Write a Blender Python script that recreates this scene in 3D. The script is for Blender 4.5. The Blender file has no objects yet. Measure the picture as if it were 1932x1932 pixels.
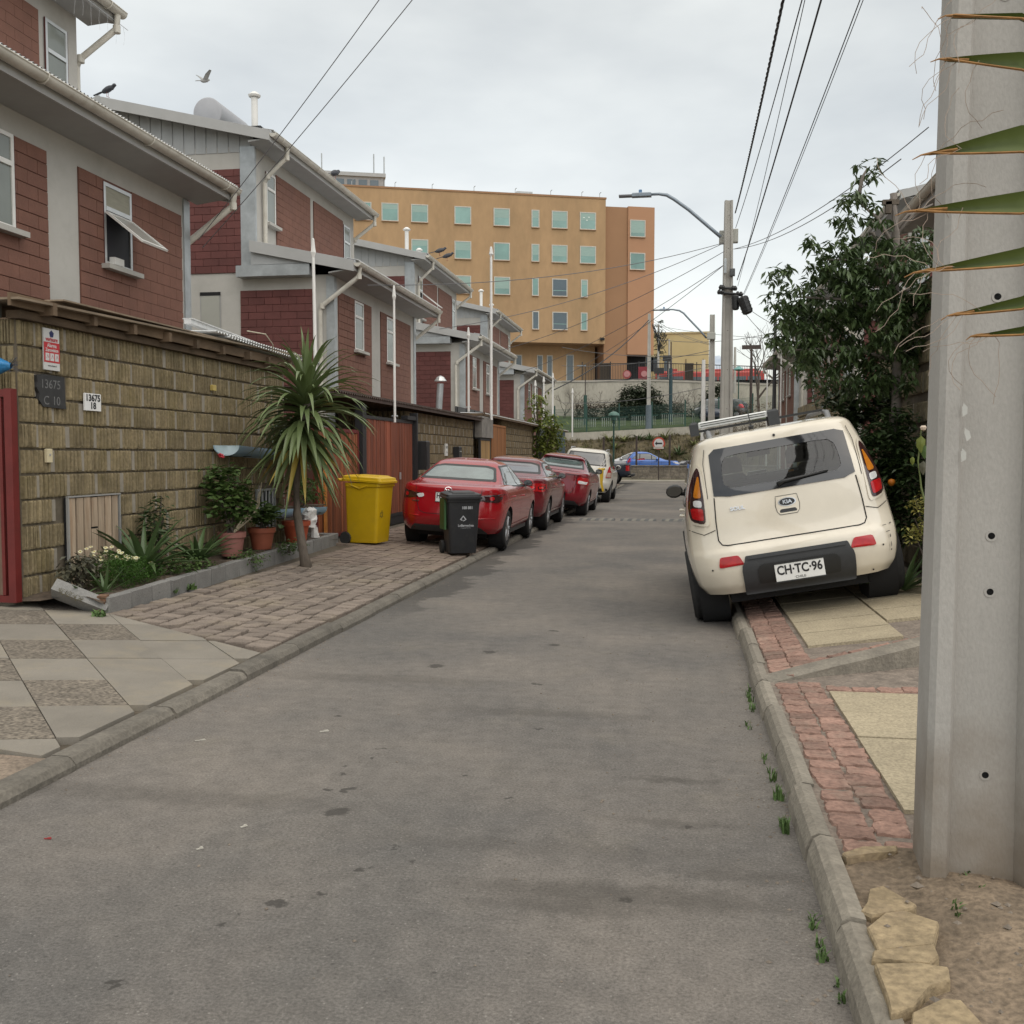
import bpy, bmesh, math, random
import numpy as np
from mathutils import Vector, Matrix
R = math.radians
sin, cos, pi = math.sin, math.cos, math.pi
random.seed(7)
scene = bpy.context.scene
COL = scene.collection

# ------------------------------------------------------------------ camera
EYE = 1.55
YAW, PITCH = R(9.53), math.atan(106 / 1900)
cam_data = bpy.data.cameras.new('camera')
cam = bpy.data.objects.new('camera', cam_data)
COL.objects.link(cam)
cam.location = (0, 0, EYE)
cam.rotation_euler = (pi / 2 - PITCH, 0, YAW)
cam_data.sensor_width = 36
cam_data.lens = 36 * 1900 / 1932
cam_data.clip_start = 0.05
cam_data.clip_end = 6000
scene.camera = cam

# ------------------------------------------------------------------ sky and light (overcast)
SUN_EL, SUN_AZ = R(52), R(140)          # soft light from the right and a little behind
world = bpy.data.worlds.new('World')
scene.world = world
world.use_nodes = True
wn = world.node_tree
wn.nodes.clear()
def wnode(t, **k):
    n = wn.nodes.new(t)
    for a, b in k.items():
        setattr(n, a, b)
    return n
wout = wnode('ShaderNodeOutputWorld')
bg_sky = wnode('ShaderNodeBackground')
bg_cloud = wnode('ShaderNodeBackground')
addsh = wnode('ShaderNodeAddShader')
sky = wnode('ShaderNodeTexSky', sky_type='NISHITA', sun_disc=False, sun_elevation=SUN_EL, sun_rotation=SUN_AZ)
bg_sky.inputs['Strength'].default_value = 0.05
wn.links.new(sky.outputs[0], bg_sky.inputs['Color'])
tc = wnode('ShaderNodeTexCoord')
sep = wnode('ShaderNodeSeparateXYZ')
wn.links.new(tc.outputs['Generated'], sep.inputs[0])
# overcast cloud layer: brighter towards the zenith, a little warmer and paler near the horizon
ramp = wnode('ShaderNodeValToRGB')
cr = ramp.color_ramp
cr.elements[0].position = 0.0; cr.elements[0].color = (0.62, 0.58, 0.50, 1)
cr.elements[1].position = 1.0; cr.elements[1].color = (1.10, 1.03, 0.88, 1)
e = cr.elements.new(0.10); e.color = (0.60, 0.57, 0.50, 1)
e = cr.elements.new(0.30); e.color = (0.535, 0.525, 0.465, 1)
e = cr.elements.new(0.50); e.color = (0.55, 0.54, 0.475, 1)
wn.links.new(sep.outputs['Z'], ramp.inputs[0])
mp = wnode('ShaderNodeMapping')
mp.inputs['Scale'].default_value = (1.0, 1.0, 2.6)
wn.links.new(tc.outputs['Generated'], mp.inputs['Vector'])
cl = wnode('ShaderNodeTexNoise')
cl.inputs['Scale'].default_value = 3.6; cl.inputs['Detail'].default_value = 5; cl.inputs['Roughness'].default_value = 0.5
wn.links.new(mp.outputs[0], cl.inputs['Vector'])
mr = wnode('ShaderNodeMapRange')
mr.inputs['From Min'].default_value = 0.3; mr.inputs['From Max'].default_value = 0.7
mr.inputs['To Min'].default_value = 0.80; mr.inputs['To Max'].default_value = 1.17
wn.links.new(cl.outputs['Fac'], mr.inputs['Value'])
mulc = wnode('ShaderNodeMix', data_type='RGBA', blend_type='MULTIPLY')
mulc.inputs['Factor'].default_value = 1
wn.links.new(ramp.outputs['Color'], mulc.inputs['A'])
wn.links.new(mr.outputs[0], mulc.inputs['B'])
wn.links.new(mulc.outputs['Result'], bg_cloud.inputs['Color'])
bg_cloud.inputs['Strength'].default_value = 1.0
wn.links.new(bg_sky.outputs[0], addsh.inputs[0])
wn.links.new(bg_cloud.outputs[0], addsh.inputs[1])
wn.links.new(addsh.outputs[0], wout.inputs['Surface'])

sun_data = bpy.data.lights.new('sun', 'SUN')
sun_data.energy = 1.15
sun_data.angle = R(80)
sun_data.color = (1, 0.95, 0.88)
sun = bpy.data.objects.new('sun', sun_data)
COL.objects.link(sun)
sd = Vector((sin(SUN_AZ) * cos(SUN_EL), cos(SUN_AZ) * cos(SUN_EL), sin(SUN_EL)))
sun.rotation_euler = sd.to_track_quat('Z', 'Y').to_euler()
scene.view_settings.view_transform = 'Standard'
scene.view_settings.look = 'None'
scene.view_settings.exposure = 0.28
scene.view_settings.gamma = 1
scene.view_settings.use_curve_mapping = False
scene.cycles.max_bounces = 6
scene.cycles.transparent_max_bounces = 12
scene.cycles.use_denoising = True

# ------------------------------------------------------------------ materials
MATS = {}
def mat(name, col, rough=.8, var=.12, scale=6, col2=None, bump=0, bscale=60, metal=0, spec=.5, rnd=0, coat=0,
        stretch=(1, 1, 1), fine=0, alpha=1, trans=0, ior=1.5, dirt=None, pos=True):
    """principled material: colour broken up by noise, per-object random tone, fine bump"""
    if name in MATS:
        return MATS[name]
    m = bpy.data.materials.new(name)
    m.use_nodes = True
    nt = m.node_tree
    N, L = nt.nodes, nt.links
    b = N['Principled BSDF']
    b.inputs['Roughness'].default_value = rough
    b.inputs['Metallic'].default_value = metal
    b.inputs['Specular IOR Level'].default_value = spec
    b.inputs['IOR'].default_value = ior
    if coat:
        b.inputs['Coat Weight'].default_value = coat
        b.inputs['Coat Roughness'].default_value = .04
    if trans:
        b.inputs['Transmission Weight'].default_value = trans
    if alpha < 1:
        b.inputs['Alpha'].default_value = alpha
    g = N.new('ShaderNodeNewGeometry') if pos else None
    if g is None:
        g = N.new('ShaderNodeTexCoord'); src = g.outputs['Object']
    else:
        src = g.outputs['Position']
    mpn = N.new('ShaderNodeMapping')
    mpn.inputs['Scale'].default_value = stretch
    L.new(src, mpn.inputs[0])
    n1 = N.new('ShaderNodeTexNoise')
    n1.inputs['Scale'].default_value = scale
    n1.inputs['Detail'].default_value = 6
    n1.inputs['Roughness'].default_value = .62
    L.new(mpn.outputs[0], n1.inputs['Vector'])
    rp = N.new('ShaderNodeValToRGB')
    c2 = col2 or tuple(c * (1 + var) for c in col)
    c1 = tuple(c * (1 - var) for c in col) if not col2 else col
    rp.color_ramp.elements[0].position = .32; rp.color_ramp.elements[0].color = (*c1, 1)
    rp.color_ramp.elements[1].position = .68; rp.color_ramp.elements[1].color = (*c2, 1)
    L.new(n1.outputs['Fac'], rp.inputs[0])
    out = rp.outputs['Color']
    def mul(a, val_socket):
        x = N.new('ShaderNodeMix'); x.data_type = 'RGBA'; x.blend_type = 'MULTIPLY'
        x.inputs['Factor'].default_value = 1
        L.new(a, x.inputs['A']); L.new(val_socket, x.inputs['B'])
        return x.outputs['Result']
    if fine:
        nf = N.new('ShaderNodeTexNoise'); nf.inputs['Scale'].default_value = bscale; nf.inputs['Detail'].default_value = 3
        L.new(mpn.outputs[0], nf.inputs['Vector'])
        r2 = N.new('ShaderNodeMapRange')
        r2.inputs['From Min'].default_value = .3; r2.inputs['From Max'].default_value = .7
        r2.inputs['To Min'].default_value = 1 - fine; r2.inputs['To Max'].default_value = 1 + fine
        L.new(nf.outputs['Fac'], r2.inputs['Value'])
        out = mul(out, r2.outputs[0])
    if dirt:                      # (colour, amount, scale): patchy stains
        nd = N.new('ShaderNodeTexNoise'); nd.inputs['Scale'].default_value = dirt[2]; nd.inputs['Detail'].default_value = 8
        nd.inputs['Roughness'].default_value = .7
        L.new(mpn.outputs[0], nd.inputs['Vector'])
        r3 = N.new('ShaderNodeMapRange')
        r3.inputs['From Min'].default_value = .5; r3.inputs['From Max'].default_value = .72
        r3.inputs['To Min'].default_value = 0; r3.inputs['To Max'].default_value = dirt[1]
        L.new(nd.outputs['Fac'], r3.inputs['Value'])
        x = N.new('ShaderNodeMix'); x.data_type = 'RGBA'
        L.new(r3.outputs[0], x.inputs['Factor']); L.new(out, x.inputs['A'])
        x.inputs['B'].default_value = (*dirt[0], 1)
        out = x.outputs['Result']
    if rnd:
        oi = N.new('ShaderNodeObjectInfo')
        r4 = N.new('ShaderNodeMapRange')
        r4.inputs['To Min'].default_value = 1 - rnd; r4.inputs['To Max'].default_value = 1 + rnd
        L.new(oi.outputs['Random'], r4.inputs['Value'])
        out = mul(out, r4.outputs[0])
    L.new(out, b.inputs['Base Color'])
    if bump:
        nb = N.new('ShaderNodeTexNoise'); nb.inputs['Scale'].default_value = bscale; nb.inputs['Detail'].default_value = 4
        L.new(mpn.outputs[0], nb.inputs['Vector'])
        bp = N.new('ShaderNodeBump'); bp.inputs['Strength'].default_value = bump; bp.inputs['Distance'].default_value = .01
        L.new(nb.outputs['Fac'], bp.inputs['Height'])
        L.new(bp.outputs[0], b.inputs['Normal'])
    MATS[name] = m
    return m

# ------------------------------------------------------------------ mesh builder
def rounded(poly, r, n=4):
    """polygon with its corners rounded by about r"""
    out = []; N_ = len(poly)
    for i in range(N_):
        a, b, c = (Vector(q) for q in (poly[i - 1], poly[i], poly[(i + 1) % N_]))
        u, v = a - b, c - b
        k = min(r, .45 * u.length, .45 * v.length)
        p, q = b + u.normalized() * k, b + v.normalized() * k
        for j in range(n + 1):
            t = j / n; w = p.lerp(b, t).lerp(b.lerp(q, t), t); out.append((w.x, w.y))
    return out
class MB:
    def __init__(s):
        s.v = []; s.f = []; s.mi = []; s.m = 0
    def add(s, vs, fs):
        o = len(s.v)
        s.v.extend(vs)
        s.f.extend(tuple(i + o for i in f) for f in fs)
        s.mi.extend([s.m] * len(fs))
        return s
    def box(s, x0, x1, y0, y1, z0, z1):
        vs = [(x, y, z) for x in (x0, x1) for y in (y0, y1) for z in (z0, z1)]
        return s.add(vs, [(0, 1, 3, 2), (4, 6, 7, 5), (0, 4, 5, 1), (2, 3, 7, 6), (0, 2, 6, 4), (1, 5, 7, 3)])
    def cbox(s, c, d, M=None):
        vs = [Vector((x * d[0] / 2, y * d[1] / 2, z * d[2] / 2)) for x in (-1, 1) for y in (-1, 1) for z in (-1, 1)]
        vs = [((M @ v) if M else v) + Vector(c) for v in vs]
        return s.add([tuple(v) for v in vs], [(0, 1, 3, 2), (4, 6, 7, 5), (0, 4, 5, 1), (2, 3, 7, 6), (0, 2, 6, 4), (1, 5, 7, 3)])
    def bev(s, x0, x1, y0, y1, z0, z1, b=.01):
        """box with the top edges chamfered"""
        vs = [(x0, y0, z0), (x1, y0, z0), (x1, y1, z0), (x0, y1, z0),
              (x0, y0, z1 - b), (x1, y0, z1 - b), (x1, y1, z1 - b), (x0, y1, z1 - b),
              (x0 + b, y0 + b, z1), (x1 - b, y0 + b, z1), (x1 - b, y1 - b, z1), (x0 + b, y1 - b, z1)]
        fs = [(3, 2, 1, 0), (8, 9, 10, 11)]
        for i in range(4):
            j = (i + 1) % 4
            fs += [(i, j, j + 4, i + 4), (i + 4, j + 4, j + 8, i + 8)]
        return s.add(vs, fs)
    def tube(s, pts, r, n=8, cap=True):
        pts = [Vector(p) for p in pts]
        rs = r if isinstance(r, (list, tuple)) else [r] * len(pts)
        vs = []; fs = []
        up = Vector((0, 0, 1))
        for i, p in enumerate(pts):
            t = (pts[min(i + 1, len(pts) - 1)] - pts[max(i - 1, 0)])
            t = t.normalized() if t.length > 1e-9 else Vector((0, 0, 1))
            a = t.cross(up)
            if a.length < .05: a = t.cross(Vector((0, 1, 0)))
            a.normalize(); b = t.cross(a)
            for k in range(n):
                q = 2 * pi * k / n
                vs.append(tuple(p + (a * cos(q) + b * sin(q)) * rs[i]))
        for i in range(len(pts) - 1):
            for k in range(n):
                k2 = (k + 1) % n
                fs.append((i * n + k, i * n + k2, (i + 1) * n + k2, (i + 1) * n + k))
        if cap:
            fs.append(tuple(range(n - 1, -1, -1)))
            fs.append(tuple(range((len(pts) - 1) * n, len(pts) * n)))
        return s.add(vs, fs)
    def lathe(s, prof, n=20, M=None, cap=True):
        """profile of (r, z) turned round z"""
        vs = []; fs = []
        for r, z in prof:
            for k in range(n):
                q = 2 * pi * k / n
                p = Vector((r * cos(q), r * sin(q), z))
                vs.append(tuple(M @ p if M else p))
        for i in range(len(prof) - 1):
            for k in range(n):
                k2 = (k + 1) % n
                fs.append((i * n + k, i * n + k2, (i + 1) * n + k2, (i + 1) * n + k))
        if cap:
            fs.append(tuple(range(n - 1, -1, -1)))
            fs.append(tuple(range((len(prof) - 1) * n, len(prof) * n)))
        return s.add(vs, fs)
    def prism(s, poly, axis, a, b):
        """polygon in the plane across axis, pushed from a to b; x:(y,z) y:(x,z) z:(x,y)"""
        def put(p, t):
            return {'x': (t, p[0], p[1]), 'y': (p[0], t, p[1]), 'z': (p[0], p[1], t)}[axis]
        n = len(poly)
        vs = [put(p, a) for p in poly] + [put(p, b) for p in poly]
        fs = [tuple(range(n - 1, -1, -1)), tuple(range(n, 2 * n))]
        fs += [(i, (i + 1) % n, (i + 1) % n + n, i + n) for i in range(n)]
        return s.add(vs, fs)
    def quad(s, *p):
        return s.add([tuple(q) for q in p], [tuple(range(len(p)))])
    def grid(s, rows):
        n = len(rows[0])
        vs = [tuple(p) for r in rows for p in r]
        return s.add(vs, [(i * n + j, i * n + j + 1, (i + 1) * n + j + 1, (i + 1) * n + j) for i in range(len(rows) - 1) for j in range(n - 1)])
    def mesh(s, name, mats, smooth=False, auto=None, fix=True):
        me = bpy.data.meshes.new(name)
        me.from_pydata([tuple(v) for v in s.v], [], s.f)
        for m in (mats if isinstance(mats, (list, tuple)) else [mats]):
            me.materials.append(m)
        if isinstance(mats, (list, tuple)) and len(mats) > 1:
            me.polygons.foreach_set('material_index', s.mi)
        if fix:
            bm = bmesh.new(); bm.from_mesh(me)
            bmesh.ops.recalc_face_normals(bm, faces=bm.faces)
            bm.to_mesh(me); bm.free()
        if smooth:
            me.polygons.foreach_set('use_smooth', [True] * len(me.polygons))
            if auto:
                me.set_sharp_from_angle(angle=R(auto))
        return me
    def build(s, name, mats, parent=None, loc=None, rot=None, **k):
        return link(name, s.mesh(name, mats, **k), parent, loc, rot)

def link(name, me, parent=None, loc=None, rot=None):
    o = bpy.data.objects.new(name, me)
    COL.objects.link(o)
    if parent: o.parent = parent
    if loc is not None: o.location = loc
    if rot is not None: o.rotation_euler = rot
    return o
def tag(o, label=None, cat=None, group=None, kind=None):
    if label: o['label'] = label
    if cat: o['category'] = cat
    if group: o['group'] = group
    if kind: o['kind'] = kind
    return o
def thing(name, loc, label, cat, group=None, rot=(0, 0, 0)):
    o = bpy.data.objects.new(name, None)
    COL.objects.link(o)
    o.location = loc; o.rotation_euler = rot
    o.empty_display_size = .1
    return tag(o, label, cat, group)
def copy_tree(o, parent=None):
    c = o.copy(); COL.objects.link(c)
    if parent: c.parent = parent
    for ch in list(o.children):
        copy_tree(ch, c)
    return c
def ray(px, py):
    """direction through a point of the 1932-unit photograph, for measuring places"""
    f = Vector((-sin(YAW) * cos(PITCH), cos(YAW) * cos(PITCH), -sin(PITCH)))
    r = Vector((cos(YAW), sin(YAW), 0)); u = r.cross(f)
    return f + r * ((px - 966) / 1900) - u * ((py - 966) / 1900)
def at_y(px, py, y):
    d = ray(px, py); return Vector((0, 0, EYE)) + d * (y / d.y)
def at_x(px, py, x):
    d = ray(px, py); return Vector((0, 0, EYE)) + d * (x / d.x)
def at_z(px, py, z):
    d = ray(px, py); return Vector((0, 0, EYE)) + d * ((z - EYE) / d.z)
def text_mesh(name, s, size, material, parent, M, ex=.002, sx=1.0, bold=0.0, align='CENTER', fit=None):
    """lettering: a font curve turned into a mesh (x right, y up in its own plane), placed by matrix M"""
    cu = bpy.data.curves.new(name, 'FONT')
    cu.body = s; cu.size = size; cu.extrude = ex; cu.offset = bold
    cu.align_x = align; cu.align_y = 'CENTER'; cu.resolution_u = 3
    o = bpy.data.objects.new(name, cu)
    COL.objects.link(o)
    dg = bpy.context.evaluated_depsgraph_get()
    me = bpy.data.meshes.new_from_object(o.evaluated_get(dg))
    bpy.data.objects.remove(o); bpy.data.curves.remove(cu)
    me.name = name
    if fit:
        xs_ = [v.co.x for v in me.vertices]; sx = fit / (max(xs_) - min(xs_))
    me.transform(M @ Matrix.Diagonal((sx, 1, 1, 1)))
    me.materials.clear(); me.materials.append(material)
    return link(name, me, parent)
def frame_matrix(origin, right, up):
    r = Vector(right).normalized(); u = Vector(up).normalized(); n = r.cross(u)
    m = Matrix((r, u, n)).transposed().to_4x4(); m.translation = Vector(origin)
    return m

# shared materials
M_conc = mat('pale_concrete', (.47, .455, .42), .9, .07, 1.2, bump=.15, bscale=90, dirt=((.28, .27, .24), .35, 1.1))
M_brick = mat('red_painted_block', (.186, .086, .060), .8, .10, 3, bump=.35, bscale=55, rnd=.06, fine=.08, dirt=((.14, .07, .06), .35, .9))
M_joint = mat('painted_joint', (.148, .064, .048), .9, .1, 5)
M_galv = mat('galvanized_sheet', (.40, .425, .435), .42, .18, 3, metal=.35, spec=.5)
M_white = mat('white_paint', (.74, .73, .70), .5, .05, 3)
M_cream = mat('cream_plastic_pipe', (.56, .535, .47), .45, .1, 4, dirt=((.33, .28, .2), .5, 3))
M_fascia = mat('grey_fascia_board', (.40, .40, .39), .6, .06, 2)
M_soffit = mat('grey_soffit', (.34, .34, .33), .8, .06, 3)
M_siding = mat('grey_siding', (.36, .37, .37), .6, .08, 3)
M_roof = mat('zinc_roof', (.50, .51, .52), .45, .1, 2, metal=.4)
M_glass = mat('window_glass', (.05, .065, .065), .05, .1, 1, spec=.8)
M_frost = mat('curtained_glass', (.20, .22, .20), .12, .12, 1, spec=.6)
M_alu = mat('aluminium', (.60, .61, .61), .35, .05, 5, metal=.6)
M_black = mat('black_plastic', (.018, .019, .02), .45, .1, 10)
M_rubber = mat('tyre_rubber', (.022, .022, .022), .85, .2, 20)
M_dark = mat('dark_void', (.012, .012, .013), .9, .1, 5)
M_soil = mat('dark_soil', (.085, .062, .043), .95, .4, 12, bump=.8, bscale=40, fine=.3)
M_split = mat('split_face_block', (.225, .18, .105), .95, .2, 5, bump=.8, bscale=30, rnd=.12, fine=.2, dirt=((.15, .12, .045), .55, 2.0))
M_mortar = mat('grey_mortar', (.29, .26, .215), .95, .12, 9, bump=.5, bscale=60)
M_mortar_dark = mat('dark_bed_joint', (.135, .112, .08), .95, .2, 9)
# ------------------------------------------------------------------ ground, road, kerbs, pavements
def spots_material():
    m = bpy.data.materials.new('asphalt'); m.use_nodes = True
    nt = m.node_tree; N, L = nt.nodes, nt.links
    b = N['Principled BSDF']; b.inputs['Roughness'].default_value = .88; b.inputs['Specular IOR Level'].default_value = .35
    g = N.new('ShaderNodeNewGeometry')
    def noise(scale, detail, rough, stretch=(1, 1, 1)):
        mp = N.new('ShaderNodeMapping'); mp.inputs['Scale'].default_value = stretch
        L.new(g.outputs['Position'], mp.inputs[0])
        n = N.new('ShaderNodeTexNoise'); n.inputs['Scale'].default_value = scale; n.inputs['Detail'].default_value = detail
        n.inputs['Roughness'].default_value = rough
        L.new(mp.outputs[0], n.inputs['Vector']); return n
    def rmap(v, a, c, d, e):
        r = N.new('ShaderNodeMapRange'); r.inputs['From Min'].default_value = a; r.inputs['From Max'].default_value = c
        r.inputs['To Min'].default_value = d; r.inputs['To Max'].default_value = e
        L.new(v, r.inputs['Value']); return r.outputs[0]
    def mix(f, a, c, blend='MIX'):
        x = N.new('ShaderNodeMix'); x.data_type = 'RGBA'; x.blend_type = blend
        if isinstance(f, float): x.inputs['Factor'].default_value = f
        else: L.new(f, x.inputs['Factor'])
        for s, v in (('A', a), ('B', c)):
            if isinstance(v, tuple): x.inputs[s].default_value = (*v, 1)
            else: L.new(v, x.inputs[s])
        return x.outputs['Result']
    big = noise(.55, 5, .6)
    col = mix(rmap(big.outputs['Fac'], .35, .65, 0, 1), (.122, .114, .106), (.192, .171, .149))
    band = noise(.9, 4, .55, (1, .22, 1))
    col = mix(rmap(band.outputs['Fac'], .48, .66, 0, .32), col, (.098, .097, .092))
    pale = noise(1.7, 6, .6)
    col = mix(rmap(pale.outputs['Fac'], .58, .74, 0, .45), col, (.185, .165, .135))
    grit = noise(85, 3, .6)
    col = mix(1.0, col, rmap(grit.outputs['Fac'], .3, .7, .70, 1.30), 'MULTIPLY')
    grit2 = noise(260, 2, .5)
    col = mix(1.0, col, rmap(grit2.outputs['Fac'], .3, .7, .78, 1.22), 'MULTIPLY')
    mid = noise(9, 6, .75)
    col = mix(1.0, col, rmap(mid.outputs['Fac'], .3, .7, .80, 1.2), 'MULTIPLY')
    pit = N.new('ShaderNodeTexVoronoi'); pit.inputs['Scale'].default_value = 11
    L.new(g.outputs['Position'], pit.inputs['Vector'])
    col = mix(rmap(pit.outputs['Distance'], .05, .10, .5, 0), col, (.045, .042, .038))
    speck = N.new('ShaderNodeTexVoronoi'); speck.inputs['Scale'].default_value = 30
    L.new(g.outputs['Position'], speck.inputs['Vector'])
    col = mix(rmap(speck.outputs['Distance'], .07, .13, .45, 0), col, (.36, .34, .31))
    # oil drips and gum spots: (x, y, radius)
    warp = noise(14, 3, .6)
    sub = N.new('ShaderNodeVectorMath'); sub.operation = 'SUBTRACT'; sub.inputs[1].default_value = (.5, .5, .5)
    L.new(warp.outputs['Color'], sub.inputs[0])
    sc_ = N.new('ShaderNodeVectorMath'); sc_.operation = 'SCALE'; sc_.inputs['Scale'].default_value = .16
    L.new(sub.outputs[0], sc_.inputs[0])
    ad = N.new('ShaderNodeVectorMath'); L.new(g.outputs['Position'], ad.inputs[0]); L.new(sc_.outputs[0], ad.inputs[1])
    px = [(633, 1533, .055), (215, 1855, .025), (417, 1747, .022), (527, 1706, .03), (592, 1688, .022), (445, 1722, .014), (690, 1640, .02),
          (777, 1624, .02), (655, 1445, .024), (720, 1412, .018), (640, 1462, .018), (700, 1430, .015), (925, 1230, .055), (1045, 1190, .05),
          (1045, 1217, .05), (820, 1257, .06), (1010, 1292, .035), (620, 1490, .02), (660, 1490, .026), (745, 1600, .014), (880, 1465, .02),
          (1015, 1375, .024), (960, 1505, .018), (640, 1352, .02), (1180, 1700, .02), (1300, 1560, .018)]
    last = None
    for (u, v, r) in px:
        p = at_z(u, v, 0)
        d = N.new('ShaderNodeVectorMath'); d.operation = 'DISTANCE'; d.inputs[1].default_value = (p.x, p.y, 0)
        L.new(ad.outputs[0], d.inputs[0])
        q = rmap(d.outputs['Value'], r * .75, r * 1.25, 1, 0)
        if last is None: last = q
        else:
            mx = N.new('ShaderNodeMath'); mx.operation = 'MAXIMUM'; L.new(last, mx.inputs[0]); L.new(q, mx.inputs[1]); last = mx.outputs[0]
    ml = N.new('ShaderNodeMath'); ml.operation = 'MULTIPLY'; ml.inputs[1].default_value = .72
    L.new(last, ml.inputs[0])
    col = mix(ml.outputs[0], col, (.036, .033, .029))
    # broad damp streaks
    for (u, v, rx, ry, k_) in ((1190, 1690, .62, .10, .5), (1060, 1712, .30, .07, .45), (1400, 1652, .26, .07, .4), (1270, 1472, .22, .05, .5), (1300, 1556, .30, .05, .35), (1010, 1345, .8, .10, .3), (300, 1500, 1.0, .12, .3), (700, 1280, .9, .14, .3), (1020, 1600, .9, .09, .22)):
        p = at_z(u, v, 0)
        d = N.new('ShaderNodeVectorMath'); d.operation = 'SUBTRACT'; d.inputs[1].default_value = (p.x, p.y, 0); L.new(ad.outputs[0], d.inputs[0])
        e_ = N.new('ShaderNodeVectorMath'); e_.operation = 'MULTIPLY'; e_.inputs[1].default_value = (1 / rx, 1 / ry, 0); L.new(d.outputs[0], e_.inputs[0])
        f_ = N.new('ShaderNodeVectorMath'); f_.operation = 'LENGTH'; L.new(e_.outputs[0], f_.inputs[0])
        col = mix(rmap(f_.outputs['Value'], .45, 1.25, k_, 0), col, (.055, .049, .042))
    # damp gutter along the left kerb
    sx = N.new('ShaderNodeSeparateXYZ'); L.new(ad.outputs[0], sx.inputs[0])
    wet = noise(1.1, 5, .65)
    am = N.new('ShaderNodeMath'); am.operation = 'MULTIPLY_ADD'; am.inputs[1].default_value = 1.5; am.inputs[2].default_value = -.75
    L.new(wet.outputs['Fac'], am.inputs[0])
    a2 = N.new('ShaderNodeMath'); L.new(sx.outputs['X'], a2.inputs[0]); L.new(am.outputs[0], a2.inputs[1])
    f1 = rmap(a2.outputs[0], -2.62, -2.55, 1, 0)
    f2 = rmap(sx.outputs['Y'], 9, 10.5, 0, 1)
    mm = N.new('ShaderNodeMath'); mm.operation = 'MULTIPLY'; L.new(f1, mm.inputs[0]); L.new(f2, mm.inputs[1])
    m2 = N.new('ShaderNodeMath'); m2.operation = 'MULTIPLY'; m2.inputs[1].default_value = .62; L.new(mm.outputs[0], m2.inputs[0])
    col = mix(m2.outputs[0], col, (.042, .039, .036))
    L.new(col, b.inputs['Base Color'])
    bp = N.new('ShaderNodeBump'); bp.inputs['Strength'].default_value = .55; bp.inputs['Distance'].default_value = .006
    L.new(grit.outputs['Fac'], bp.inputs['Height']); L.new(bp.outputs[0], b.inputs['Normal'])
    return m
M_asphalt = spots_material()
M_ground = mat('dry_ground', (.16, .13, .09), .95, .25, .8)
M_kerb = mat('kerb_concrete', (.24, .215, .175), .92, .16, 6, bump=.7, bscale=50, rnd=.12, fine=.15, dirt=((.13, .115, .095), .6, 4))
M_paver = mat('clay_paver', (.205, .167, .138), .92, .14, 5, bump=.5, bscale=60, rnd=.18, fine=.16, dirt=((.30, .25, .165), .45, 1.4))
M_paver_far = mat('clay_paver_far', (.20, .155, .125), .92, .3, 5, fine=.15, dirt=((.30, .25, .165), .45, 1.4))
M_sand = mat('sandy_bed', (.10, .082, .06), .97, .3, 14, bump=.6, bscale=60)
M_slab = mat('smooth_paving_slab', (.225, .203, .17), .85, .1, 3, bump=.2, bscale=120, rnd=.1, fine=.08, dirt=((.34, .285, .19), .5, 1.7))
M_pebble = mat('pebble_slab', (.17, .145, .115), .95, .2, 9, bump=1.0, bscale=42, rnd=.1, fine=.55, dirt=((.085, .075, .065), .6, 1.3))
M_tan = mat('tan_grit_slab', (.36, .305, .21), .93, .1, 4, bump=.6, bscale=70, rnd=.06, fine=.24)
M_cobble = mat('red_cobble', (.255, .155, .12), .92, .22, 7, bump=.9, bscale=40, rnd=.24, fine=.25, dirt=((.26, .21, .165), .6, 5))
M_dirt = mat('dusty_dirt', (.195, .148, .102), .97, .32, 5, bump=.9, bscale=48, fine=.34, dirt=((.11, .085, .06), .6, 4))
M_flag = mat('sandstone', (.30, .23, .138), .92, .2, 9, bump=.9, bscale=40, rnd=.1, fine=.25, dirt=((.24, .18, .12), .75, 6))

def sheet(name, polys, m):
    b = MB()
    for p in polys: b.add([tuple(q) for q in p], [tuple(range(len(p)))])
    o = b.build(name, m); o['kind'] = 'structure'; return o
sheet('ground', [[(-900, -60, -.09), (900, -60, -.09), (900, 2500, -.09), (-900, 2500, -.09)]], M_ground)
sheet('road', [[(-3.06, -8, 0), (.50, -8, 0), (.50, 53, 0), (-3.06, 53, 0)], [(-45, 53, 0), (45, 53, 0), (45, 59.4, 0), (-45, 59.4, 0)]], M_asphalt)

def zl(x): return .072 + .056 * (-3.05 - x)           # left pavement climbs to the walls
def zr(x): return .10 + .14 * (x - .6)                # raised right pavement
lp = sheet('left_pavement', [[(-3.05, -8, .035), (-3.05, 53, .035), (-9.5, 53, zl(-9.5) - .04), (-9.5, -8, zl(-9.5) - .04)]], M_sand)

# kerb stones, metre pieces with a worn chamfer
kb = MB().box(-3.05, -2.94, -8, 53, -.05, .03)
M_kerb_l = mat('left_kerb_concrete', (.15, .135, .112), .92, .2, 6, bump=.7, bscale=50, rnd=.14, fine=.18, dirt=((.075, .068, .058), .7, 4))
left_kerb = kb.build('left_kerb', M_mortar); left_kerb['kind'] = 'structure'
y = 1.6; i = 0
while y < 52.8:
    ln = random.uniform(.94, 1.06)
    s = MB(); dx = random.uniform(-.007, .007); dz = random.uniform(-.008, .008)
    s.prism([(-3.06 + dx, -.02), (-2.93 + dx, -.02), (-2.93 + dx, .035 + dz), (-2.955 + dx, .066 + dz), (-2.975 + dx, .075 + dz), (-3.06 + dx, .076 + dz)], 'y', y, y + ln - .012)
    s.build('kerb_stone', M_kerb_l, left_kerb)
    y += ln
kb = MB().box(.51, .58, -8, 53, -.05, .05)
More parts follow.
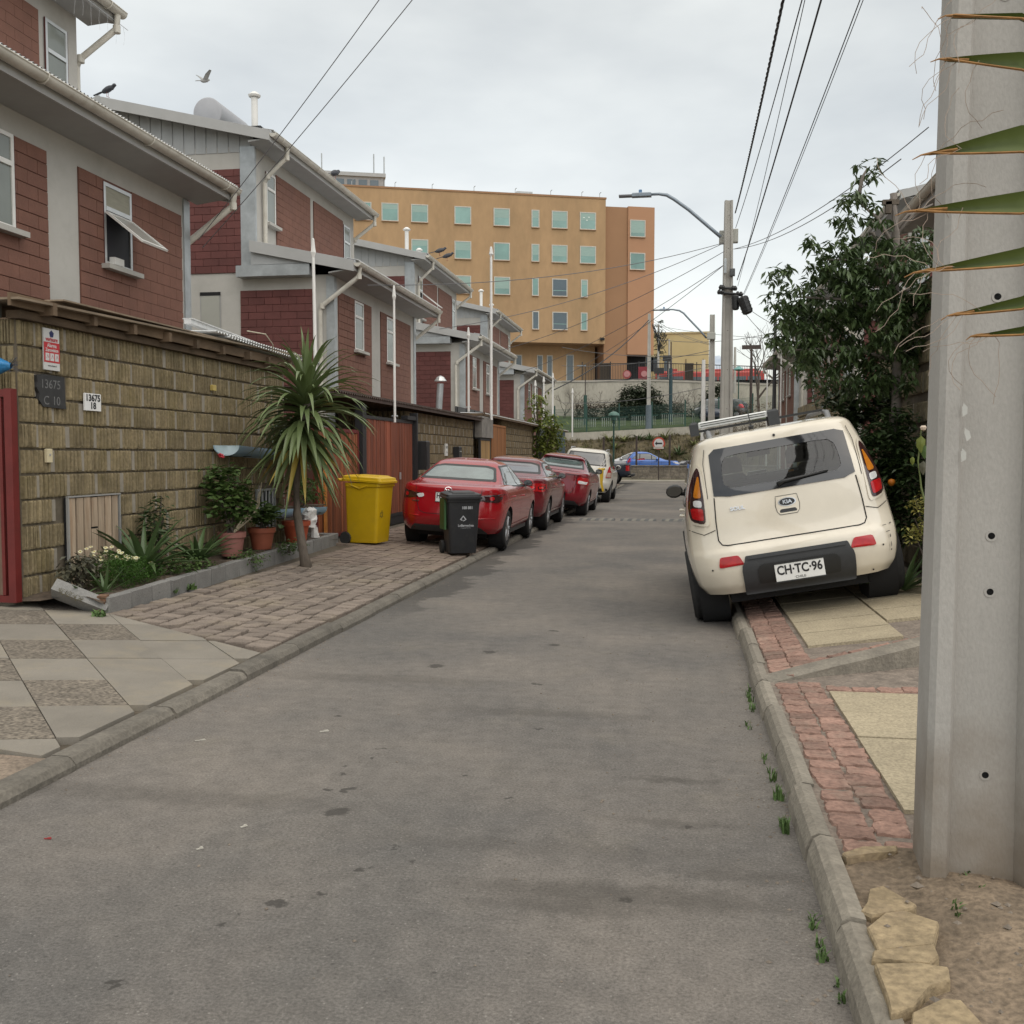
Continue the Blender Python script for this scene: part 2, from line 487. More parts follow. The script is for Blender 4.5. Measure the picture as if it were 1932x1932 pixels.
right_kerb = kb.build('right_kerb', M_mortar); right_kerb['kind'] = 'structure'
y = 1.2
while y < 52.8:
    ln = random.uniform(.55, .75) if y < 9 else 1.0
    dx = random.uniform(-.012, .012); dz = random.uniform(-.008, .008)
    s = MB().prism([(.582 + dx, -.02), (.582 + dx, .10 + dz), (.535 + dx, .107 + dz), (.51 + dx, .092 + dz), (.49 + dx, .05), (.482 + dx, -.02)], 'y', y, y + ln - .012)
    s.build('kerb_stone', M_kerb, right_kerb)
    y += ln

# clay pavers on the left pavement: the nearest 300 singly, the rest joined
def bevel_unit(b=.06, top_only=True):
    return MB().bev(-.5, .5, -.5, .5, -.5, .5, b)
def stone_mesh(name, m, w, l, h, n=4, jag=.008, seed=0, drop=.012, inset=.93):
    """a rough block: jittered outline, dished top"""
    rr = random.Random(seed)
    out = []
    for k in range(4):
        for t in range(n):
            a = [(-.5, -.5), (.5, -.5), (.5, .5), (-.5, .5)]
            p, q = a[k], a[(k + 1) % 4]
            f = t / n
            out.append(((p[0] + (q[0] - p[0]) * f) * w + rr.uniform(-jag, jag), (p[1] + (q[1] - p[1]) * f) * l + rr.uniform(-jag, jag)))
    N_ = len(out)
    vs = [(x, y, -h) for x, y in out] + [(x, y, -drop) for x, y in out]
    vs += [(x * inset, y * inset, rr.uniform(-.003, .004)) for x, y in out]
    vs.append((0, 0, .003))
    fs = []
    for i_ in range(N_):
        j = (i_ + 1) % N_
        fs += [(i_, j, j + N_, i_ + N_), (i_ + N_, j + N_, j + 2 * N_, i_ + 2 * N_), (i_ + 2 * N_, j + 2 * N_, 3 * N_)]
    return MB().add(vs, fs).mesh(name, m)
pw, pl = .20, .145
pav_mesh = [stone_mesh('paver', M_paver, pw - .014, pl - .014, .05, 2, .003, k, .006, .95) for k in range(5)]
spots = []
jj = 0; yy = 6.6
while yy < 52.8:
    for k in range(11):
        x = -3.12 - pw / 2 - k * pw
        y = yy + (pl / 2 if k % 2 else 0)
        if y < 7.05 + (-2.95 - x) * .52: continue
        if x < -4.92 and y < 14.9: continue
        spots.append((x, y))
    yy += pl
spots.sort(key=lambda p: p[1] + abs(p[0]) * .15)
far = MB()
tilt = math.atan(.055)
for n_, (x, y) in enumerate(spots):
    if n_ < 300:
        link('paver', pav_mesh[n_ % 5], left_pavement if False else lp, (x, y, zl(x) + random.uniform(-.004, .004)), (random.uniform(-.02, .02), tilt + random.uniform(-.02, .02), random.choice((0, pi)) + random.uniform(-.03, .03)))
    else:
        a, c = pw / 2 - .007, pl / 2 - .007
        z0 = zl(x) + random.uniform(-.005, .005); h_ = random.uniform(-.004, .004)
        far.add([(x - a, y - c, z0 + a * .055), (x + a, y - c, z0 - a * .055 + h_), (x + a, y + c, z0 - a * .055), (x - a, y + c, z0 + a * .055 + h_),
                 (x - a, y - c, z0 - .05), (x + a, y - c, z0 - .05), (x + a, y + c, z0 - .05), (x - a, y + c, z0 - .05)],
                [(0, 1, 2, 3), (0, 4, 5, 1), (1, 5, 6, 2), (3, 2, 6, 7)])
fo = far.build('paver', M_paver_far, lp, fix=False); fo['kind'] = 'stuff'

# skewed concrete slabs in front of the red gate: smooth ones and pebble ones
def clip(poly, nx, ny, c):
    out = []
    for i_ in range(len(poly)):
        p, q = poly[i_], poly[(i_ + 1) % len(poly)]
        dp, dq = nx * p[0] + ny * p[1] - c, nx * q[0] + ny * q[1] - c
        if dp <= 0: out.append(p)
        if dp * dq < 0:
            t = dp / (dp - dq); out.append((p[0] + (q[0] - p[0]) * t, p[1] + (q[1] - p[1]) * t))
    return out
e1, e2, org = (.455, .200), (.452, -.500), (-3.65, 5.91)
smooth_at = {(0, 0), (-1, 0)}
for i_ in range(-9, 4):
    for k in range(-6, 6):
        g_ = .006
        poly = []
        for (a, c) in ((g_, g_), (1 - g_, g_), (1 - g_, 1 - g_), (g_, 1 - g_)):
            poly.append((org[0] + e1[0] * (i_ + a) + e2[0] * (k + c), org[1] + e1[1] * (i_ + a) + e2[1] * (k + c)))
        poly = clip(poly, 1, 0, -3.10)
        poly = clip(poly, -1, 0, 7.6) if poly else poly
        poly = clip(poly, .46, .888, (.46 * -3.0 + .888 * 7.02)) if poly else poly       # edge to the pavers
        poly = clip(poly, -.10, -1, -(4.42 - .29)) if poly else poly                 # edge to the bare dirt
        if len(poly) < 3: continue
        ar = abs(sum(poly[a][0] * poly[(a + 1) % len(poly)][1] - poly[(a + 1) % len(poly)][0] * poly[a][1] for a in range(len(poly)))) / 2
        if ar < .01: continue
        s = MB(); dz = random.uniform(-.004, .004)
        n_ = len(poly)
        s.add([(x, y, zl(x) - .05) for x, y in poly] + [(x, y, zl(x) + dz) for x, y in poly],
              [tuple(range(n_, 2 * n_))] + [(a, (a + 1) % n_, (a + 1) % n_ + n_, a + n_) for a in range(n_)])
        peb = (i_ + k) % 2 == 1 and i_ < 0 + (1 if k < -1 else 0) and k < 2
        s.build('paving_slab', M_pebble if peb else M_slab, lp)

rows = []
rq = random.Random(8)
for i_ in range(14):
    yy = 1.0 + i_ * .265
    rows.append([(-3.05 - k * .3, min(yy, 4.62 + .06 * k) + (0 if i_ == 13 else rq.uniform(-.02, .02)), zl(-3.05 - k * .3) - .012 + rq.uniform(-.008, .006)) for k in range(12)])
sp = MB().grid(rows).build('sandy_patch', mat('trodden_sand', (.225, .178, .135), .97, .25, 6, bump=.8, bscale=50, fine=.3, dirt=((.28, .20, .15), .6, 3)), smooth=True); sp['kind'] = 'structure'
# right pavement
M_mort2 = mat('warm_mortar', (.20, .165, .135), .95, .25, 9, bump=.6, bscale=50, fine=.25)
rp = sheet('right_pavement', [[(.58, 3.75, .09), (2.6, 3.75, .09), (2.6, 7.95, .09), (.58, 6.85, .09)],
                              [(.58, 6.62, .085), (2.6, 7.9, zr(2.6) - .03), (2.6, 53, zr(2.6) - .03), (.58, 53, .085)]], M_mort2)
cob = [stone_mesh('cobble', M_cobble, .156, .142, .05, 4, .009, 20 + k) for k in range(8)]
def put_cobble(x, y, z, sx=1, sy=1, rz=0, ry=0):
    o = link('cobble', random.choice(cob), rp, (x, y, z), (random.uniform(-.02, .02), ry + random.uniform(-.02, .02), rz + random.uniform(-.05, .05)))
    o.scale = (sx, sy, 1)
y = 3.98
while y < 6.5:
    for x in (.675, .825):
        put_cobble(x + random.uniform(-.008, .008), y + random.uniform(-.01, .01) + (0.06 if x > .7 else 0), .100, random.uniform(.84, .96), random.uniform(.85, 1.02))
    y += .148
for r_, yy in ((0, 6.47),):
    for k in range(11):
        put_cobble(.98 + k * .155, yy + random.uniform(-.01, .01) + k * .012, .100, .95, .9)
for k in range(9):
    put_cobble(.98 + k * .155, 3.98 + random.uniform(-.01, .01), .100, .95, .95)
    put_cobble(.68 + k * .155, 3.84 + random.uniform(-.01, .01), .102, .95, .8)
ra = -math.atan(.14)
y = 6.78
while y < 12.4:
    for x in (.675, .82, ):
        if y > 6.6 + (x - .57) * .62 + .06:
            put_cobble(x, y + random.uniform(-.01, .01), zr(x) + .003, .92, .95, 0, ra)
    y += .143
for k in range(11):
    x = .95 + k * .155
    put_cobble(x, 6.90 + (x - .9) * .52 + .16, zr(x) + .003, .95, .95, .5, ra)
def tan_slab(x0, x1, y0, y1, z, sl=False):
    s = MB()
    g_ = .006
    c = [(x0 + g_, y0 + g_), (x1 - g_, y0 + g_), (x1 - g_, y1 - g_), (x0 + g_, y1 - g_)]
    f = (lambda x: zr(x) + .004) if sl else (lambda x: z)
    s.add([(x, y, f(x) - .05) for x, y in c] + [(x, y, f(x)) for x, y in c], [(4, 5, 6, 7), (0, 1, 5, 4), (1, 2, 6, 5), (2, 3, 7, 6), (3, 0, 4, 7)])
    s.build('paving_slab', M_tan, rp)
for k, (a, c) in enumerate(((4.24, 4.80), (4.80, 5.34), (5.34, 5.86), (5.86, 6.37))):
    for x0 in (.905, 1.55, 2.19):
        tan_slab(x0, min(x0 + .64, 2.55), a, c, .106 + random.uniform(-.003, .003))
for a in (7.62, 8.12, 8.66, 9.2, 9.74, 10.28, 10.82):
    for x0 in (.93, 1.62):
        if a < 8 and x0 > 1.5: continue
        tan_slab(x0, x0 + .68, a + (x0 - .93) * .3, a + .53 + (x0 - .93) * .3, 0, True)
# wedge kerb that carries the raised part
w = MB()
st = [(.58, 6.60), (.95, 6.86), (1.30, 7.06), (1.75, 7.36), (2.3, 7.66), (2.6, 7.8)]
rows = [[(x, y - .0, .08) for x, y in st], [(x, y, zr(x) - .01) for x, y in st], [(x - .02, y + .05, zr(x) + .004) for x, y in st], [(x - .06, y + .14, zr(x) + .006) for x, y in st]]
w.grid(rows)
w.build('wedge_kerb', M_kerb, rp, fix=False)

# bare dirt round the pole with broken flagstones
rr = random.Random(3)
rows = []
for i_ in range(40):
    y = 1.2 + i_ * (2.62 / 39)
    rows.append([(.58 + k * .075, y, .085 + .05 * min(1, k / 20) + rr.uniform(-.006, .008) + .018 * sin(k * .7 + y * 3) * (k > 1)) for k in range(28)])
dv = MB().grid(rows).build('dirt_verge', M_dirt, smooth=True); dv['kind'] = 'structure'
def flag(pts, z, h=.03):
    n_ = len(pts)
    cx = sum(p[0] for p in pts) / n_; cy = sum(p[1] for p in pts) / n_
    s = MB()
    s.add([(x, y, z - .06) for x, y in pts] + [(x, y, z + h - .008) for x, y in pts] + [(cx + (x - cx) * .95, cy + (y - cy) * .95, z + h + rr.uniform(-.004, .003)) for x, y in pts] + [(cx, cy, z + h)],
          [(i_, (i_ + 1) % n_, (i_ + 1) % n_ + n_, i_ + n_) for i_ in range(n_)] + [(i_ + n_, (i_ + 1) % n_ + n_, (i_ + 1) % n_ + 2 * n_, i_ + 2 * n_) for i_ in range(n_)] +
          [(i_ + 2 * n_, (i_ + 1) % n_ + 2 * n_, 3 * n_) for i_ in range(n_)])
    s.build('flagstone', M_flag, dv)
def gp(cx, cy, z=.1):
    p = at_z((2700 + cx / 1.136) * .483, (2300 + cy / 1.136) * .483, z); return (p.x, p.y)
flag([gp(*q) for q in [(790, 1345), (850, 1330), (1000, 1410), (990, 1425), (930, 1440), (800, 1465), (750, 1440), (780, 1400)]], .092, .018)
flag([gp(*q) for q in [(780, 1515), (860, 1455), (950, 1440), (1100, 1500), (1085, 1560), (1075, 1600), (830, 1620), (800, 1560)]], .097, .018)
flag([gp(*q) for q in [(805, 1630), (1080, 1605), (1100, 1650), (1060, 1685), (800, 1668)]], .10, .018)
flag([gp(*q) for q in [(812, 1695), (1010, 1690), (1140, 1705), (1150, 1765), (1060, 1800), (985, 1880), (885, 1915), (870, 1850)]], .099, .024)
flag([gp(*q) for q in [(980, 1900), (1120, 1840), (1200, 1850), (1290, 1950), (1150, 2050), (970, 2020)]], .10, .015)
flag([gp(*q) for q in [(670, 1190), (760, 1165), (915, 1160), (915, 1185), (800, 1200), (690, 1210)]], .09)

# loose stones, grass tufts, road humps
M_stone = mat('loose_stone', (.24, .2, .16), .9, .3, 3, rnd=.3)
gr = MB()
def pebble(b, x, y, z, r):
    vs = []
    for (a, c, d) in [(1, 0, 0), (-1, 0, 0), (0, 1, 0), (0, -1, 0), (0, 0, .7), (0, 0, -.5)]:
        k = r * rr.uniform(.7, 1.3)
        vs.append((x + a * k, y + c * k, z + d * k))
    b.add(vs, [(0, 2, 4), (2, 1, 4), (1, 3, 4), (3, 0, 4), (2, 0, 5), (1, 2, 5), (3, 1, 5), (0, 3, 5)])
for k in range(320):
    x = rr.uniform(.62, 2.4); y = rr.uniform(1.5, 3.75); pebble(gr, x, y, .115, rr.choice((.004, .005, .006, .009, .014)))
for k in range(170):
    x = rr.choice((rr.uniform(-2.9, .45), rr.uniform(-.6, .47))); y = rr.uniform(1.8, 9)
    pebble(gr, x, y, .002, rr.choice((.003, .004, .005, .008)))
for k in range(420):
    x = rr.choice((.482 - abs(rr.gauss(0, .10)), -2.925 + abs(rr.gauss(0, .10)))); pebble(gr, x, rr.uniform(2.2, 12), .001, rr.choice((.003, .004, .006, .009)))
for k in range(60):
    x = rr.uniform(-5, -3.1); y = rr.uniform(3.6, 4.35); pebble(gr, x, y, zl(x) - .03, rr.uniform(.004, .012))
for (u, v, r) in ((1000, 1345, .022), (1355, 1425, .016), (1180, 1510, .012)):
    p = gp(u, v); pebble(gr, p[0], p[1], .12, r)
go = gr.build('gravel', M_stone, fix=False); go['kind'] = 'stuff'
M_litter = mat('pale_litter', (.42, .40, .35), .8, .1, 3)
for k, (u, v, dx, dy, rz, lb) in enumerate(((612, 1381, .05, .018, .4, 'small pale paper scrap on the asphalt'), (378, 1398, .055, .007, .5, 'thin white stick lying on the asphalt by the left kerb'),
        (460, 1561, .03, .012, .9, 'white fleck of paper on the asphalt below the slabs'), (377, 1603, .028, .01, .9, 'white torn scrap nearest the camera on the asphalt'), (90, 1584, .03, .006, .1, 'small dark red twist of wrapper on the asphalt'))):
    p = at_z(u, v, 0)
    s = MB().cbox((0, 0, .003), (dx, dy * .7, .004)).cbox((dx * .2, dy * .3, .006), (dx * .5, dy * .6, .004), Matrix.Rotation(.4, 3, 'Z'))
    o = s.build('litter', M_litter if k < 4 else mat('red_wrapper', (.3, .04, .04), .5), None, (p.x, p.y, .001), (0, 0, rz)); tag(o, lb, 'litter', 'bits of litter on the road')
M_grass = mat('grass_blade', (.075, .13, .035), .7, .3, 9, rnd=.2)
def blades(b, x, y, z, n, h, spread, w=.006, r=rr):
    for _ in range(n):
        a = r.uniform(0, 2 * pi); l = h * r.uniform(.5, 1.1); lean = r.uniform(.1, .9) * spread
        bx, by = x + r.uniform(-1, 1) * spread * .35, y + r.uniform(-1, 1) * spread * .35
        dx, dy = cos(a), sin(a); px_, py_ = -dy * w, dx * w
        p1 = (bx + dx * lean * .4, by + dy * lean * .4, z + l * .7); p2 = (bx + dx * lean, by + dy * lean, z + l)
        b.add([(bx - px_, by - py_, z), (bx + px_, by + py_, z), (p1[0] + px_ * .8, p1[1] + py_ * .8, p1[2]), (p1[0] - px_ * .8, p1[1] - py_ * .8, p1[2]), p2],
              [(0, 1, 2, 3), (3, 2, 4)])
gb = MB()
for (u, v, n_, h_) in ((1475, 1500, 26, .07), (1485, 1560, 34, .06), (1424, 1322, 18, .05), (1428, 1342, 12, .05), (1417, 1308, 10, .05), (1418, 1374, 10, .04), (1545, 1738, 14, .035), (1560, 1810, 18, .04), (1590, 1880, 10, .03),
                       (1452, 1440, 8, .04), (1468, 1470, 14, .05), (1800, 1780, 8, .03), (1830, 1720, 6, .03)):
    p = at_z(u, v, 0)
    for q in range(3):
        blades(gb, p.x + rr.uniform(-.02, .02) if p.x > .6 else min(p.x, .462) + rr.uniform(-.03, 0), p.y + rr.uniform(-.09, .09), 0.0 if p.x < .6 else .1, n_ // 2, h_, .04, .004)
for (x, y) in ((-5.15, 8.2), (-4.9, 7.85), (-5.0, 9.3), (-4.95, 9.6), (-5.03, 9.0)):
    blades(gb, x, y, zl(x), 26, .07, .12, .01)
go = gb.build('grass', M_grass, fix=False); go['kind'] = 'stuff'
M_hump = mat('hump_rubber', (.10, .10, .098), .8, .2, 10)
M_humpw = mat('hump_stripe', (.19, .18, .155), .8, .15, 10)
hump = thing('speed_bump', (-1.95, 24.2, 0), '', 'speed bump')
prof = [(-.16, 0), (-.12, .03), (-.05, .05), (.05, .05), (.12, .03), (.16, 0)]
MB().prism([(a, c) for a, c in prof], 'x', -.42, .42).build('hump_body', M_hump, hump)
for k in range(4):
    x = -.36 + k * .2
    s = MB()
    vs = []
    for (a, c) in prof[0:4]:
        vs.append((x + (a + .16) * .35, a, c + .003)); vs.append((x + .1 + (a + .16) * .35, a, c + .003))
    s.add(vs, [(0, 1, 3, 2), (2, 3, 5, 4), (4, 5, 7, 6)])
    s.build('stripe', M_humpw, hump)
hl = ['striped rubber speed hump next to the left kerb', 'striped rubber speed hump second from the left kerb', 'striped rubber speed hump third from the left kerb', 'striped rubber speed hump partly hidden behind the cream hatchback']
for k in range(4):
    o = hump if k == 0 else copy_tree(hump)
    o.location.x = -1.98 + k * .98; o['label'] = hl[k]; o['group'] = 'speed humps across the road'
# ------------------------------------------------------------------ split-face block walls
def rib_block(seed, L=.42, H=.208, ribs=7, smooth=False):
    r = random.Random(seed)
    prof = []
    for k in range(ribs):
        a = -L / 2 + L * k / ribs; c = L / ribs
        d = .030 + r.uniform(-.006, .008)
        if smooth: d = .03 + r.uniform(-.003, .003)
        prof += [(a + c * .06, -.004 if not smooth else d - .003), (a + c * .28 + r.uniform(-.004, .004), d), (a + c * .76 + r.uniform(-.005, .005), d + r.uniform(-.008, .006)), (a + c * .95, -.004 if not smooth else d - .003)]
    n = len(prof)
    vs = []
    for i_, (zz, k) in enumerate(((-H / 2, .8), (-H * .42, 1), (H * .42, 1), (H / 2, .8))):
        for (y, d) in prof:
            vs.append((d * k + r.uniform(-.004, .004), y, zz))
    fs = [(q * n + i_, q * n + i_ + 1, (q + 1) * n + i_ + 1, (q + 1) * n + i_) for q in range(3) for i_ in range(n - 1)]
    o = len(vs)
    vs += [(-.03, -L / 2, -H / 2), (-.03, L / 2, -H / 2), (-.03, -L / 2, H / 2), (-.03, L / 2, H / 2)]
    fs += [tuple([o] + [i_ for i_ in range(n)] + [o + 1]), tuple([o + 3] + [3 * n + i_ for i_ in range(n - 1, -1, -1)] + [o + 2]),
           (o, o + 2, 3 * n, 2 * n, n, 0), (o + 1, n - 1, 2 * n - 1, 3 * n - 1, 4 * n - 1, o + 3)]
    return MB().add(vs, fs).mesh('block', M_split)
RIB = [rib_block(k) for k in range(8)]
M_split_far = mat('weathered_split_block', (.19, .145, .085), .95, .2, 5, bump=.8, bscale=30, rnd=.1, fine=.2)
M_split_right = mat('plain_split_block', (.20, .165, .10), .95, .2, 5, bump=.7, bscale=30, rnd=.12, fine=.25)
def restyle(ms, m):
    out = []
    for a in ms:
        c = a.copy(); c.materials.clear(); c.materials.append(m); out.append(c)
    return out
RIB_FAR = restyle([rib_block(30 + k, ribs=5) for k in range(5)], M_split_far)
RIB_RIGHT = restyle([rib_block(40 + k, ribs=3, smooth=True) for k in range(5)], M_split_right)
def block_wall(x, y0, y1, z0, rows, face, label, meshes, holes=(), bl=.465, bh=.2290, end=0, group='split-face block boundary walls', core=(.2,)):
    """wall along the street; face = +1 looks towards +x; end = length of a return wall at its near end"""
    t = thing('block_wall', (x, y0, z0), label, 'wall', group)
    L = y1 - y0; Ht = rows * bh
    th = .17
    MB().box(-th if face > 0 else 0.001, -.001 if face > 0 else th, .01, L - .01, -.3, Ht - .004).build('wall_core', M_mortar_dark, t)
    mj = MB()
    cnt = 0
    for r in range(rows):
        zc = (r + .5) * bh
        off = 0 if r % 2 else bl / 2
        a = -off
        while a < L - .02:
            p, q = max(0, a), min(L, a + bl)
            a += bl
            if q - p < .05: continue
            yc, w = (p + q) / 2, (q - p)
            if any(h[0] < y0 + yc < h[1] and h[2] < z0 + zc < h[3] for h in holes): continue
            o = link('block', meshes[(cnt * 5 + r * 3) % len(meshes)], t, (0, yc, zc + random.uniform(-.004, .004)), (0, 0, 0 if face > 0 else pi))
            o.scale = (1 + random.uniform(-.15, .15), (w - .012) / (.465 - .012) , random.uniform(.98, 1.02))
            cnt += 1
            e_ = random.uniform(.012, .024); d0, d1 = (.0, e_) if face > 0 else (-e_, 0)
            g_ = random.uniform(.022, .038)
            mj.box(d0, d1, q - g_, q + g_, zc - .1, zc + .1)
    if mj.v: mj.build('mortar_joint', M_mortar, t)['kind'] = 'stuff'
    if end:
        MB().box(-end - th, -.02, 0.02, th, -.3, Ht - .004).build('return_core', M_mortar_dark, t)
        for r in range(rows):
            zc = (r + .5) * bh; a = 0 if r % 2 else -bl / 2
            while a < end - .05:
                p, q = max(0, a), min(end, a + bl); a += bl
                if q - p < .06: continue
                o = link('block', meshes[(cnt * 3 + r) % len(meshes)], t, (-(p + q) / 2, .01, zc), (0, 0, -pi / 2)); o.scale = (1, (q - p - .015) / .453, 1); cnt += 1
    return t
WX = -5.8
wall1 = block_wall(WX, 8.1, 14.1, .24, 11, 1, 'olive brown ribbed block wall with the white number plate', RIB, holes=((8.78, 9.56, .3, 1.12), (8.36, 8.70, 2.02, 2.30), (13.1, 13.7, .5, 1.05)), end=1.4)
wall2 = block_wall(WX, 20.75, 27.8, .22, 10, 1, 'brown ribbed block wall right of the red slatted gate', RIB_FAR, end=1.3)
wall3 = block_wall(WX, 32.2, 39.6, .22, 11, 1, 'brown ribbed block wall behind the young street tree', RIB_FAR, end=1.2)
wall4 = block_wall(WX, 42.6, 46.5, .22, 11, 1, 'short block wall beyond the grey sheet gate', RIB_FAR)
block_wall(2.45, 8.9, 13.4, .35, 10, -1, 'shaded block wall behind the tree trunk and orange bush', RIB_RIGHT, bl=.8, bh=.30)
block_wall(2.5, 16.4, 22.6, .3, 10, -1, 'sunlit tan block wall seen above the cream hatchback roof', RIB_RIGHT)

# things fixed to the first wall
def wtag(o, l, c, g=None): return tag(o, l, c, g)
SX = WX + .045
# wooden meter door
t = thing('meter_door', (SX, 8.72, .43), 'weathered wooden slatted meter door low in the block wall', 'cupboard door')
M_oldwood = mat('bleached_pine', (.40, .31, .225), .85, .22, 5, stretch=(1, 6, .6), bump=.4, bscale=20, rnd=.12, dirt=((.22, .10, .035), .6, 2.6), pos=True)
MB().box(-.03, .006, 0, .87, -.15, .72).build('backing', M_dark, t)
for k in range(7):
    y0 = .01 + k * .123
    if k == 3:
        MB().bev(0, 1, 0, 1, 0, 1).v
        MB().box(.007, .022, y0, y0 + .098, -.12, .40).build('slat', M_oldwood, t)
        MB().box(.008, .026, y0 + .002, y0 + .096, .42, .71).build('slat', M_oldwood, t)
    else:
        MB().box(.007, .022 + random.uniform(-.003, .004), y0, y0 + .098, -.15 + random.uniform(-.02, .02), .715).build('slat', M_oldwood, t)
MB().box(.007, .03, -.02, 0.0, -.12, .72).box(.007, .03, .873, .89, -.12, .72).box(.007, .034, -.02, .89, .722, .736).build('frame', M_alu, t)
# alarm sign
SY = frame_matrix((0, 0, 0), (0, 1, 0), (0, 0, 1))   # faces +x
t = thing('alarm_sign', (SX, 8.43, 2.36), 'tall white and red alarm sign near the wall corner', 'sign')
M_signw = mat('sign_white', (.62, .62, .61), .4, .04, 3); M_signr = mat('sign_red', (.50, .035, .045), .4, .08, 3); M_ink = mat('sign_black', (.02, .02, .022), .5); M_navy = mat('sign_navy', (.02, .03, .12), .5)
MB().box(-.01, .004, 0, .235, -.02, .36).build('panel', M_signw, t)
MB().box(.0045, .006, .001, .234, .05, .235).build('red_band', M_signr, t)
for k in range(3):
    MB().box(.0065, .0075, .02 + k * .07, .076 + k * .07, .065, .135).build('pictogram', M_signw, t)
    MB().tube([(.008, .034 + k * .07, .085), (.008, .05 + k * .07, .118), (.008, .064 + k * .07, .09)], .003, 4).build('pictogram_line', mat('sign_grey', (.35, .2, .2), .5), t)
pent = [(.118 + .036 * cos(a), .312 + .034 * sin(a)) for a in [pi / 2 + 2 * pi * k / 5 for k in range(5)]]
MB().prism(pent, 'x', .0045, .0065).build('emblem', M_navy, t)
def wtext(s, y, z, size, m, par, sx=1, bold=0):
    return text_mesh('lettering', s, size, m, par, frame_matrix((.0068, y, z), (0, 1, 0), (0, 0, 1)), .0006, sx, bold)
wtext('verisure', .118, .262, .055, M_signr, t, 1, .001)
wtext('Alarma', .118, .205, .048, M_signw, t, 1, .001); wtext('Zerovision', .118, .163, .044, M_signw, t, 1, .001)
wtext('www.verisure.cl', .118, .02, .02, M_ink, t)
# black number panel in a chipped recess
t = thing('house_sign', (SX, 8.32, 2.0), 'dark chipped panel with faded house numbers', 'panel')
MB().prism([(0, .28), (.10, .295), (.41, .29), (.42, .06), (.43, -.01), (.08, .0), (.02, .06), (.03, .12), (-.01, .17), (.01, .22)], 'x', -.03, .004).build('recess_panel', mat('dark_paint', (.035, .035, .036), .6, .2, 12), t)
M_faded = mat('faded_number', (.16, .16, .16), .6, .3, 30)
wtext('13675', .20, .205, .115, M_faded, t, 1.05).location.x = -.002
wtext('C', .13, .055, .115, M_faded, t, 1.05).location.x = -.002; wtext('10', .28, .055, .115, M_faded, t, 1.05).location.x = -.002
# number plate
t = thing('number_plate', (SX, 9.05, 2.0), 'white enamel house number plate reading 13675 18', 'sign')
MB().bev(-.01, .006, 0, .28, -.005, .165, .004).build('plate', mat('enamel', (.82, .82, .81), .25, .02, 3), t)
text_mesh('lettering', '13675', .09, M_ink, t, frame_matrix((.0068, .14, .118), (0, 1, 0), (0, 0, 1)), .0006, 1, .003, fit=.235).location.x = .001
text_mesh('lettering', '18', .09, M_ink, t, frame_matrix((.0068, .14, .042), (0, 1, 0), (0, 0, 1)), .0006, 1, .003, fit=.085).location.x = .001
# bell
t = thing('door_bell', (SX, 8.42, 1.49), 'cream intercom bell plate beside the red gate', 'door bell')
MB().bev(-.01, .014, 0, .085, 0, .125, .006).build('plate', mat('ivory', (.62, .54, .36), .5, .05), t)
MB().box(.014, .02, .035, .055, .06, .08).build('button', M_alu, t)
t = thing('wall_sensor', (SX, 11.75, 2.36), 'tiny yellow box high on the block wall', 'sensor')
MB().bev(-.01, .03, 0, .09, 0, .07, .008).build('sensor_box', mat('old_yellow', (.5, .38, .12), .5, .1), t)
# small grille
t = thing('wall_grille', (SX - .02, 13.08, .5), 'small white barred grille behind the flower pots', 'grille')
MB().box(-.02, .0, 0, .62, 0, .56).build('void', M_dark, t)
MB().box(.001, .03, -.01, .63, -.03, -.001).box(.001, .03, -.01, .63, .561, .59).box(.001, .029, -.012, .004, -.02, .58).box(.001, .029, .616, .632, -.02, .58).build('frame', M_galv, t)
for k in range(5):
    MB().box(.004, .022, .06 + k * .12, .09 + k * .12, 0, .56).build('bar', mat('bar_paint', (.45, .47, .48), .5), t)
# half-pipe planters on the wall
M_bluepipe = mat('blue_pipe', (.22, .37, .50), .35, .1, 3, dirt=((.22, .29, .33), .5, 3))
def gutter_planter(y0, y1, x, z0, z1, r, label):
    t = thing('pipe_planter', (x, y0, z0), label, 'planter', 'half-pipe planters fixed to the block wall')
    L = y1 - y0; rows = []
    for s_ in range(2):
        rad = r - .012 * s_
        for yy, zz in ((0, 0), (L, z1 - z0)):
            rows.append([(rad * cos(a), yy + (.10 * cos(a) if yy == 0 else 0), zz + rad * sin(a)) for a in [pi + pi * k / 14 for k in range(15)]])
    b = MB().grid(rows[:2]); b.grid(rows[2:])
    b.build('trough', M_bluepipe, t, smooth=True, fix=False)
    for yy, zz in ((.0, 0), (L, z1 - z0)):
        MB().grid([[(r * .98 * cos(a) * q, yy + (.10 * cos(a) * q + .06 * (1 - q) if yy == 0 else 0), zz + r * .98 * sin(a) * q) for a in [pi + pi * k / 14 for k in range(15)]] for q in (.02, 1)]).build('end_cap', mat('pale_blue_cap', (.36, .46, .50), .4, .15, 6), t, fix=False)
    MB().box(-r + .02, r - .02, .12, L - .02, -.035, -.02).build('soil_fill', M_soil, t)
    for yy in (.4, L - .3): MB().box(-r - .03, r + .01, yy, yy + .03, -r - .015, -r - .003).build('bracket', M_black, t)
    return t
gutter_planter(11.85, 14.0, WX + .19, 1.68, 1.60, .13, 'upper blue half-pipe planter projecting below the yucca leaves')
gutter_planter(12.6, 14.75, WX + .32, .83, .77, .13, 'lower blue half-pipe planter behind the yucca trunk')

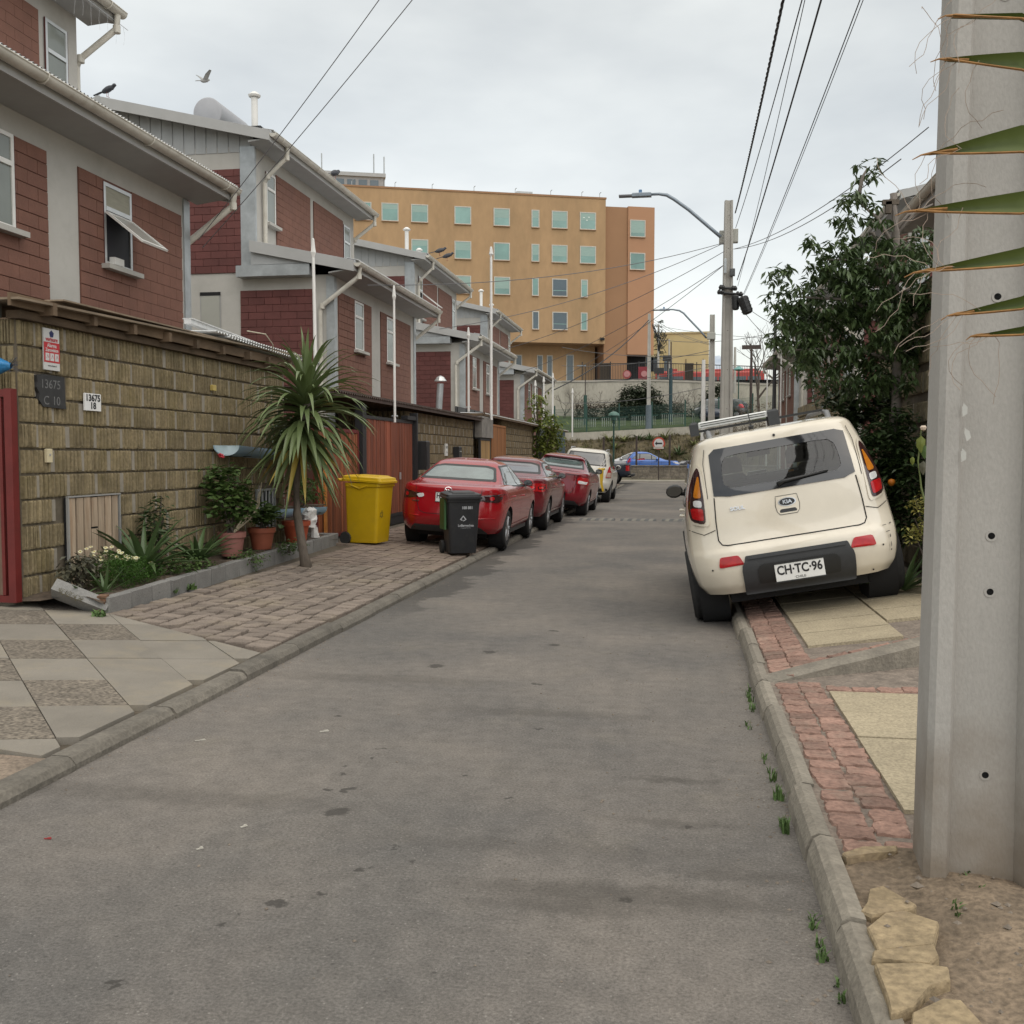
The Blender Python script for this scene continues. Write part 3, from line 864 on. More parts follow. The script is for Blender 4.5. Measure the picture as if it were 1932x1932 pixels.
# carport roof edge on wall 1: rafters, boards and corrugated sheets
M_oldbeam = mat('old_timber', (.115, .078, .048), .9, .3, 6, stretch=(1, .3, 1), bump=.5, bscale=20, rnd=.25)
M_board = mat('split_board', (.20, .155, .11), .9, .3, 7, stretch=(1, .3, 1), rnd=.2)
M_tin = mat('white_tin', (.62, .63, .63), .4, .12, 3, dirt=((.3, .27, .22), .6, 5))
t = thing('carport_roof', (WX, 8.0, 2.76), 'old timber lean-to roof edge with loose sheets along the block wall', 'roof')
MB().cbox((.02, 3.1, .03), (.14, 6.1, .07)).build('wall_plate', M_oldbeam, t)
for k in range(9):
    MB().cbox((-.45, .35 + k * .7, .10), (1.25 + random.uniform(0, .12), .06, .10)).build('rafter', M_oldbeam, t)
MB().cbox((.13, 3.0, .13), (.03, 6.3, .11)).build('edge_board', M_oldbeam, t)
MB().cbox((-.25, .05, .085), (.22, .14, .15)).build('end_block', mat('grey_timber', (.2, .19, .17), .9, .2, 8), t)
MB().cbox((-.2, 3.1, .20), (.85, 6.5, .02), Matrix.Rotation(.02, 3, 'X')).build('roof_board', M_board, t)
MB().cbox((.12, 3.3, .224), (.20, 5.6, .014), Matrix.Rotation(.004, 3, 'X')).build('loose_board', M_board, t)
def corrugated(x0, x1, y0, y1, z, amp=.012, per=.09, slope=0, sy=0, along='x'):
    rows = []
    n = int((y1 - y0) / per * 6)
    for x in (x0, x1):
        rows.append([(x, y0 + (y1 - y0) * k / n, z + amp * sin(2 * pi * k / 6) + slope * (x - x0) + sy * (k / n)) for k in range(n + 1)])
    b = MB().grid(rows)
    rows2 = [[(a, c, d - .004) for a, c, d in r] for r in rows]
    return b.grid(rows2)
for k, (x0, x1, y0, y1, z, sy) in enumerate(((-.9, .16, 3.2, 6.6, .27, -.03), (-.85, .24, 3.9, 6.9, .30, -.07), (-.8, .20, 3.6, 6.7, .335, -.03), (-.9, .12, 4.3, 7.1, .365, -.12))):
    corrugated(x0, x1, y0, y1, z, .012, .08, -.03, sy).build('corrugated_sheet', M_tin, t, fix=False)
MB().cbox((-.25, 5.4, .38), (.09, 3.3, .055), Matrix.Rotation(-.045, 3, 'X')).cbox((-.25, 5.4, .415), (.13, 3.3, .012), Matrix.Rotation(-.045, 3, 'X')).build('white_beam', M_tin, t)
MB().tube([(.15, 4.6, .43), (.28, 4.9, .42), (.30, 5.1, .30), (.27, 5.15, .22)], .008, 5).build('cable_end', mat('pale_rope', (.5, .45, .35), .8), t)
# carport roofs further on
def plain_roof(x, y0, y1, z, label, m, depth=2.2, over=.25, thick=.05, edge=None):
    t = thing('carport_roof', (x, y0, z), label, 'roof', 'carport roofs behind the boundary walls')
    corrugated(-depth, over, 0, y1 - y0, .08, .014, .12, -.04).build('roof_sheet', m, t, fix=False)
    MB().box(over - .06, over - .02, 0, y1 - y0, -.09, .02).build('edge_board', edge or M_oldbeam, t)
    MB().box(-depth, -depth + .08, 0, y1 - y0, -.06, .1).build('wall_plate', M_oldbeam, t)
    for k in range(int((y1 - y0) / 1.2) + 1):
        MB().box(-depth, over - .07, k * 1.2, k * 1.2 + .06, -.08, -.005).build('rafter', M_oldbeam, t)
    return t
M_felt = mat('brown_roof_felt', (.075, .052, .042), .85, .2, 5)
plain_roof(WX + .02, 15.0, 28.2, 2.62, 'dark brown carport roof over the red slatted gate and second wall', M_felt, edge=M_felt)
plain_roof(WX + .02, 28.4, 40.0, 2.78, 'white sheet carport roof past the tallest flagpole', M_tin)
plain_roof(WX - .1, 41.5, 51.0, 2.82, 'farthest carport roof with a pale tin edge', M_tin)

# ------------------------------------------------------------------ gates
def slat_gate(x, y0, y1, z0, z1, label, wood, frame, slat=.095, gap=.012, depth=.03, group=None, kick=0):
    t = thing('slatted_gate', (x, y0, z0), label, 'gate', group)
    L, Hh = y1 - y0, z1 - z0
    fr = MB()
    fr.box(-.03, .03, 0, .06, 0, Hh).box(-.03, .03, L - .06, L, 0, Hh).box(-.03, .03, .06, L - .06, Hh - .06, Hh).box(-.03, .03, .06, L - .06, kick, kick + .06)
    fr.build('frame', frame, t)
    if kick: MB().box(-.02, .02, .062, L - .062, .0, kick - .004).build('kick_plate', frame, t)
    MB().box(-.028, -.022, .06, L - .06, kick + .06, Hh - .06).build('backing', M_dark, t)
    n = int((L - .12) / (slat + gap)); w = (L - .12) / n
    for k in range(n):
        a = .06 + k * w
        MB().box(-.015, -.015 + depth + random.uniform(-.006, .006), a + gap / 2, a + w - gap / 2, kick + .062, Hh - .062).build('slat', wood, t)
    return t
M_redwood = mat('red_stained_wood', (.225, .062, .030), .6, .3, 6, stretch=(1, 1, .12), rnd=.25)
M_orangewood = mat('orange_stained_wood', (.225, .072, .028), .6, .3, 6, stretch=(1, 1, .12), rnd=.3)
M_tanwood = mat('tan_wood', (.36, .22, .09), .7, .25, 6, stretch=(1, 1, .12), rnd=.15)
M_rustwood = mat('brown_door_wood', (.27, .11, .035), .7, .2, 6, stretch=(1, 1, .12), rnd=.12)
M_redpaint = mat('red_gate_paint', (.135, .016, .014), .5, .15, 6)
M_blackpaint = mat('black_gate_paint', (.022, .022, .024), .5, .1, 6)
g = slat_gate(-5.6, 17.35, 20.65, .2, 2.28, 'red slatted sliding gate in a black steel frame', M_redwood, M_blackpaint, .085, .014, kick=.16)
MB().cbox((.05, 2.2, .95), (.03, .025, .14)).build('latch', M_alu, g)
MB().cbox((.02, 3.36, 1.1), (.16, .1, 2.3)).build('gate_post', M_blackpaint, g)
MB().cbox((.02, 3.0, 2.13), (.14, .75, .08)).build('track_housing', M_blackpaint, g)
MB().cbox((.0, -.16, 1.1), (.14, .22, 2.3)).build('gate_post', M_blackpaint, g)
g = slat_gate(-5.6, 14.9, 17.0, .22, 2.0, 'orange brown slatted gate behind the yucca and yellow bin', M_orangewood, M_redpaint, .08, .012)
MB().cbox((.05, .32, .8), (.03, .09, 1.5)).build('loose_slat', mat('bright_orange_wood', (.50, .20, .045), .6, .15, 6), g)
g = slat_gate(-5.62, 27.95, 29.5, .2, 2.05, 'pale bamboo coloured gate leaf under the concrete lintel', M_tanwood, M_blackpaint, .09, .015)
g = slat_gate(-5.62, 29.65, 32.1, .2, 2.5, 'brown wooden double gate beside the bamboo coloured gate', M_rustwood, M_rustwood, .14, .008)
t = thing('concrete_lintel', (-5.6, 27.9, 2.05), 'grey concrete lintel block over the bamboo coloured gate', 'lintel')
MB().bev(-.15, .06, 0, 1.7, .02, .62, .015).build('lintel_block', mat('lintel_concrete', (.22, .205, .185), .9, .2, 4, dirt=((.08, .075, .07), .7, 3)), t)
t = thing('sheet_screen', (-6.3, 27.9, 2.05), 'dark grey sheet screen above the concrete lintel', 'screen')
MB().box(-.02, .02, 0, 3.9, .02, .9).build('sheet', mat('dark_grey_sheet', (.055, .056, .058), .6), t)
for k in range(4): MB().box(.021, .04, .1 + k * 1.2, .16 + k * 1.2, 0, .88).build('batten', M_blackpaint, t)
t = thing('sheet_gate', (-5.7, 39.8, .2), 'dark grey metal sheet gate just past the street tree', 'gate')
MB().box(-.02, .0, 0, 2.7, 0, 2.5).build('sheet', mat('gate_grey', (.10, .115, .12), .5), t)
for k in range(9): MB().box(.001, .02, .1 + k * .3, .14 + k * .3, .02, 2.48).build('rib', mat('gate_grey', (.1, .115, .12)), t)
t = thing('sheet_gate', (-5.7, 46.7, .2), 'blue grey metal gate at the far end of the walls', 'gate')
MB().box(-.02, .0, 0, 3.2, 0, 2.6).build('sheet', mat('gate_bluegrey', (.085, .12, .145), .5), t)
for k in range(10): MB().box(.001, .02, .1 + k * .31, .15 + k * .31, .02, 2.58).build('rib', mat('gate_bluegrey', (.085, .12, .145)), t)
# the near red gate at the left edge (faces the camera)
t = thing('framed_gate', (-5.72, 7.92, .27), 'red framed wooden gate cut by the left photo edge', 'gate')
MB().box(-.05, .02, -.04, .04, 0, 1.86).box(-1.5, -.051, -.035, .035, 1.79, 1.855).box(-1.5, -.051, -.035, .035, 0, .06).build('frame', M_redpaint, t)
MB().box(-.115, -.085, -.03, .03, .065, 1.785).build('inner_rail', M_redpaint, t)
M_darkplank = mat('dark_plank', (.085, .05, .033), .8, .35, 6, stretch=(1, 1, .12), rnd=.25, dirt=((.3, .22, .16), .5, 3))
for k in range(9):
    MB().box(-.26 - k * .15, -.12 - k * .15, -.015, .015, .062, 1.786).build('plank', M_darkplank, t)
# blue tarpaulin bundle over the gate
t = thing('tarpaulin_bundle', (-5.80, 7.93, 2.33), 'bright blue tarpaulin bundle poking over the red gate', 'tarpaulin')
M_tarp = mat('blue_tarp', (.02, .17, .38), .4, .25, 14, bump=.8, bscale=30)
rows = []
for k in range(9):
    a = k / 8
    rad = .11 * (1 - .8 * a ** 4) * (1 + .15 * sin(k * 2.1))
    rows.append([(-.9 + a * 1.02, -.06 + rad * cos(q) * (1 + .2 * sin(3 * q + k)), .02 - .03 * a + rad * 1.1 * sin(q) * (1 + .15 * cos(4 * q))) for q in [2 * pi * j / 14 for j in range(15)]])
MB().grid(rows).build('cloth', M_tarp, t, smooth=True)
rows = [[(.07 + random.uniform(0, .12), -.03, .0)] * 2 for _ in range(2)]
fr = MB()
for k in range(26):
    a = random.uniform(0, 2 * pi); fr.tube([(.09, -.05, .0), (.13 + random.uniform(0, .06), -.05 + .05 * cos(a), random.uniform(-.07, .07))], .0015, 3)
fr.build('frayed_threads', mat('dark_thread', (.05, .06, .09), .8), t)['kind'] = 'stuff'
# letterbox and number on wall 2
t = thing('letterbox', (WX + .06, 25.2, 1.33), 'black metal letterbox on the second block wall', 'letterbox')
MB().bev(-.02, .14, 0, .32, 0, .46, .02).build('box_body', M_blackpaint, t)
MB().box(.141, .15, .06, .26, .32, .345).build('slot_flap', M_alu, t)
t = thing('number_plate', (WX + .05, 24.3, 1.55), 'small white number plate left of the black letterbox', 'sign')
MB().box(-.02, .012, 0, .22, 0, .3).build('plate', M_white, t); 
for k in range(2): text_mesh('lettering', ('13675', '16')[k], .09, M_ink, t, frame_matrix((.014, .11, .21 - k * .12), (0, 1, 0), (0, 0, 1)), .001)
t = thing('wall_meter_box', (-5.55, 20.86, 1.25), 'dark meter box on the wall beside the black gate post', 'meter box')
MB().bev(0, .2, 0, .3, 0, .62, .02).build('box_body', M_black, t); MB().box(.201, .207, .05, .25, .08, .5).build('door', M_blackpaint, t)
# ------------------------------------------------------------------ terrace houses
BRICK = MB().bev(-.5, .5, -.5, .5, -.5, .5, .03)
def brick_mesh():
    # unit block, front face towards +x, chamfered front edge
    vs = [(-.5, -.5, -.5), (-.5, .5, -.5), (-.5, .5, .5), (-.5, -.5, .5), (.2, -.5, -.5), (.2, .5, -.5), (.2, .5, .5), (.2, -.5, .5),
          (.5, -.485, -.46), (.5, .485, -.46), (.5, .485, .46), (.5, -.485, .46)]
    fs = [(8, 9, 10, 11)]
    for i in range(4):
        j = (i + 1) % 4
        fs += [(i, j, j + 4, i + 4), (i + 4, j + 4, j + 8, i + 8)]
    return MB().add(vs, fs).mesh('brick', M_brick)
BRICKM = brick_mesh()
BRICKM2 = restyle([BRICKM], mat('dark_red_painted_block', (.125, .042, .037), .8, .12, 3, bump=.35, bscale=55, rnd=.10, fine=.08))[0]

def house(xa, dr, y0, y1, label, wins, upwins, layout, near_hidden=False, bricks=300, dz=0, gable_win=True, tank=False, chims=(), open_win=None, lowcut=2.3):
    """two-storey front volume with a lean-to roof against a three-storey block behind; dr = direction of the street"""
    t = thing('terrace_house', (xa, y0, dz), label, 'house', 'red block terrace houses')
    L = y1 - y0
    X = lambda p: p * dr
    def bx(b, p0, p1, a, c, z0, z1):
        q = sorted((X(p0), X(p1))); return b.box(q[0], q[1], a, c, z0, z1)
    # walls (concrete frame)
    b = MB(); bx(b, -1.9, 0, 0, L, -.3, 5.75); b.build('lower_wall', M_conc, t)
    b = MB(); bx(b, -8.9, -1.903, .004, L - .004, -.3, 8.78); up = b.build('upper_wall', M_conc, t)
    # gable siding above the upper wall
    ends = MB()
    for ya in (.006, L - .006 - .05):
        ends.prism([(X(-8.88), 8.782), (X(-1.92), 8.782), (X(-1.92), 9.06), (X(-5.6), 9.895), (X(-8.88), 9.06)], 'y', ya, ya + .05)
    gs = ends.build('gable_siding', M_siding, t)
    for k in range(24):
        p = -2.1 - k * .28
        zt = 9.05 + (9.89 - 9.05) * (-1.95 - p) / 3.65 if p > -5.6 else 9.89 - .25 * (-5.6 - p)
        b = MB(); bx(b, p - .125, p + .125, -.012, .005, 8.64, zt - .03); b.build('siding_board', M_siding, gs)
    # roofs
    b = MB(); b.prism([(X(-5.6), 9.90), (X(-1.32), 8.92), (X(-1.32), 8.99), (X(-5.6), 10.0)], 'y', -.35, L + .35)
    b.prism([(X(-5.61), 9.90), (X(-9.6), 8.9), (X(-9.6), 8.97), (X(-5.61), 10.0)], 'y', -.35, L + .35)
    ru = b.build('upper_roof', [M_roof], t)
    b = MB(); b.prism([(X(-1.89), 6.46), (X(.66), 5.93), (X(.66), 5.99), (X(-1.89), 6.53)], 'y', -.35, L + .35)
    rl = b.build('lower_roof', M_roof, t)
    # corrugated front edge of the roofs
    for nm, p, z, r in (('corrugated_edge', -1.30, 8.985, ru), ('corrugated_edge', .70, 5.985, rl)):
        rows = []
        n = int((L + .7) / .076 * 4)
        for pp, zz in ((p - .25, z + .055), (p + .03, z)):
            rows.append([(X(pp), -.35 + (L + .7) * k / n, zz + .02 * sin(2 * pi * k / 4 + .4)) for k in range(n + 1)])
        MB().grid(rows).build(nm, M_roof, r, fix=False)
    # soffits, eave boards, fascias
    b = MB(); b.prism([(X(.003), 5.72), (X(.60), 5.80), (X(.60), 5.83), (X(.003), 5.75)], 'y', -.33, L + .33)
    b.build('soffit', M_soffit, t)
    b = MB(); b.prism([(X(-1.9), 8.76), (X(-1.38), 8.80), (X(-1.38), 8.83), (X(-1.9), 8.80)], 'y', -.33, L + .33)
    b.build('soffit', M_soffit, t)
    b = MB(); bx(b, .602, .63, -.35, L + .35, 5.76, 5.93); b.build('fascia', M_fascia, t)
    b = MB(); bx(b, -1.378, -1.35, -.35, L + .35, 8.74, 8.92); b.build('fascia', M_fascia, t)
    for ya in (-.385, L + .352):
        b = MB(); b.prism([(X(-1.88), 6.26), (X(.62), 5.74), (X(.62), 5.985), (X(-1.88), 6.52)], 'y', ya, ya + .033); b.build('barge_board', M_fascia, t)
        b = MB(); b.prism([(X(-5.6), 9.74), (X(-1.36), 8.76), (X(-1.36), 8.99), (X(-5.6), 9.99)], 'y', ya, ya + .033); b.build('barge_board', M_fascia, t)
        b = MB(); b.prism([(X(-5.602), 9.74), (X(-9.6), 8.74), (X(-9.6), 8.96), (X(-5.602), 9.99)], 'y', ya, ya + .033); b.build('barge_board', M_fascia, t)
        b = MB(); bx(b, -5.66, -5.54, ya - .004, ya - .001, 9.75, 10.0); b.build('ridge_joint', M_siding, t)
    b = MB(); b.prism([(X(-1.88), 5.97), (X(.1), 5.97), (X(.1), 5.86), (X(-1.88), 6.27)], 'y', -.30, -.27); b.build('lean_to_siding', M_siding, t)
    # gutters
    for p, z in ((.70, 5.93), (-1.28, 8.92)):
        rows = []
        for rad in (.085, .072):
            for ya in (-.36, L + .36):
                rows.append([(X(p) + rad * cos(a), ya, z + rad * sin(a)) for a in [pi + pi * k / 10 for k in range(11)]])
        b = MB().grid(rows[:2]).grid(rows[2:])
        for ya in (-.364, L + .36):
            b.prism([(X(p) + .085 * cos(a), z + .085 * sin(a)) for a in [pi + pi * k / 10 for k in range(11)]], 'y', ya, ya + .006)
        b.tube([(X(p) - .085, -.36, z + .004), (X(p) - .085, L + .36, z + .004)], .011, 6)
        b.tube([(X(p) + .085, -.36, z + .004), (X(p) + .085, L + .36, z + .004)], .011, 6)
        g = b.build('gutter', M_cream, t, smooth=True, auto=50, fix=False)
        for k in range(4):
            yy = .1 + (L - .2) * k / 3
            MB().tube([(X(p) + .095 * cos(a), yy, z + .095 * sin(a)) for a in [pi + pi * q / 8 for q in range(9)]], .012, 5).build('gutter_joint', M_cream, g)
    # downpipes: lower near, lower far, upper near, upper far
    def pipe(pts, m=M_cream, r=.052):
        b = MB().tube([(X(p), y, z) for p, y, z in pts], r, 10)
        o = b.build('downpipe', m, t, smooth=True, auto=50)
        for i in (1, 2):
            if i < len(pts) - 1:
                p = pts[i]; b2 = MB().tube([(X(p[0]), p[1], p[2] + .05), (X(p[0]), p[1], p[2] - .07)], r + .009, 10); b2.build('pipe_collar', m, o, smooth=True, auto=50)
    pipe([(.70, -.15, 5.86), (.68, -.16, 5.66), (-.24, -.09, 5.02), (-.28, -.09, 4.9), (-.28, -.09, 3.6), (-.28, -.09, 0)])
    pipe([(.70, L + .25, 5.86), (.68, L + .25, 5.66), (-.20, L + .10, 4.95), (-.28, L + .09, 4.8), (-.28, L + .09, 0)])
    pipe([(-1.28, .52, 8.84), (-1.30, .52, 8.62), (-1.74, .42, 8.18), (-1.82, .42, 8.02), (-1.82, .42, 6.45)])
    pipe([(-1.28, L + .2, 8.84), (-1.30, L + .2, 8.62), (-1.9, L + .1, 8.14), (-1.97, L + .09, 8.0), (-1.97, L + .09, 6.3)])
    # galvanised corners and the beam on the near gable
    def galv(p0, p1, a, c, z0, z1):
        b = MB(); bx(b, p0, p1, a, c, z0, z1); b.build('galvanized_trim', M_galv, t)
    galv(-.16, .028, -.028, -.002, 0, 5.70); galv(.002, .028, .001, .17, 0, 5.70)
    galv(-.16, .028, L + .002, L + .028, 0, 5.70); galv(.002, .028, L - .17, L - .001, 0, 5.70)
    galv(-2.24, -1.872, -.03, -.002, 5.96, 8.76); galv(-1.898, -1.872, .001, .05, 5.96, 8.76)
    galv(-2.24, -.45, -.34, -.003, 5.70, 5.955)
    # brick panels on joints, then the single blocks
    rects = []        # (parent panel, face 'f' or 'g', p or y fixed, a0, a1, z0, z1, holes)
    def panel(face, fix, a0, a1, z0, z1, holes=()):
        d = .012
        b = MB()
        if face == 'f':
            q = sorted((X(fix + .002), X(fix + d))); b.box(q[0], q[1], a0, a1, z0, z1)
        else:
            q = sorted((X(a0), X(a1))); b.box(q[0], q[1], fix - d, fix - .002, z0, z1)
        o = b.build('block_panel', M_joint, t)
        rects.append((o, face, fix, a0, a1, z0, z1, holes))
    for (a0, a1) in layout:
        panel('f', 0, a0, a1, .4, 5.41, [(w0, w1, z0, z1) for (w0, w1, z0, z1, st) in wins])
    for (a0, a1) in ((1.25, 3.55), (3.82, 6.2)):
        panel('f', -1.9, a0, a1, 6.1, 8.44, [(w0, w1, z0, z1) for (w0, w1, z0, z1, st) in upwins])
    if not near_hidden:
        panel('g', 0, -2.28, -.5, .3, 5.43)
        panel('g', 0.004, -5.2, -2.24, 5.88, 8.26)
    blocks = []
    bw, bh = .40, .172
    for (o, face, fix, a0, a1, z0, z1, holes) in rects:
        nrow = int(round((z1 - z0) / bh))
        for r in range(nrow):
            zt = z1 - r * bh; zb = zt - bh
            if face == 'f' and fix == 0 and zt < lowcut: continue
            if face == 'g' and fix == 0 and zt < lowcut: continue
            segs = [(a0, a1)]
            for (w0, w1, hz0, hz1) in holes:
                if zt > hz0 + .02 and zb < hz1 - .02:
                    ns = []
                    for (s0, s1) in segs:
                        if w0 > s0: ns.append((s0, min(s1, w0)))
                        if w1 < s1: ns.append((max(s0, w1), s1))
                    segs = [q for q in ns if q[1] - q[0] > .03]
            for (s0, s1) in segs:
                a = a0 - (bw / 2 if r % 2 else 0)
                while a < s1:
                    p, q = max(a, s0), min(a + bw, s1)
                    a += bw
                    if q - p > .04: blocks.append((o, face, fix, p + .003, q - .003, zb + .003, zt - .003))
    cc = Vector((0, 0, EYE))
    def dist(k):
        o, face, fix, p, q, zb, zt = k
        w = Vector((xa + X(fix), y0 + (p + q) / 2, 0)) if face == 'f' else Vector((xa + X((p + q) / 2), y0, 0))
        return w.length
    blocks.sort(key=dist)
    rest = {}
    for n_, k in enumerate(blocks):
        o, face, fix, p, q, zb, zt = k
        dep = .024
        if n_ < bricks:
            ob = link('brick', BRICKM if face == 'f' else BRICKM2, o)
            if face == 'f':
                ob.location = (X(fix + .006 + dep / 2), (p + q) / 2, (zb + zt) / 2); ob.scale = (dep, q - p, zt - zb)
                if dr < 0: ob.rotation_euler.z = pi
            else:
                ob.location = (X((p + q) / 2), fix - .006 - dep / 2, (zb + zt) / 2); ob.scale = (dep, q - p, zt - zb); ob.rotation_euler.z = -pi / 2
        else:
            b = rest.setdefault((o.name, face), (o, MB(), face))[1]
            if face == 'f':
                u = sorted((X(fix + .004), X(fix + .028))); b.box(u[0], u[1], p, q, zb, zt)
            else:
                u = sorted((X(p), X(q))); b.box(u[0], u[1], fix - .028, fix - .004, zb, zt)
    for o, b, face in rest.values():
        ob = b.build('brick', M_brick if face == 'f' else BRICKM2.materials[0], o); ob['kind'] = 'stuff'
    # windows
    def window(fix, w0, w1, z0, z1, st, tilt=0):
        b = MB(); f = .05
        def fb(d0, d1, a, c, zz0, zz1): 
            q = sorted((X(fix + d0), X(fix + d1))); b.box(q[0], q[1], a, c, zz0, zz1)
        # recessed reveal: dark red sides, frame set back
        for (a, c) in ((w0, w0 + .012), (w1 - .012, w1)): fb(.0135, .033, a, c, z0, z1)
        win = b.build('window', mat('red_reveal', (.10, .033, .03), .8), t)
        b = MB()
        rb = .0135; rf = .034
        fb(rb, rf, w0 + .014, w0 + .014 + f, z0, z1); fb(rb, rf, w1 - .014 - f, w1 - .014, z0, z1)
        fb(rb, rf, w0 + .064, w1 - .064, z1 - f, z1); fb(rb, rf, w0 + .064, w1 - .064, z0, z0 + f)
        zm = z0 + (z1 - z0) * .66
        fb(rb, rf + .01, w0 + .064, w1 - .064, zm, zm + .06)
        b.build('frame', M_alu if st != 'w' else M_white, win)
        b = MB(); fb(.0135, .020, w0 + .064, w1 - .064, zm + .061, z1 - f - .001); b.build('pane', M_frost if st != 'o' else mat('drawn_blind', (.30, .29, .23), .7, .1, 4, stretch=(1, 1, 8)), win)
        if st == 'o':
            b = MB(); fb(.0135, .016, w0 + .064, w1 - .064, z0 + f + .001, zm - .001); b.build('opening', mat('room_dark', (.008, .008, .014), .6), win)
            hz = zm - .03; hh = zm - z0 - .06; ang = R(52)
            b = MB(); ww = w1 - w0 - .05; Mx = Matrix.Rotation(-ang * dr, 3, 'Y')
            cx = Vector((X(fix + .05), (w0 + w1) / 2, hz))
            def piece(cy, cz, sy, sz, dx=.03): b.cbox(cx + Mx @ Vector((0, cy, cz)), (dx, sy, sz), Mx)
            piece(-ww / 2 + .02, -hh / 2, .04, hh); piece(ww / 2 - .02, -hh / 2, .04, hh); piece(0, -.02, ww - .08, .04); piece(0, -hh + .02, ww - .08, .04)
            sash = b.build('open_sash', M_white, win)
            b = MB(); b.cbox(cx + Mx @ Vector((0, 0, -hh / 2)), (.008, ww - .082, hh - .082), Mx); b.build('sash_pane', mat('sash_glass', (.33, .33, .30), .25, .05, 3), win)
        else:
            b = MB(); fb(.0135, .019, w0 + .064, w1 - .064, z0 + f + .001, zm - .001); b.build('pane', M_frost, win)
        b = MB(); fb(.0, .15, w0 - .07, w1 + .09, z0 - .07, z0 - .004); b.build('sill', M_conc, win)
    for (w0, w1, z0, z1, st) in wins: window(0, w0, w1, z0, z1, st)
    for (w0, w1, z0, z1, st) in upwins: window(-1.9, w0, w1, z0, z1, st)
    if gable_win:
        b = MB(); bx(b, -3.3, -2.78, -.006, -.002, 4.2, 5.42); gw = b.build('window', M_soffit, t)
        b = MB(); bx(b, -3.27, -2.81, -.016, -.007, 4.23, 5.33); b.build('blind', mat('pale_blind', (.37, .37, .33), .7, .04, 3), gw)
        b = MB(); bx(b, -3.3, -2.78, -.02, -.0165, 5.34, 5.42); b.build('lintel_shadow_gap', M_dark, gw)
    for (p, y, z, h) in chims:
        b = MB(); b.lathe([(.075, 0), (.075, h - .12)], 12); b.lathe([(.13, h - .11), (.15, h - .07), (.05, h + .01)], 12)
        c = b.build('flue', M_galv if h < .6 else M_white, t, (X(p), y, z), smooth=True, auto=40)
        MB().lathe([(.055, h - .119), (.055, h - .112)], 10).build('flue_neck', M_black, c)
        MB().cbox((0, 0, -.02), (.5, .5, .03)).build('flue_flashing', M_black, c)
    if tank:
        tk = MB()
        Mt = Matrix.Translation((X(-3.3), .5, 9.78)) @ Matrix.Rotation(R(90), 4, 'X')
        tk.lathe([(.32, 0), (.36, -.03), (.36, -1.7), (.32, -1.75)], 28, Mt)
        tk.build('water_heater_tank', mat('pale_tank', (.34, .345, .365), .5, .06, 3), t, smooth=True, auto=40)
        MB().cbox((X(-3.3), .9, 9.42), (.6, .3, .08)).build('tank_stand', M_galv, t)
        MB().cbox((X(-2.6), 1.3, 9.33), (1.6, 1.5, .06), Matrix.Rotation(R(13) * dr, 3, 'Y')).build('solar_panel', M_glass, t)
    return t

LAY = [(.3, 2.85), (3.68, 6.68)]
h = house(-8, 1, 8.35, 15.6, 'nearest left terrace house with the open awning window', [(2.08, 2.86, 4.27, 5.41, 'w'), (4.75, 5.5, 4.23, 5.37, 'o')], [(.35, 1.1, 7.2, 8.4, 'a'), (6.35, 6.95, 6.9, 8.4, 'a')], [(.3, 3.5), (4.19, 7.0)], near_hidden=True, bricks=300, gable_win=False)
MB().cbox((.05, 5.02, 4.30), (.10, .24, .10)).build('sill_bowl', M_white, h)
MB().cbox((-.08, 7.33, 5.2), (.1, .1, .22)).build('wire_bracket', M_white, h)
house(-8, 1, 22.6, 29.85, 'second left terrace house carrying the round water tank', [(1.45, 2.2, 4.17, 5.38, 'w'), (4.2, 4.95, 4.12, 5.35, 'w')], [(.62, 1.2, 7.15, 8.36, 'w'), (6.25, 6.85, 6.85, 8.36, 'a')], LAY, bricks=300, tank=True,
      chims=((-2.0, .3, 9.25, .85), (-3.2, 4.6, 9.5, .95)))
house(-8, 1, 36.85, 44.1, 'third left terrace house with an opened upper sash', [(1.45, 2.2, 4.17, 5.38, 'w'), (4.2, 4.95, 4.12, 5.35, 'w')], [(.62, 1.2, 6.8, 8.36, 'o'), (6.25, 6.85, 6.85, 8.36, 'a')], LAY, bricks=300,
      chims=((-2.3, .5, 9.2, .95), (-3.0, 5, 9.4, .9)))
house(-8, 1, 51.2, 58.4, 'farthest left terrace house in front of the ochre block', [(1.45, 2.2, 4.17, 5.38, 'w'), (4.2, 4.95, 4.12, 5.35, 'w')], [(.62, 1.2, 7.15, 8.36, 'a'), (6.25, 6.85, 6.85, 8.36, 'a')], LAY, bricks=200,
      chims=((-2.3, .5, 9.2, .95), (-2.6, 5, 9.3, .8)))
house(4.65, -1, 14.2, 20.0, 'right terrace house hidden behind the leafy street tree', [(1.2, 2.0, 4.2, 5.38, 'w'), (4.0, 4.7, 4.2, 5.38, 'w')], [(.6, 1.2, 7.2, 8.4, 'a')], [(.3, 2.85), (3.6, 5.5)], bricks=60, gable_win=False, lowcut=3.2)
house(4.65, -1, 30.5, 37.7, 'right terrace house in the middle above the tan wall', [(1.45, 2.2, 4.17, 5.38, 'w'), (4.2, 4.95, 4.12, 5.35, 'w')], [], LAY, bricks=120, gable_win=False)
house(4.65, -1, 43.6, 50.8, 'farthest right terrace house with the white bent downpipe', [(1.45, 2.2, 4.17, 5.38, 'w'), (4.2, 4.95, 4.12, 5.35, 'w')], [], LAY, bricks=200, gable_win=False)

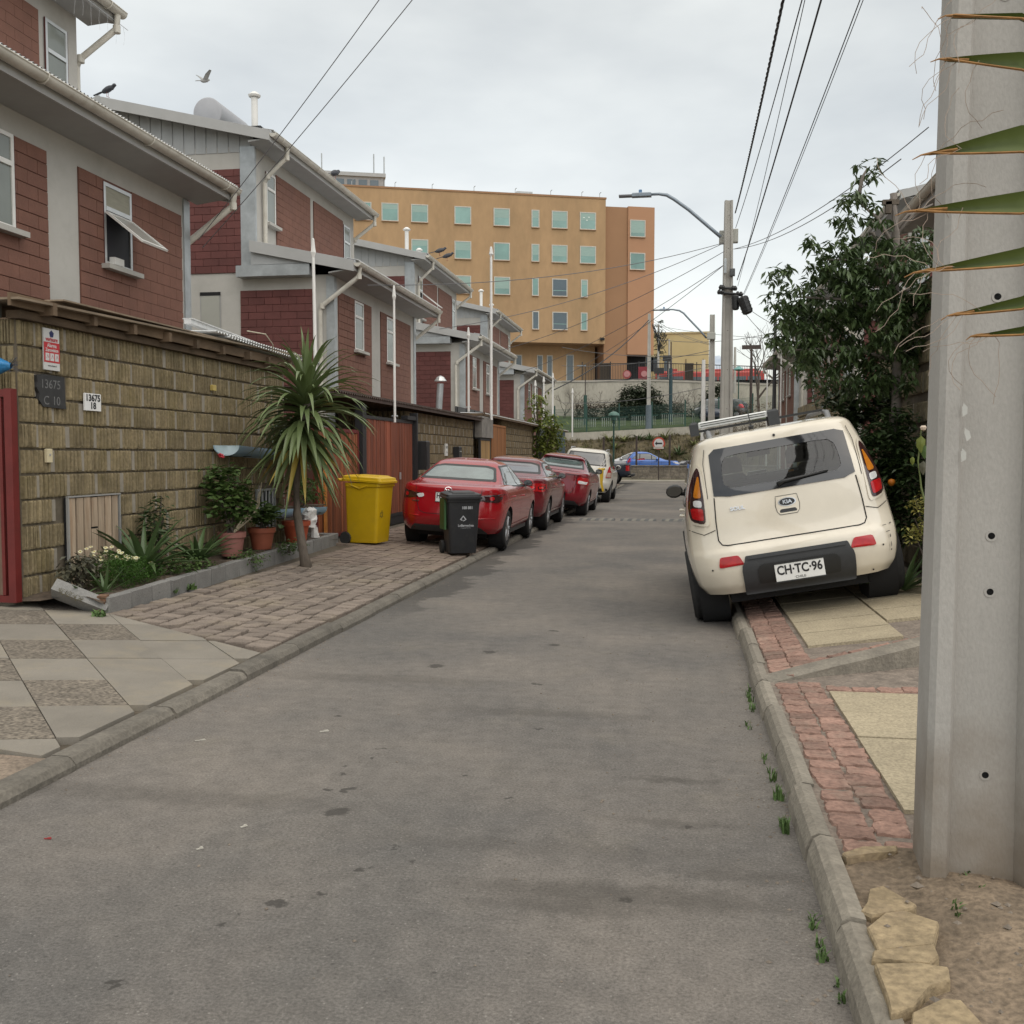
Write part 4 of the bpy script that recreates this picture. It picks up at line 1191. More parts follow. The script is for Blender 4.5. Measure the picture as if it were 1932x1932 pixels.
# string lights under the top eave of the nearest house
t = thing('icicle_lights', (-9.35, 8.5, 8.75), 'white icicle string lights hanging under the top left eave', 'string lights')
il = MB()
for k in range(34):
    y = -.2 + k * .235
    il.tube([(.02, y, 0), (.02 + .02 * sin(k), y + .01, -.15), (.02, y, -.22 - .16 * abs(sin(k * 1.7)))], .002, 4)
il.tube([(.02, -.3, 0.01), (.02, 7.7, 0.01)], .006, 4)
il.build('light_strand', mat('clear_plastic', (.62, .64, .66), .2), t)['kind'] = 'stuff'
# pipe flue on the carport roof of the third house
t = thing('flue_pipe', (-6.4, 26.3, 2.72), 'short galvanised stove flue with a cone cap on the carport roof', 'flue')
MB().tube([(0, 0, 0), (.05, 0, .75)], .09, 12).build('pipe', M_galv, t, smooth=True, auto=40)
MB().lathe([(.17, 0), (.1, .1), (.02, .14)], 12).build('cap', M_alu, t, (.05, 0, .82))
# flagpoles
def flagpole(x, y, z0, z1, label, r=.03, lean=0):
    t = thing('flagpole', (x, y, z0), label, 'flagpole', 'white flagpoles along the left walls')
    MB().tube([(0, 0, 0), (lean * .5, 0, (z1 - z0) * .5), (lean, 0, z1 - z0 - .28)], [r, r * .95, r * .85], 10).build('pole', M_white, t, smooth=True, auto=40)
    MB().lathe([(.02, z1 - z0 - .28), (r * 1.6, z1 - z0 - .2), (r * 1.3, z1 - z0 - .16), (r * .7, z1 - z0), (.001, z1 - z0 + .02)], 6).build('finial', M_white, t, (lean, 0, 0))
    MB().tube([(-.06, 0, .12), (.06, 0, .12)], .02, 6).build('clamp', M_galv, t)
flagpole(-5.55, 14.85, 2.85, 4.85, 'white flagpole with spear tip behind the yucca', .028, -.02)
flagpole(-5.5, 19.0, 2.2, 4.82, 'white flagpole rising from the red slatted gate', .026, 0)
flagpole(-5.5, 25.9, 2.7, 4.88, 'white flagpole on the second block wall', .03)
flagpole(-5.5, 29.1, 2.6, 7.6, 'tallest white flagpole above the concrete lintel', .042)
for (px, pt, y, lb) in ((1055, 768, 40.5, 'far white flagpole just left of the young street tree top'), (1091, 739, 43, 'far white flagpole behind the street tree crown'), (1101, 746, 46, 'far white flagpole second from the ochre block side'), (1131, 729, 49, 'far white flagpole against the last gutter end')):
    pass
for (cx, ct, cb, y, lb) in ((1185, 1055, 1400, 41, 'far white flagpole left of the street tree top'), (1265, 1020, 1360, 44, 'far white flagpole behind the street tree'), (1350, 985, 1430, 47, 'far white flagpole at the end of the last gutter'), (1535, 1130, 1530, 51, 'lone white flagpole before the grey retaining wall')):
    px = (1600 + cx / 2.415) * .483
    a = at_y(px, (1050 + cb / 2.415) * .483, y); c = at_y(px, (1050 + ct / 2.415) * .483, y)
    flagpole(a.x, y, a.z - .3, c.z, lb, .04)
# pigeons
M_pig = mat('pigeon_grey', (.045, .048, .058), .6, .2, 20)
def bird(name, loc, rz, label, m, s=1.0, wings=False):
    t = thing(name, loc, label, 'bird', 'birds')
    t.rotation_euler = (0, 0, rz); t.scale = (s, s, s)
    b = MB()
    prof = [(0, .001), (.02, .018), (.06, .042), (.12, .058), (.18, .055), (.23, .040), (.27, .022)]
    rows = []
    for d, r in prof:
        rows.append([( d - .13, r * .85 * cos(a), .09 + d * .28 + r * sin(a)) for a in [2 * pi * k / 10 for k in range(11)]])
    b.grid(rows)
    hd = [(.0, .02), (.02, .032), (.045, .03), (.06, .012)]
    rows = []
    for d, r in hd:
        rows.append([(.115 + d, r * cos(a), .19 + r * sin(a)) for a in [2 * pi * k / 8 for k in range(9)]])
    b.grid(rows)
    b.tube([(.08, 0, .14), (.13, 0, .18)], [.04, .03], 8)
    b.tube([(.17, 0, .188), (.195, 0, .182)], [.008, .002], 5)
    b.add([(-.12, -.02, .10), (-.12, .02, .10), (-.27, .03, .05), (-.27, -.03, .05), (-.12, -.02, .085), (-.12, .02, .085), (-.27, .03, .042), (-.27, -.03, .042)], [(0, 1, 2, 3), (4, 7, 6, 5), (0, 3, 7, 4), (1, 5, 6, 2), (3, 2, 6, 7)])
    b.build('body', m, t, smooth=True, auto=60)
    if wings:
        for sd in (-1, 1):
            w = MB(); w.grid([[(.08, sd * .03, .14), (.06, sd * .16, .26), (.02, sd * .30, .34)], [(-.06, sd * .03, .14), (-.07, sd * .15, .25), (-.05, sd * .30, .34)]])
            w.grid([[(.08, sd * .03, .13), (.06, sd * .16, .25), (.02, sd * .30, .333)], [(-.06, sd * .03, .13), (-.07, sd * .15, .24), (-.05, sd * .30, .333)]])
            w.build('wing', m, t, fix=False)
    else:
        for sd in (-.02, .02):
            MB().tube([(.01, sd, .10), (.0, sd, 0), (.03, sd, 0)], .005, 4).build('leg', mat('bird_leg', (.3, .1, .08), .6), t)
    return t
p = at_y(214, 180, 22.5); bird('pigeon', (-13.4, 22.3, 9.98), -.1, 'dark pigeon sitting on the ridge of the second house', M_pig, 1.35)
p = at_y(385, 155, 30); bird('pigeon', (p.x, p.y, p.z - .1), 1.1, 'small pale bird flying in the open sky', mat('pale_bird', (.3, .3, .29), .7), 1.15, True)
p = at_y(812, 463, 37); bird('pigeon', (-9.0, 37.2, 9.03), .4, 'dark pigeon nearest the third house roof corner', M_pig, 1.5)
bird('pigeon', (-8.95, 38.2, 9.03), .2, 'dark pigeon further back on the third house gutter', M_pig, 1.5)
p = at_y(610, 300, 27); bird('pigeon', (-9.35, 26.6, 9.02), 1.4, 'dark pigeon on the upper gutter of the second house', M_pig, 1.5)
# ------------------------------------------------------------------ vehicles
M_chrome = mat('chrome', (.75, .75, .76), .12, .03, 3, metal=1)
M_lampred = mat('lamp_red', (.42, .008, .012), .12, .2, 20, spec=.7)
M_lampamber = mat('lamp_amber', (.50, .17, .015), .15, .15, 20, spec=.7)
M_lampclear = mat('lamp_clear', (.62, .62, .62), .12, .12, 30, spec=.8)
M_lampdark = mat('lamp_dark', (.035, .012, .014), .08, .1, 10, spec=.8)
M_carglass = mat('car_glass', (.018, .022, .024), .03, .05, 3, spec=.9, ior=1.7)
M_skyglass = mat('raked_rear_glass', (.11, .145, .14), .04, .4, 2.2, spec=1.0, ior=1.9)
M_platew = mat('plate_white', (.72, .72, .70), .4, .04, 10)
M_trim = mat('bumper_plastic', (.035, .037, .040), .55, .1, 30, bump=.1, bscale=200)
M_rim = mat('alloy_rim', (.42, .42, .43), .3, .08, 6, metal=.8)
def paint(name, c, rough=.28, coat=.8, dirt=None, metal=.0, var=.04):
    return mat(name, c, rough, var, 3, coat=coat, dirt=dirt, metal=metal)

def pchip(xs, ys, x):
    n = len(xs)
    h = [xs[i + 1] - xs[i] for i in range(n - 1)]
    d = [(ys[i + 1] - ys[i]) / h[i] for i in range(n - 1)]
    m = [d[0]] + [0 if d[i - 1] * d[i] <= 0 else 2 * d[i - 1] * d[i] / (d[i - 1] + d[i]) for i in range(1, n - 1)] + [d[-1]]
    i = 0
    while i < n - 2 and x > xs[i + 1]: i += 1
    t = min(1, max(0, (x - xs[i]) / h[i]))
    return ((1 + 2 * t) * (1 - t) ** 2 * ys[i] + t * (1 - t) ** 2 * h[i] * m[i] + t * t * (3 - 2 * t) * ys[i + 1] + t * t * (t - 1) * h[i] * m[i + 1])

def chaikin(poly, n=2):
    for _ in range(n):
        out = []
        for i in range(len(poly)):
            p, q = poly[i], poly[(i + 1) % len(poly)]
            out += [(p[0] * .75 + q[0] * .25, p[1] * .75 + q[1] * .25), (p[0] * .25 + q[0] * .75, p[1] * .25 + q[1] * .75)]
        poly = out
    return poly

class Shell:
    """car body from level outlines: rows of (z, rear y, front y, half width); outline is a rounded oblong"""
    def __init__(s, rows, nx=4.2, ny=9.0):
        s.z = [r[0] for r in rows]; s.r = [r[1] for r in rows]; s.f = [r[2] for r in rows]; s.w = [r[3] for r in rows]
        s.nx, s.ny = nx, ny
    def at(s, z):
        return pchip(s.z, s.r, z), pchip(s.z, s.f, z), pchip(s.z, s.w, z)
    def rear(s, x, z):
        r, f, w = s.at(z); l = (f - r) / 2
        k = max(0, 1 - min(1, abs(x) / w) ** s.nx)
        return (r + f) / 2 - l * k ** (1 / s.ny)
    def front(s, x, z):
        r, f, w = s.at(z); l = (f - r) / 2
        k = max(0, 1 - min(1, abs(x) / w) ** s.nx)
        return (r + f) / 2 + l * k ** (1 / s.ny)
    def side(s, y, z):
        r, f, w = s.at(z); l = (f - r) / 2
        k = max(0, 1 - min(1, abs(y - (r + f) / 2) / l) ** s.ny)
        return w * k ** (1 / s.nx)
    def ring(s, z, nr=14, nsd=22):
        r, f, w = s.at(z)
        pts = []
        a = .93
        xs = [-a + 2 * a * k / nr for k in range(nr + 1)]
        rear = [(x * w, s.rear(x * w, z)) for x in xs]
        y0 = rear[-1][1]; y1 = s.front(a * w, z)
        ys = [y0 + (y1 - y0) * (.5 - .5 * cos(pi * k / nsd)) for k in range(1, nsd)]
        right = [(s.side(y, z), y) for y in ys]
        front = [(x * w, s.front(x * w, z)) for x in reversed(xs)]
        left = [(-s.side(y, z), y) for y in reversed(ys)]
        return [(x, y, z) for x, y in rear + right + front + left]
    def body(s, per=5):
        zs = []
        for i in range(len(s.z) - 1):
            for k in range(per): zs.append(s.z[i] + (s.z[i + 1] - s.z[i]) * k / per)
        zs.append(s.z[-1])
        rings = [s.ring(z) for z in zs]
        n = len(rings[0]); b = MB()
        vs = [p for r in rings for p in r]
        fs = [(i * n + k, i * n + (k + 1) % n, (i + 1) * n + (k + 1) % n, (i + 1) * n + k) for i in range(len(rings) - 1) for k in range(n)]
        # caps drawn in rows so that the roof shades smoothly
        fs.append(tuple(range(n - 1, -1, -1)))
        c = (sum(p[0] for p in rings[-1]) / n, sum(p[1] for p in rings[-1]) / n, s.z[-1] + .004)
        o = len(vs); vs.append(c)
        fs += [((len(rings) - 1) * n + k, (len(rings) - 1) * n + (k + 1) % n, o) for k in range(n)]
        b.add(vs, fs)
        return b
    def patch(s, poly, where, off=.004, rows=14, cols=12, rnd=.03, skirt=.012, sgn=1):
        """a panel that follows the body: poly in (x,z) on rear/front, (y,z) on a side"""
        if rnd: poly = rounded(poly, (.02, .045)[rnd - 1] if rnd in (1, 2) else rnd)
        zmin, zmax = min(p[1] for p in poly), max(p[1] for p in poly)
        e = (zmax - zmin) * .004
        G = []
        for i in range(rows + 1):
            z = zmin + e + (zmax - zmin - 2 * e) * (.5 - .5 * cos(pi * i / rows))
            hits = []
            for k in range(len(poly)):
                p, q = poly[k], poly[(k + 1) % len(poly)]
                if (p[1] - z) * (q[1] - z) < 0 or p[1] == z:
                    t = (z - p[1]) / (q[1] - p[1]) if q[1] != p[1] else 0
                    hits.append(p[0] + t * (q[0] - p[0]))
            a, c = min(hits), max(hits)
            G.append([(a + (c - a) * k / cols, z) for k in range(cols + 1)])
        def put(u, z, d):
            if where == 'rear': return (u, s.rear(u, z) - d, z)
            if where == 'front': return (u, s.front(u, z) + d, z)
            return (sgn * (s.side(u, z) + d), u, z)
        b = MB(); b.grid([[put(u, z, off) for u, z in r] for r in G])
        loop = G[0] + [r[-1] for r in G[1:]] + list(reversed(G[-1]))[1:] + [r[0] for r in reversed(G[1:-1])]
        n = len(loop)
        b.add([put(u, z, off) for u, z in loop] + [put(u, z, off - skirt) for u, z in loop], [(k, (k + 1) % n, (k + 1) % n + n, k + n) for k in range(n)])
        return b
    def strip(s, pts, where, wd=.007, off=.0025, sgn=1):
        """a shut line"""
        b = MB(); P_ = []
        fine = []
        for i in range(len(pts) - 1):
            for k in range(6): fine.append((pts[i][0] + (pts[i + 1][0] - pts[i][0]) * k / 6, pts[i][1] + (pts[i + 1][1] - pts[i][1]) * k / 6))
        fine.append(pts[-1])
        for i, (u, z) in enumerate(fine):
            p, q = fine[max(0, i - 1)], fine[min(len(fine) - 1, i + 1)]
            d = math.hypot(q[0] - p[0], q[1] - p[1]) or 1
            nx_, nz_ = -(q[1] - p[1]) / d * wd / 2, (q[0] - p[0]) / d * wd / 2
            r = []
            for g in (-1, 1):
                uu, zz = u + g * nx_, z + g * nz_
                if where == 'rear': r.append((uu, s.rear(uu, zz) - off, zz))
                elif where == 'front': r.append((uu, s.front(uu, zz) + off, zz))
                else: r.append((sgn * (s.side(uu, zz) + off), uu, zz))
            P_.append(r)
        return b.grid(P_)

def cut(o, cutter):
    m = o.modifiers.new('cut', 'BOOLEAN'); m.object = cutter; m.operation = 'DIFFERENCE'; m.solver = 'EXACT'
    dg = bpy.context.evaluated_depsgraph_get(); dg.update()
    me = bpy.data.meshes.new_from_object(o.evaluated_get(dg))
    o.modifiers.clear(); old = o.data; o.data = me; bpy.data.meshes.remove(old)
    bpy.data.objects.remove(cutter)
    me.polygons.foreach_set('use_smooth', [True] * len(me.polygons)); me.set_sharp_from_angle(angle=R(38))

def wheel_meshes(rad, wd, rim_r, spokes=5, m_rim=None):
    b = MB()
    M = Matrix.Rotation(R(90), 4, 'Y')
    b.lathe([(rim_r, -wd / 2), (rad * .93, -wd / 2), (rad, -wd * .36), (rad, wd * .36), (rad * .93, wd / 2), (rim_r, wd / 2), (rim_r, -wd / 2)], 28, M, cap=False)
    tyre = b.mesh('tyre', M_rubber, smooth=True, auto=35)
    b = MB()
    b.lathe([(rim_r + .002, wd * .42), (rim_r * .90, wd * .45), (rim_r * .88, wd * .1), (.02, wd * .1)], 28, M)
    for k in range(spokes):
        for d in (-.14, .14):
            a = 2 * pi * k / spokes + d
            b.tube([(wd * .36, .05 * cos(a), .05 * sin(a)), (wd * .40, rim_r * .92 * cos(a - d * .5), rim_r * .92 * sin(a - d * .5))], [.028, .022], 4)
    b.lathe([(.06, wd * .30), (.055, wd * .42), (.001, wd * .43)], 12, M)
    rim = b.mesh('rim', m_rim or M_rim, smooth=True, auto=35)
    b = MB().lathe([(rim_r * .87, wd * .12), (.01, wd * .12)], 20, M)
    hub = b.mesh('brake_disc', M_dark)
    return tyre, rim, hub

def build_car(name, label, cat, loc, rot, sh, paintm, axles, rad, group=None, sidewin=None, rearwin=None, handles=(), mirror=None,
              lines=(), rearlines=(), glass=None, rearglass=None, tyrew=.2, track=None, under=True, sills=True, pillars=(), frontwin=None, belt=None, wheelcut=.055, spokes=5, door=None, body_mats=None, cutters=None, rimr=None):
    t = thing(name, loc, label, cat, group, rot)
    glass = glass or M_carglass
    body = sh.body().build('body', [paintm, M_dark], None, smooth=True, auto=38)
    c = MB(); c.m = 1
    for y in axles:
        for sx in (-1, 1):
            w = sh.side(y, rad + .25)
            Mx = Matrix.Translation((sx * (w - .30), y, rad)) @ Matrix.Rotation(R(90) * sx, 4, 'Y')
            c.lathe([(rad + wheelcut, 0), (rad + wheelcut, .6)], 32, Mx)
    if cutters: cutters(c)
    cut(body, c.build('wheel_cutter', [M_dark, M_dark], None)); body.parent = t
    # the cut faces are dark
    tyre, rim, hub = wheel_meshes(rad, tyrew, rimr or rad * .66, spokes)
    for y in axles:
        for sx in (-1, 1):
            w = track / 2 if track else sh.side(y, rad + .25) - tyrew / 2 - .02
            wh = link('wheel', tyre, t, (sx * w, y, rad), (0, 0, 0 if sx > 0 else pi))
            link('rim', rim, wh); link('brake_disc', hub, wh)
            # wheel house lining
            ln = MB(); Mx = Matrix.Translation((sx * (sh.side(y, rad + .25) - .295), y, rad)) @ Matrix.Rotation(R(90) * sx, 4, 'Y')
            ln.lathe([(rad + wheelcut - .004, .25), (rad + wheelcut - .004, .0), (.02, .0)], 28, Mx, cap=False)
            ln.build('wheel_arch_liner', M_dark, t, smooth=True, auto=30)
    for sx in (-1, 1):
        if sidewin:
            sh.patch(sidewin, 'side', .003, 10, 22, sgn=sx).build('window_surround', M_black, t, smooth=True, fix=True)
            ps = sorted(pillars)
            poly = shrink(sidewin, .028)
            ys = [min(p[0] for p in poly) - 1] + [q for q in ps] + [max(p[0] for p in poly) + 1]
            cp = rounded(poly, .04)
            for k in range(len(ys) - 1):
                seg = clip(clip(cp, 1, 0, ys[k + 1] - .03), -1, 0, -(ys[k] + .03))
                if len(seg) > 2: sh.patch(seg, 'side', .006, 10, 14, rnd=0, sgn=sx).build('side_window', glass, t, smooth=True)
        for (y, z) in handles:
            h = MB(); x = sh.side(y, z)
            h.tube([(sx * (x - .01), y - .09, z), (sx * (x + .028), y - .06, z + .004), (sx * (x + .028), y + .06, z + .004), (sx * (x - .01), y + .09, z)], [.010, .014, .014, .010], 6)
            h.build('door_handle', paintm, t, smooth=True)
        for l in lines: sh.strip(l, 'side', sgn=sx).build('door_gap', M_dark, t, fix=False)
        if mirror:
            y, z, m_ = mirror
            x = sh.side(y, z)
            b = MB(); rows = []
            for k, (d, r) in enumerate(((-.06, .02), (-.05, .075), (0, .095), (.06, .085), (.12, .03))):
                rows.append([(sx * (x + .10 + .095 * cos(a) * r / .095), y + d, z + .035 + r * .8 * sin(a)) for a in [2 * pi * q / 12 for q in range(13)]])
            b.grid(rows); b.tube([(sx * (x - .05), y + .05, z - .03), (sx * (x + .07), y + .03, z + .01)], .025, 6)
            mo = b.build('mirror', m_, t, smooth=True)
            MB().grid([[(sx * (x + .10 + .082 * cos(a) * q), y - .062, z + .035 + .055 * sin(a) * q) for a in [2 * pi * k / 12 for k in range(13)]] for q in (.01, 1)]).build('mirror_glass', M_carglass, mo, fix=False)
        if sills:
            q = MB(); y0, y1 = axles[0] + rad + .1, axles[1] - rad - .1
            q.box(*sorted((sx * (sh.side((y0 + y1) / 2, sh.z[0] + .02) - .06), sx * (sh.side((y0 + y1) / 2, sh.z[0] + .02) + .004))), y0, y1, sh.z[0] - .05, sh.z[0] + .02)
            q.build('side_sill', M_trim, t)
    if rearwin:
        sh.patch(rearwin, 'rear', .004, 14, 16).build('window_surround', M_black, t, smooth=True)
        sh.patch(shrink(rearwin, .035), 'rear', .008, 14, 16).build('rear_window', rearglass or glass, t, smooth=True)
    if frontwin:
        sh.patch(frontwin, 'front', .004, 14, 16).build('windscreen', glass, t, smooth=True)
    for l in rearlines: sh.strip(l, 'rear').build('boot_gap', M_dark, t, fix=False)
    b = MB(); w = sh.w[0]; b.box(-w * .72, w * .72, axles[0] - .45, axles[1] + .3, sh.z[0] - .10, sh.z[0] + .02); b.build('underbody', M_dark, t)
    return t
def shrink(poly, d):
    """move every edge in by about d"""
    n = len(poly); out = []
    ar = sum(poly[i][0] * poly[(i + 1) % n][1] - poly[(i + 1) % n][0] * poly[i][1] for i in range(n))
    sg = 1 if ar > 0 else -1
    for i in range(n):
        a, b, c = poly[i - 1], poly[i], poly[(i + 1) % n]
        e1_, e2_ = Vector((b[0] - a[0], b[1] - a[1])), Vector((c[0] - b[0], c[1] - b[1]))
        n1, n2 = Vector((-e1_.y, e1_.x)).normalized() * sg, Vector((-e2_.y, e2_.x)).normalized() * sg
        m = n1 + n2; k = max(.35, m.length_squared / 2)
        out.append((b[0] + m.x * d / k * 1.0, b[1] + m.y * d / k * 1.0))
    return out
def mirror_poly(p): return [(-x, z) for x, z in reversed(p)]
def rear_text(par, sh, s, x, z, size, m, sx=1, bold=0, off=.012, ex=.003):
    slope = (sh.rear(x, z + .03) - sh.rear(x, z - .03)) / .06
    return text_mesh('badge_lettering', s, size, m, par, frame_matrix((x, sh.rear(x, z) - off, z), (1, 0, 0), (0, slope, 1)), ex, sx, bold)
def plate(par, sh, x, z, s1, s2, w=.36, h=.13, off=.02, text=True, y=None):
    yy = (sh.rear(x, z) if y is None else y) - off
    b = MB().bev(-w / 2, w / 2, -h / 2, h / 2, 0, .008, .003)
    o = b.build('number_plate', M_platew, par, (x, yy + .004, z), (R(90), 0, 0))
    # frame
    for (a0, a1, c0, c1) in ((-w / 2 - .008, w / 2 + .008, h / 2 + .0005, h / 2 + .009), (-w / 2 - .008, w / 2 + .008, -h / 2 - .009, -h / 2 - .0005)):
        MB().box(a0, a1, c0, c1, -.002, .012).build('plate_frame', M_black, o)
    text_mesh('plate_lettering', s1, h * .72, mat('plate_ink', (.015, .015, .017), .6), o, Matrix.Translation((0, h * .10, .009)), .0008, 1, .003, fit=w * .92)
    if s2: text_mesh('plate_lettering', s2, h * .2, mat('plate_ink', (.015, .015, .017), .6), o, Matrix.Translation((0, -h * .36, .009)), .0008, 1.1)
    return o

# --- cream hatchback straddling the right kerb
soul_sh = Shell([(.27, .10, 3.98, .80), (.36, .03, 4.06, .855), (.50, .0, 4.10, .885), (.62, .015, 4.10, .893), (.68, .05, 4.08, .892), (.80, .085, 4.02, .882), (.95, .10, 3.80, .862),
                 (1.02, .11, 3.30, .845), (1.10, .125, 3.10, .828), (1.25, .175, 2.85, .782), (1.38, .23, 2.66, .742), (1.50, .28, 2.46, .70), (1.565, .30, 2.34, .668), (1.605, .34, 2.2, .61), (1.632, .50, 1.95, .47)], 6.0, 12)
M_cream_paint = paint('cream_paint', (.70, .64, .53), .2, 1.0, dirt=((.40, .32, .22), .16, 1.6))
def soul_tunnel(c):
    # the cabin is open from the rear glass to the windscreen
    p = rounded([(-.505, 1.155), (.505, 1.155), (.475, 1.445), (-.475, 1.445)], .09, 6)
    c.prism(p, 'y', -.3, 3.6)
soul = build_car('parked_car', 'cream hatchback tilted over the right kerb with its rear towards the viewer', 'car', (1.085, 8.92, .16), (0, -R(10.0), R(.3)), soul_sh, M_cream_paint,
                 (.74, 3.29), .325, group=None, sidewin=[(.55, 1.02), (.75, 1.44), (2.25, 1.44), (2.95, 1.08), (2.9, 1.0)], handles=((1.25, .93), (2.3, .93)), mirror=(2.75, 1.09, M_black),
                 lines=([(1.0, .5), (.95, 1.0), (1.1, 1.42)], [(1.95, .4), (1.95, 1.0)]), tyrew=.225, track=1.60, cutters=soul_tunnel, pillars=(1.9, 1.05), rimr=.22)
S = soul_sh
soul.scale = (1.035, 1.035, 1.035)
# dark ring of the rear glass with a clear middle
def ring_patch(sh, outer, inner, where, off, m, name, par, n=48):
    """ring between two rounded outlines"""
    def resample(poly, rnd):
        poly = rounded(poly, rnd, 6)
        L = [0]
        for i in range(len(poly)):
            p, q = poly[i], poly[(i + 1) % len(poly)]; L.append(L[-1] + math.hypot(q[0] - p[0], q[1] - p[1]))
        cx = sum(p[0] for p in poly) / len(poly); cz = sum(p[1] for p in poly) / len(poly)
        out = []
        for k in range(n):
            a = 2 * pi * k / n + .01; d = (cos(a), sin(a)); best = None
            for i in range(len(poly)):
                p, q = poly[i], poly[(i + 1) % len(poly)]
                ex, ez = q[0] - p[0], q[1] - p[1]
                den = d[0] * ez - d[1] * ex
                if abs(den) < 1e-12: continue
                t = ((p[0] - cx) * ez - (p[1] - cz) * ex) / den; u = ((p[0] - cx) * d[1] - (p[1] - cz) * d[0]) / den
                if t > 0 and -1e-6 <= u <= 1 + 1e-6: best = t if best is None else max(best, t)
            out.append((cx + d[0] * best, cz + d[1] * best))
        return out
    o, i_ = resample(outer, .03), resample(inner, .09)
    rows = []
    for f in (0, .33, .66, 1):
        r = [(o[k][0] + (i_[k][0] - o[k][0]) * f, o[k][1] + (i_[k][1] - o[k][1]) * f) for k in range(n)]
        r.append(r[0]); rows.append([(x, sh.rear(x, z) - off, z) for x, z in r])
    b = MB().grid(rows)
    b.grid([[(x, y + .012, z) for x, y, z in rows[0]], rows[0]])
    return b.build(name, m, par, smooth=True, fix=False)
M_tint = mat('black_glass_band', (.012, .014, .018), .04, .05, 3, spec=.9)
ring_patch(S, [(-.585, 1.095), (.585, 1.095), (.588, 1.12), (.568, 1.51), (-.568, 1.51), (-.588, 1.12)], [(-.50, 1.16), (.50, 1.16), (.47, 1.44), (-.47, 1.44)], 'rear', .009, M_tint, 'window_surround', soul, 64)
def clear_glass():
    m = bpy.data.materials.new('clear_car_glass'); m.use_nodes = True
    nt = m.node_tree; N = nt.nodes; b = N['Principled BSDF']; N.remove(b)
    tr = N.new('ShaderNodeBsdfTransparent'); tr.inputs[0].default_value = (.62, .68, .66, 1)
    gl = N.new('ShaderNodeBsdfGlossy'); gl.inputs['Roughness'].default_value = .02
    fr = N.new('ShaderNodeFresnel'); fr.inputs['IOR'].default_value = 1.75
    mx = N.new('ShaderNodeMixShader')
    nt.links.new(fr.outputs[0], mx.inputs[0]); nt.links.new(tr.outputs[0], mx.inputs[1]); nt.links.new(gl.outputs[0], mx.inputs[2])
    nt.links.new(mx.outputs[0], N['Material Output'].inputs[0]); return m
M_clear = clear_glass()
S.patch([(-.51, 1.148), (.51, 1.148), (.478, 1.448), (-.478, 1.448)], 'rear', .003, 14, 16, rnd=2, skirt=0).build('rear_window', M_clear, soul, smooth=True, fix=False)
S.patch([(-.55, 1.12), (.55, 1.12), (.50, 1.46), (-.50, 1.46)], 'front', .003, 14, 16, rnd=2, skirt=0).build('windscreen', M_clear, soul, smooth=True, fix=False)
# seats seen through the glass
M_seat = mat('seat_cloth', (.055, .055, .055), .9, .2, 30)
for (x, y, z, w, h) in ((-.36, 1.75, 1.245, .28, .16), (.36, 1.75, 1.245, .28, .16)):
    MB().bev(x - w / 2, x + w / 2, y - .04, y + .04, z, z + h, .04).build('headrest', M_seat, soul)
for (x, w) in ((-.36, .46), (.36, .46)):
    MB().bev(x - w / 2, x + w / 2, .95, 1.1, 1.135, 1.19, .03).build('rear_seat_top', M_seat, soul)
    MB().bev(x - .12, x + .12, .97, 1.07, 1.19, 1.255, .03).build('headrest', M_seat, soul)
MB().box(-.5, .5, 2.65, 2.95, 1.11, 1.165).build('dashboard', M_seat, soul)
MB().cbox((.0, 2.25, 1.40), (.24, .02, .07)).build('inner_mirror', M_black, soul)
MB().cbox((.16, .93, 1.2), (.05, .004, .018)).build('airbag_label', M_lampamber, soul)
MB().cbox((-.02, 2.6, 1.19), (.2, .1, .03)).build('papers', M_platew, soul)
# lamps
def soul_lamp(sx):
    f = (lambda p: p) if sx > 0 else mirror_poly
    o = S.patch(f([(.690, .885), (.815, .925), (.818, 1.06), (.785, 1.20), (.725, 1.335), (.685, 1.385), (.672, 1.34), (.675, 1.1)]), 'rear', .010, 16, 8, rnd=2, skirt=.03).build('tail_light', M_lampdark, soul, smooth=True)
    for poly, m, nm in (([(.702, .92), (.795, .945), (.800, 1.04), (.694, 1.025)], M_lampred, 'brake_lens'), ([(.700, 1.035), (.770, 1.05), (.765, 1.105), (.695, 1.095)], M_lampclear, 'reverse_lens'),
                        ([(.694, 1.115), (.762, 1.125), (.735, 1.21), (.698, 1.30), (.686, 1.30)], M_lampamber, 'indicator_lens')):
        S.patch(f(poly), 'rear', .014, 10, 6, rnd=1, skirt=.006).build(nm, m, o, smooth=True)
    S.patch(f([(.66, .86), (.835, .905), (.838, 1.08), (.80, 1.22), (.735, 1.36), (.682, 1.42), (.655, 1.36), (.655, 1.1)]), 'rear', .004, 16, 8, rnd=2, skirt=.01).build('lamp_rim', M_cream_paint, o, smooth=True)
    S.patch(f([(.43, .515), (.645, .51), (.625, .60), (.47, .60)]), 'rear', .008, 6, 8, rnd=1).build('reflector', M_lampred, soul, smooth=True)
    S.strip(f([(.62, .83), (.72, .80), (.86, .86)]), 'rear', .006).build('bumper_gap', M_dark, soul, fix=False)
    b = MB().tube([(sx * .52, .62, 1.585), (sx * .525, .72, 1.665), (sx * .53, 1.0, 1.68), (sx * .52, 1.9, 1.68), (sx * .50, 2.2, 1.60)], [.028, .024, .02, .02, .02], 8)
    b.build('roof_rail', mat('grey_rail', (.22, .225, .23), .5), soul, smooth=True)
for sx in (-1, 1): soul_lamp(sx)
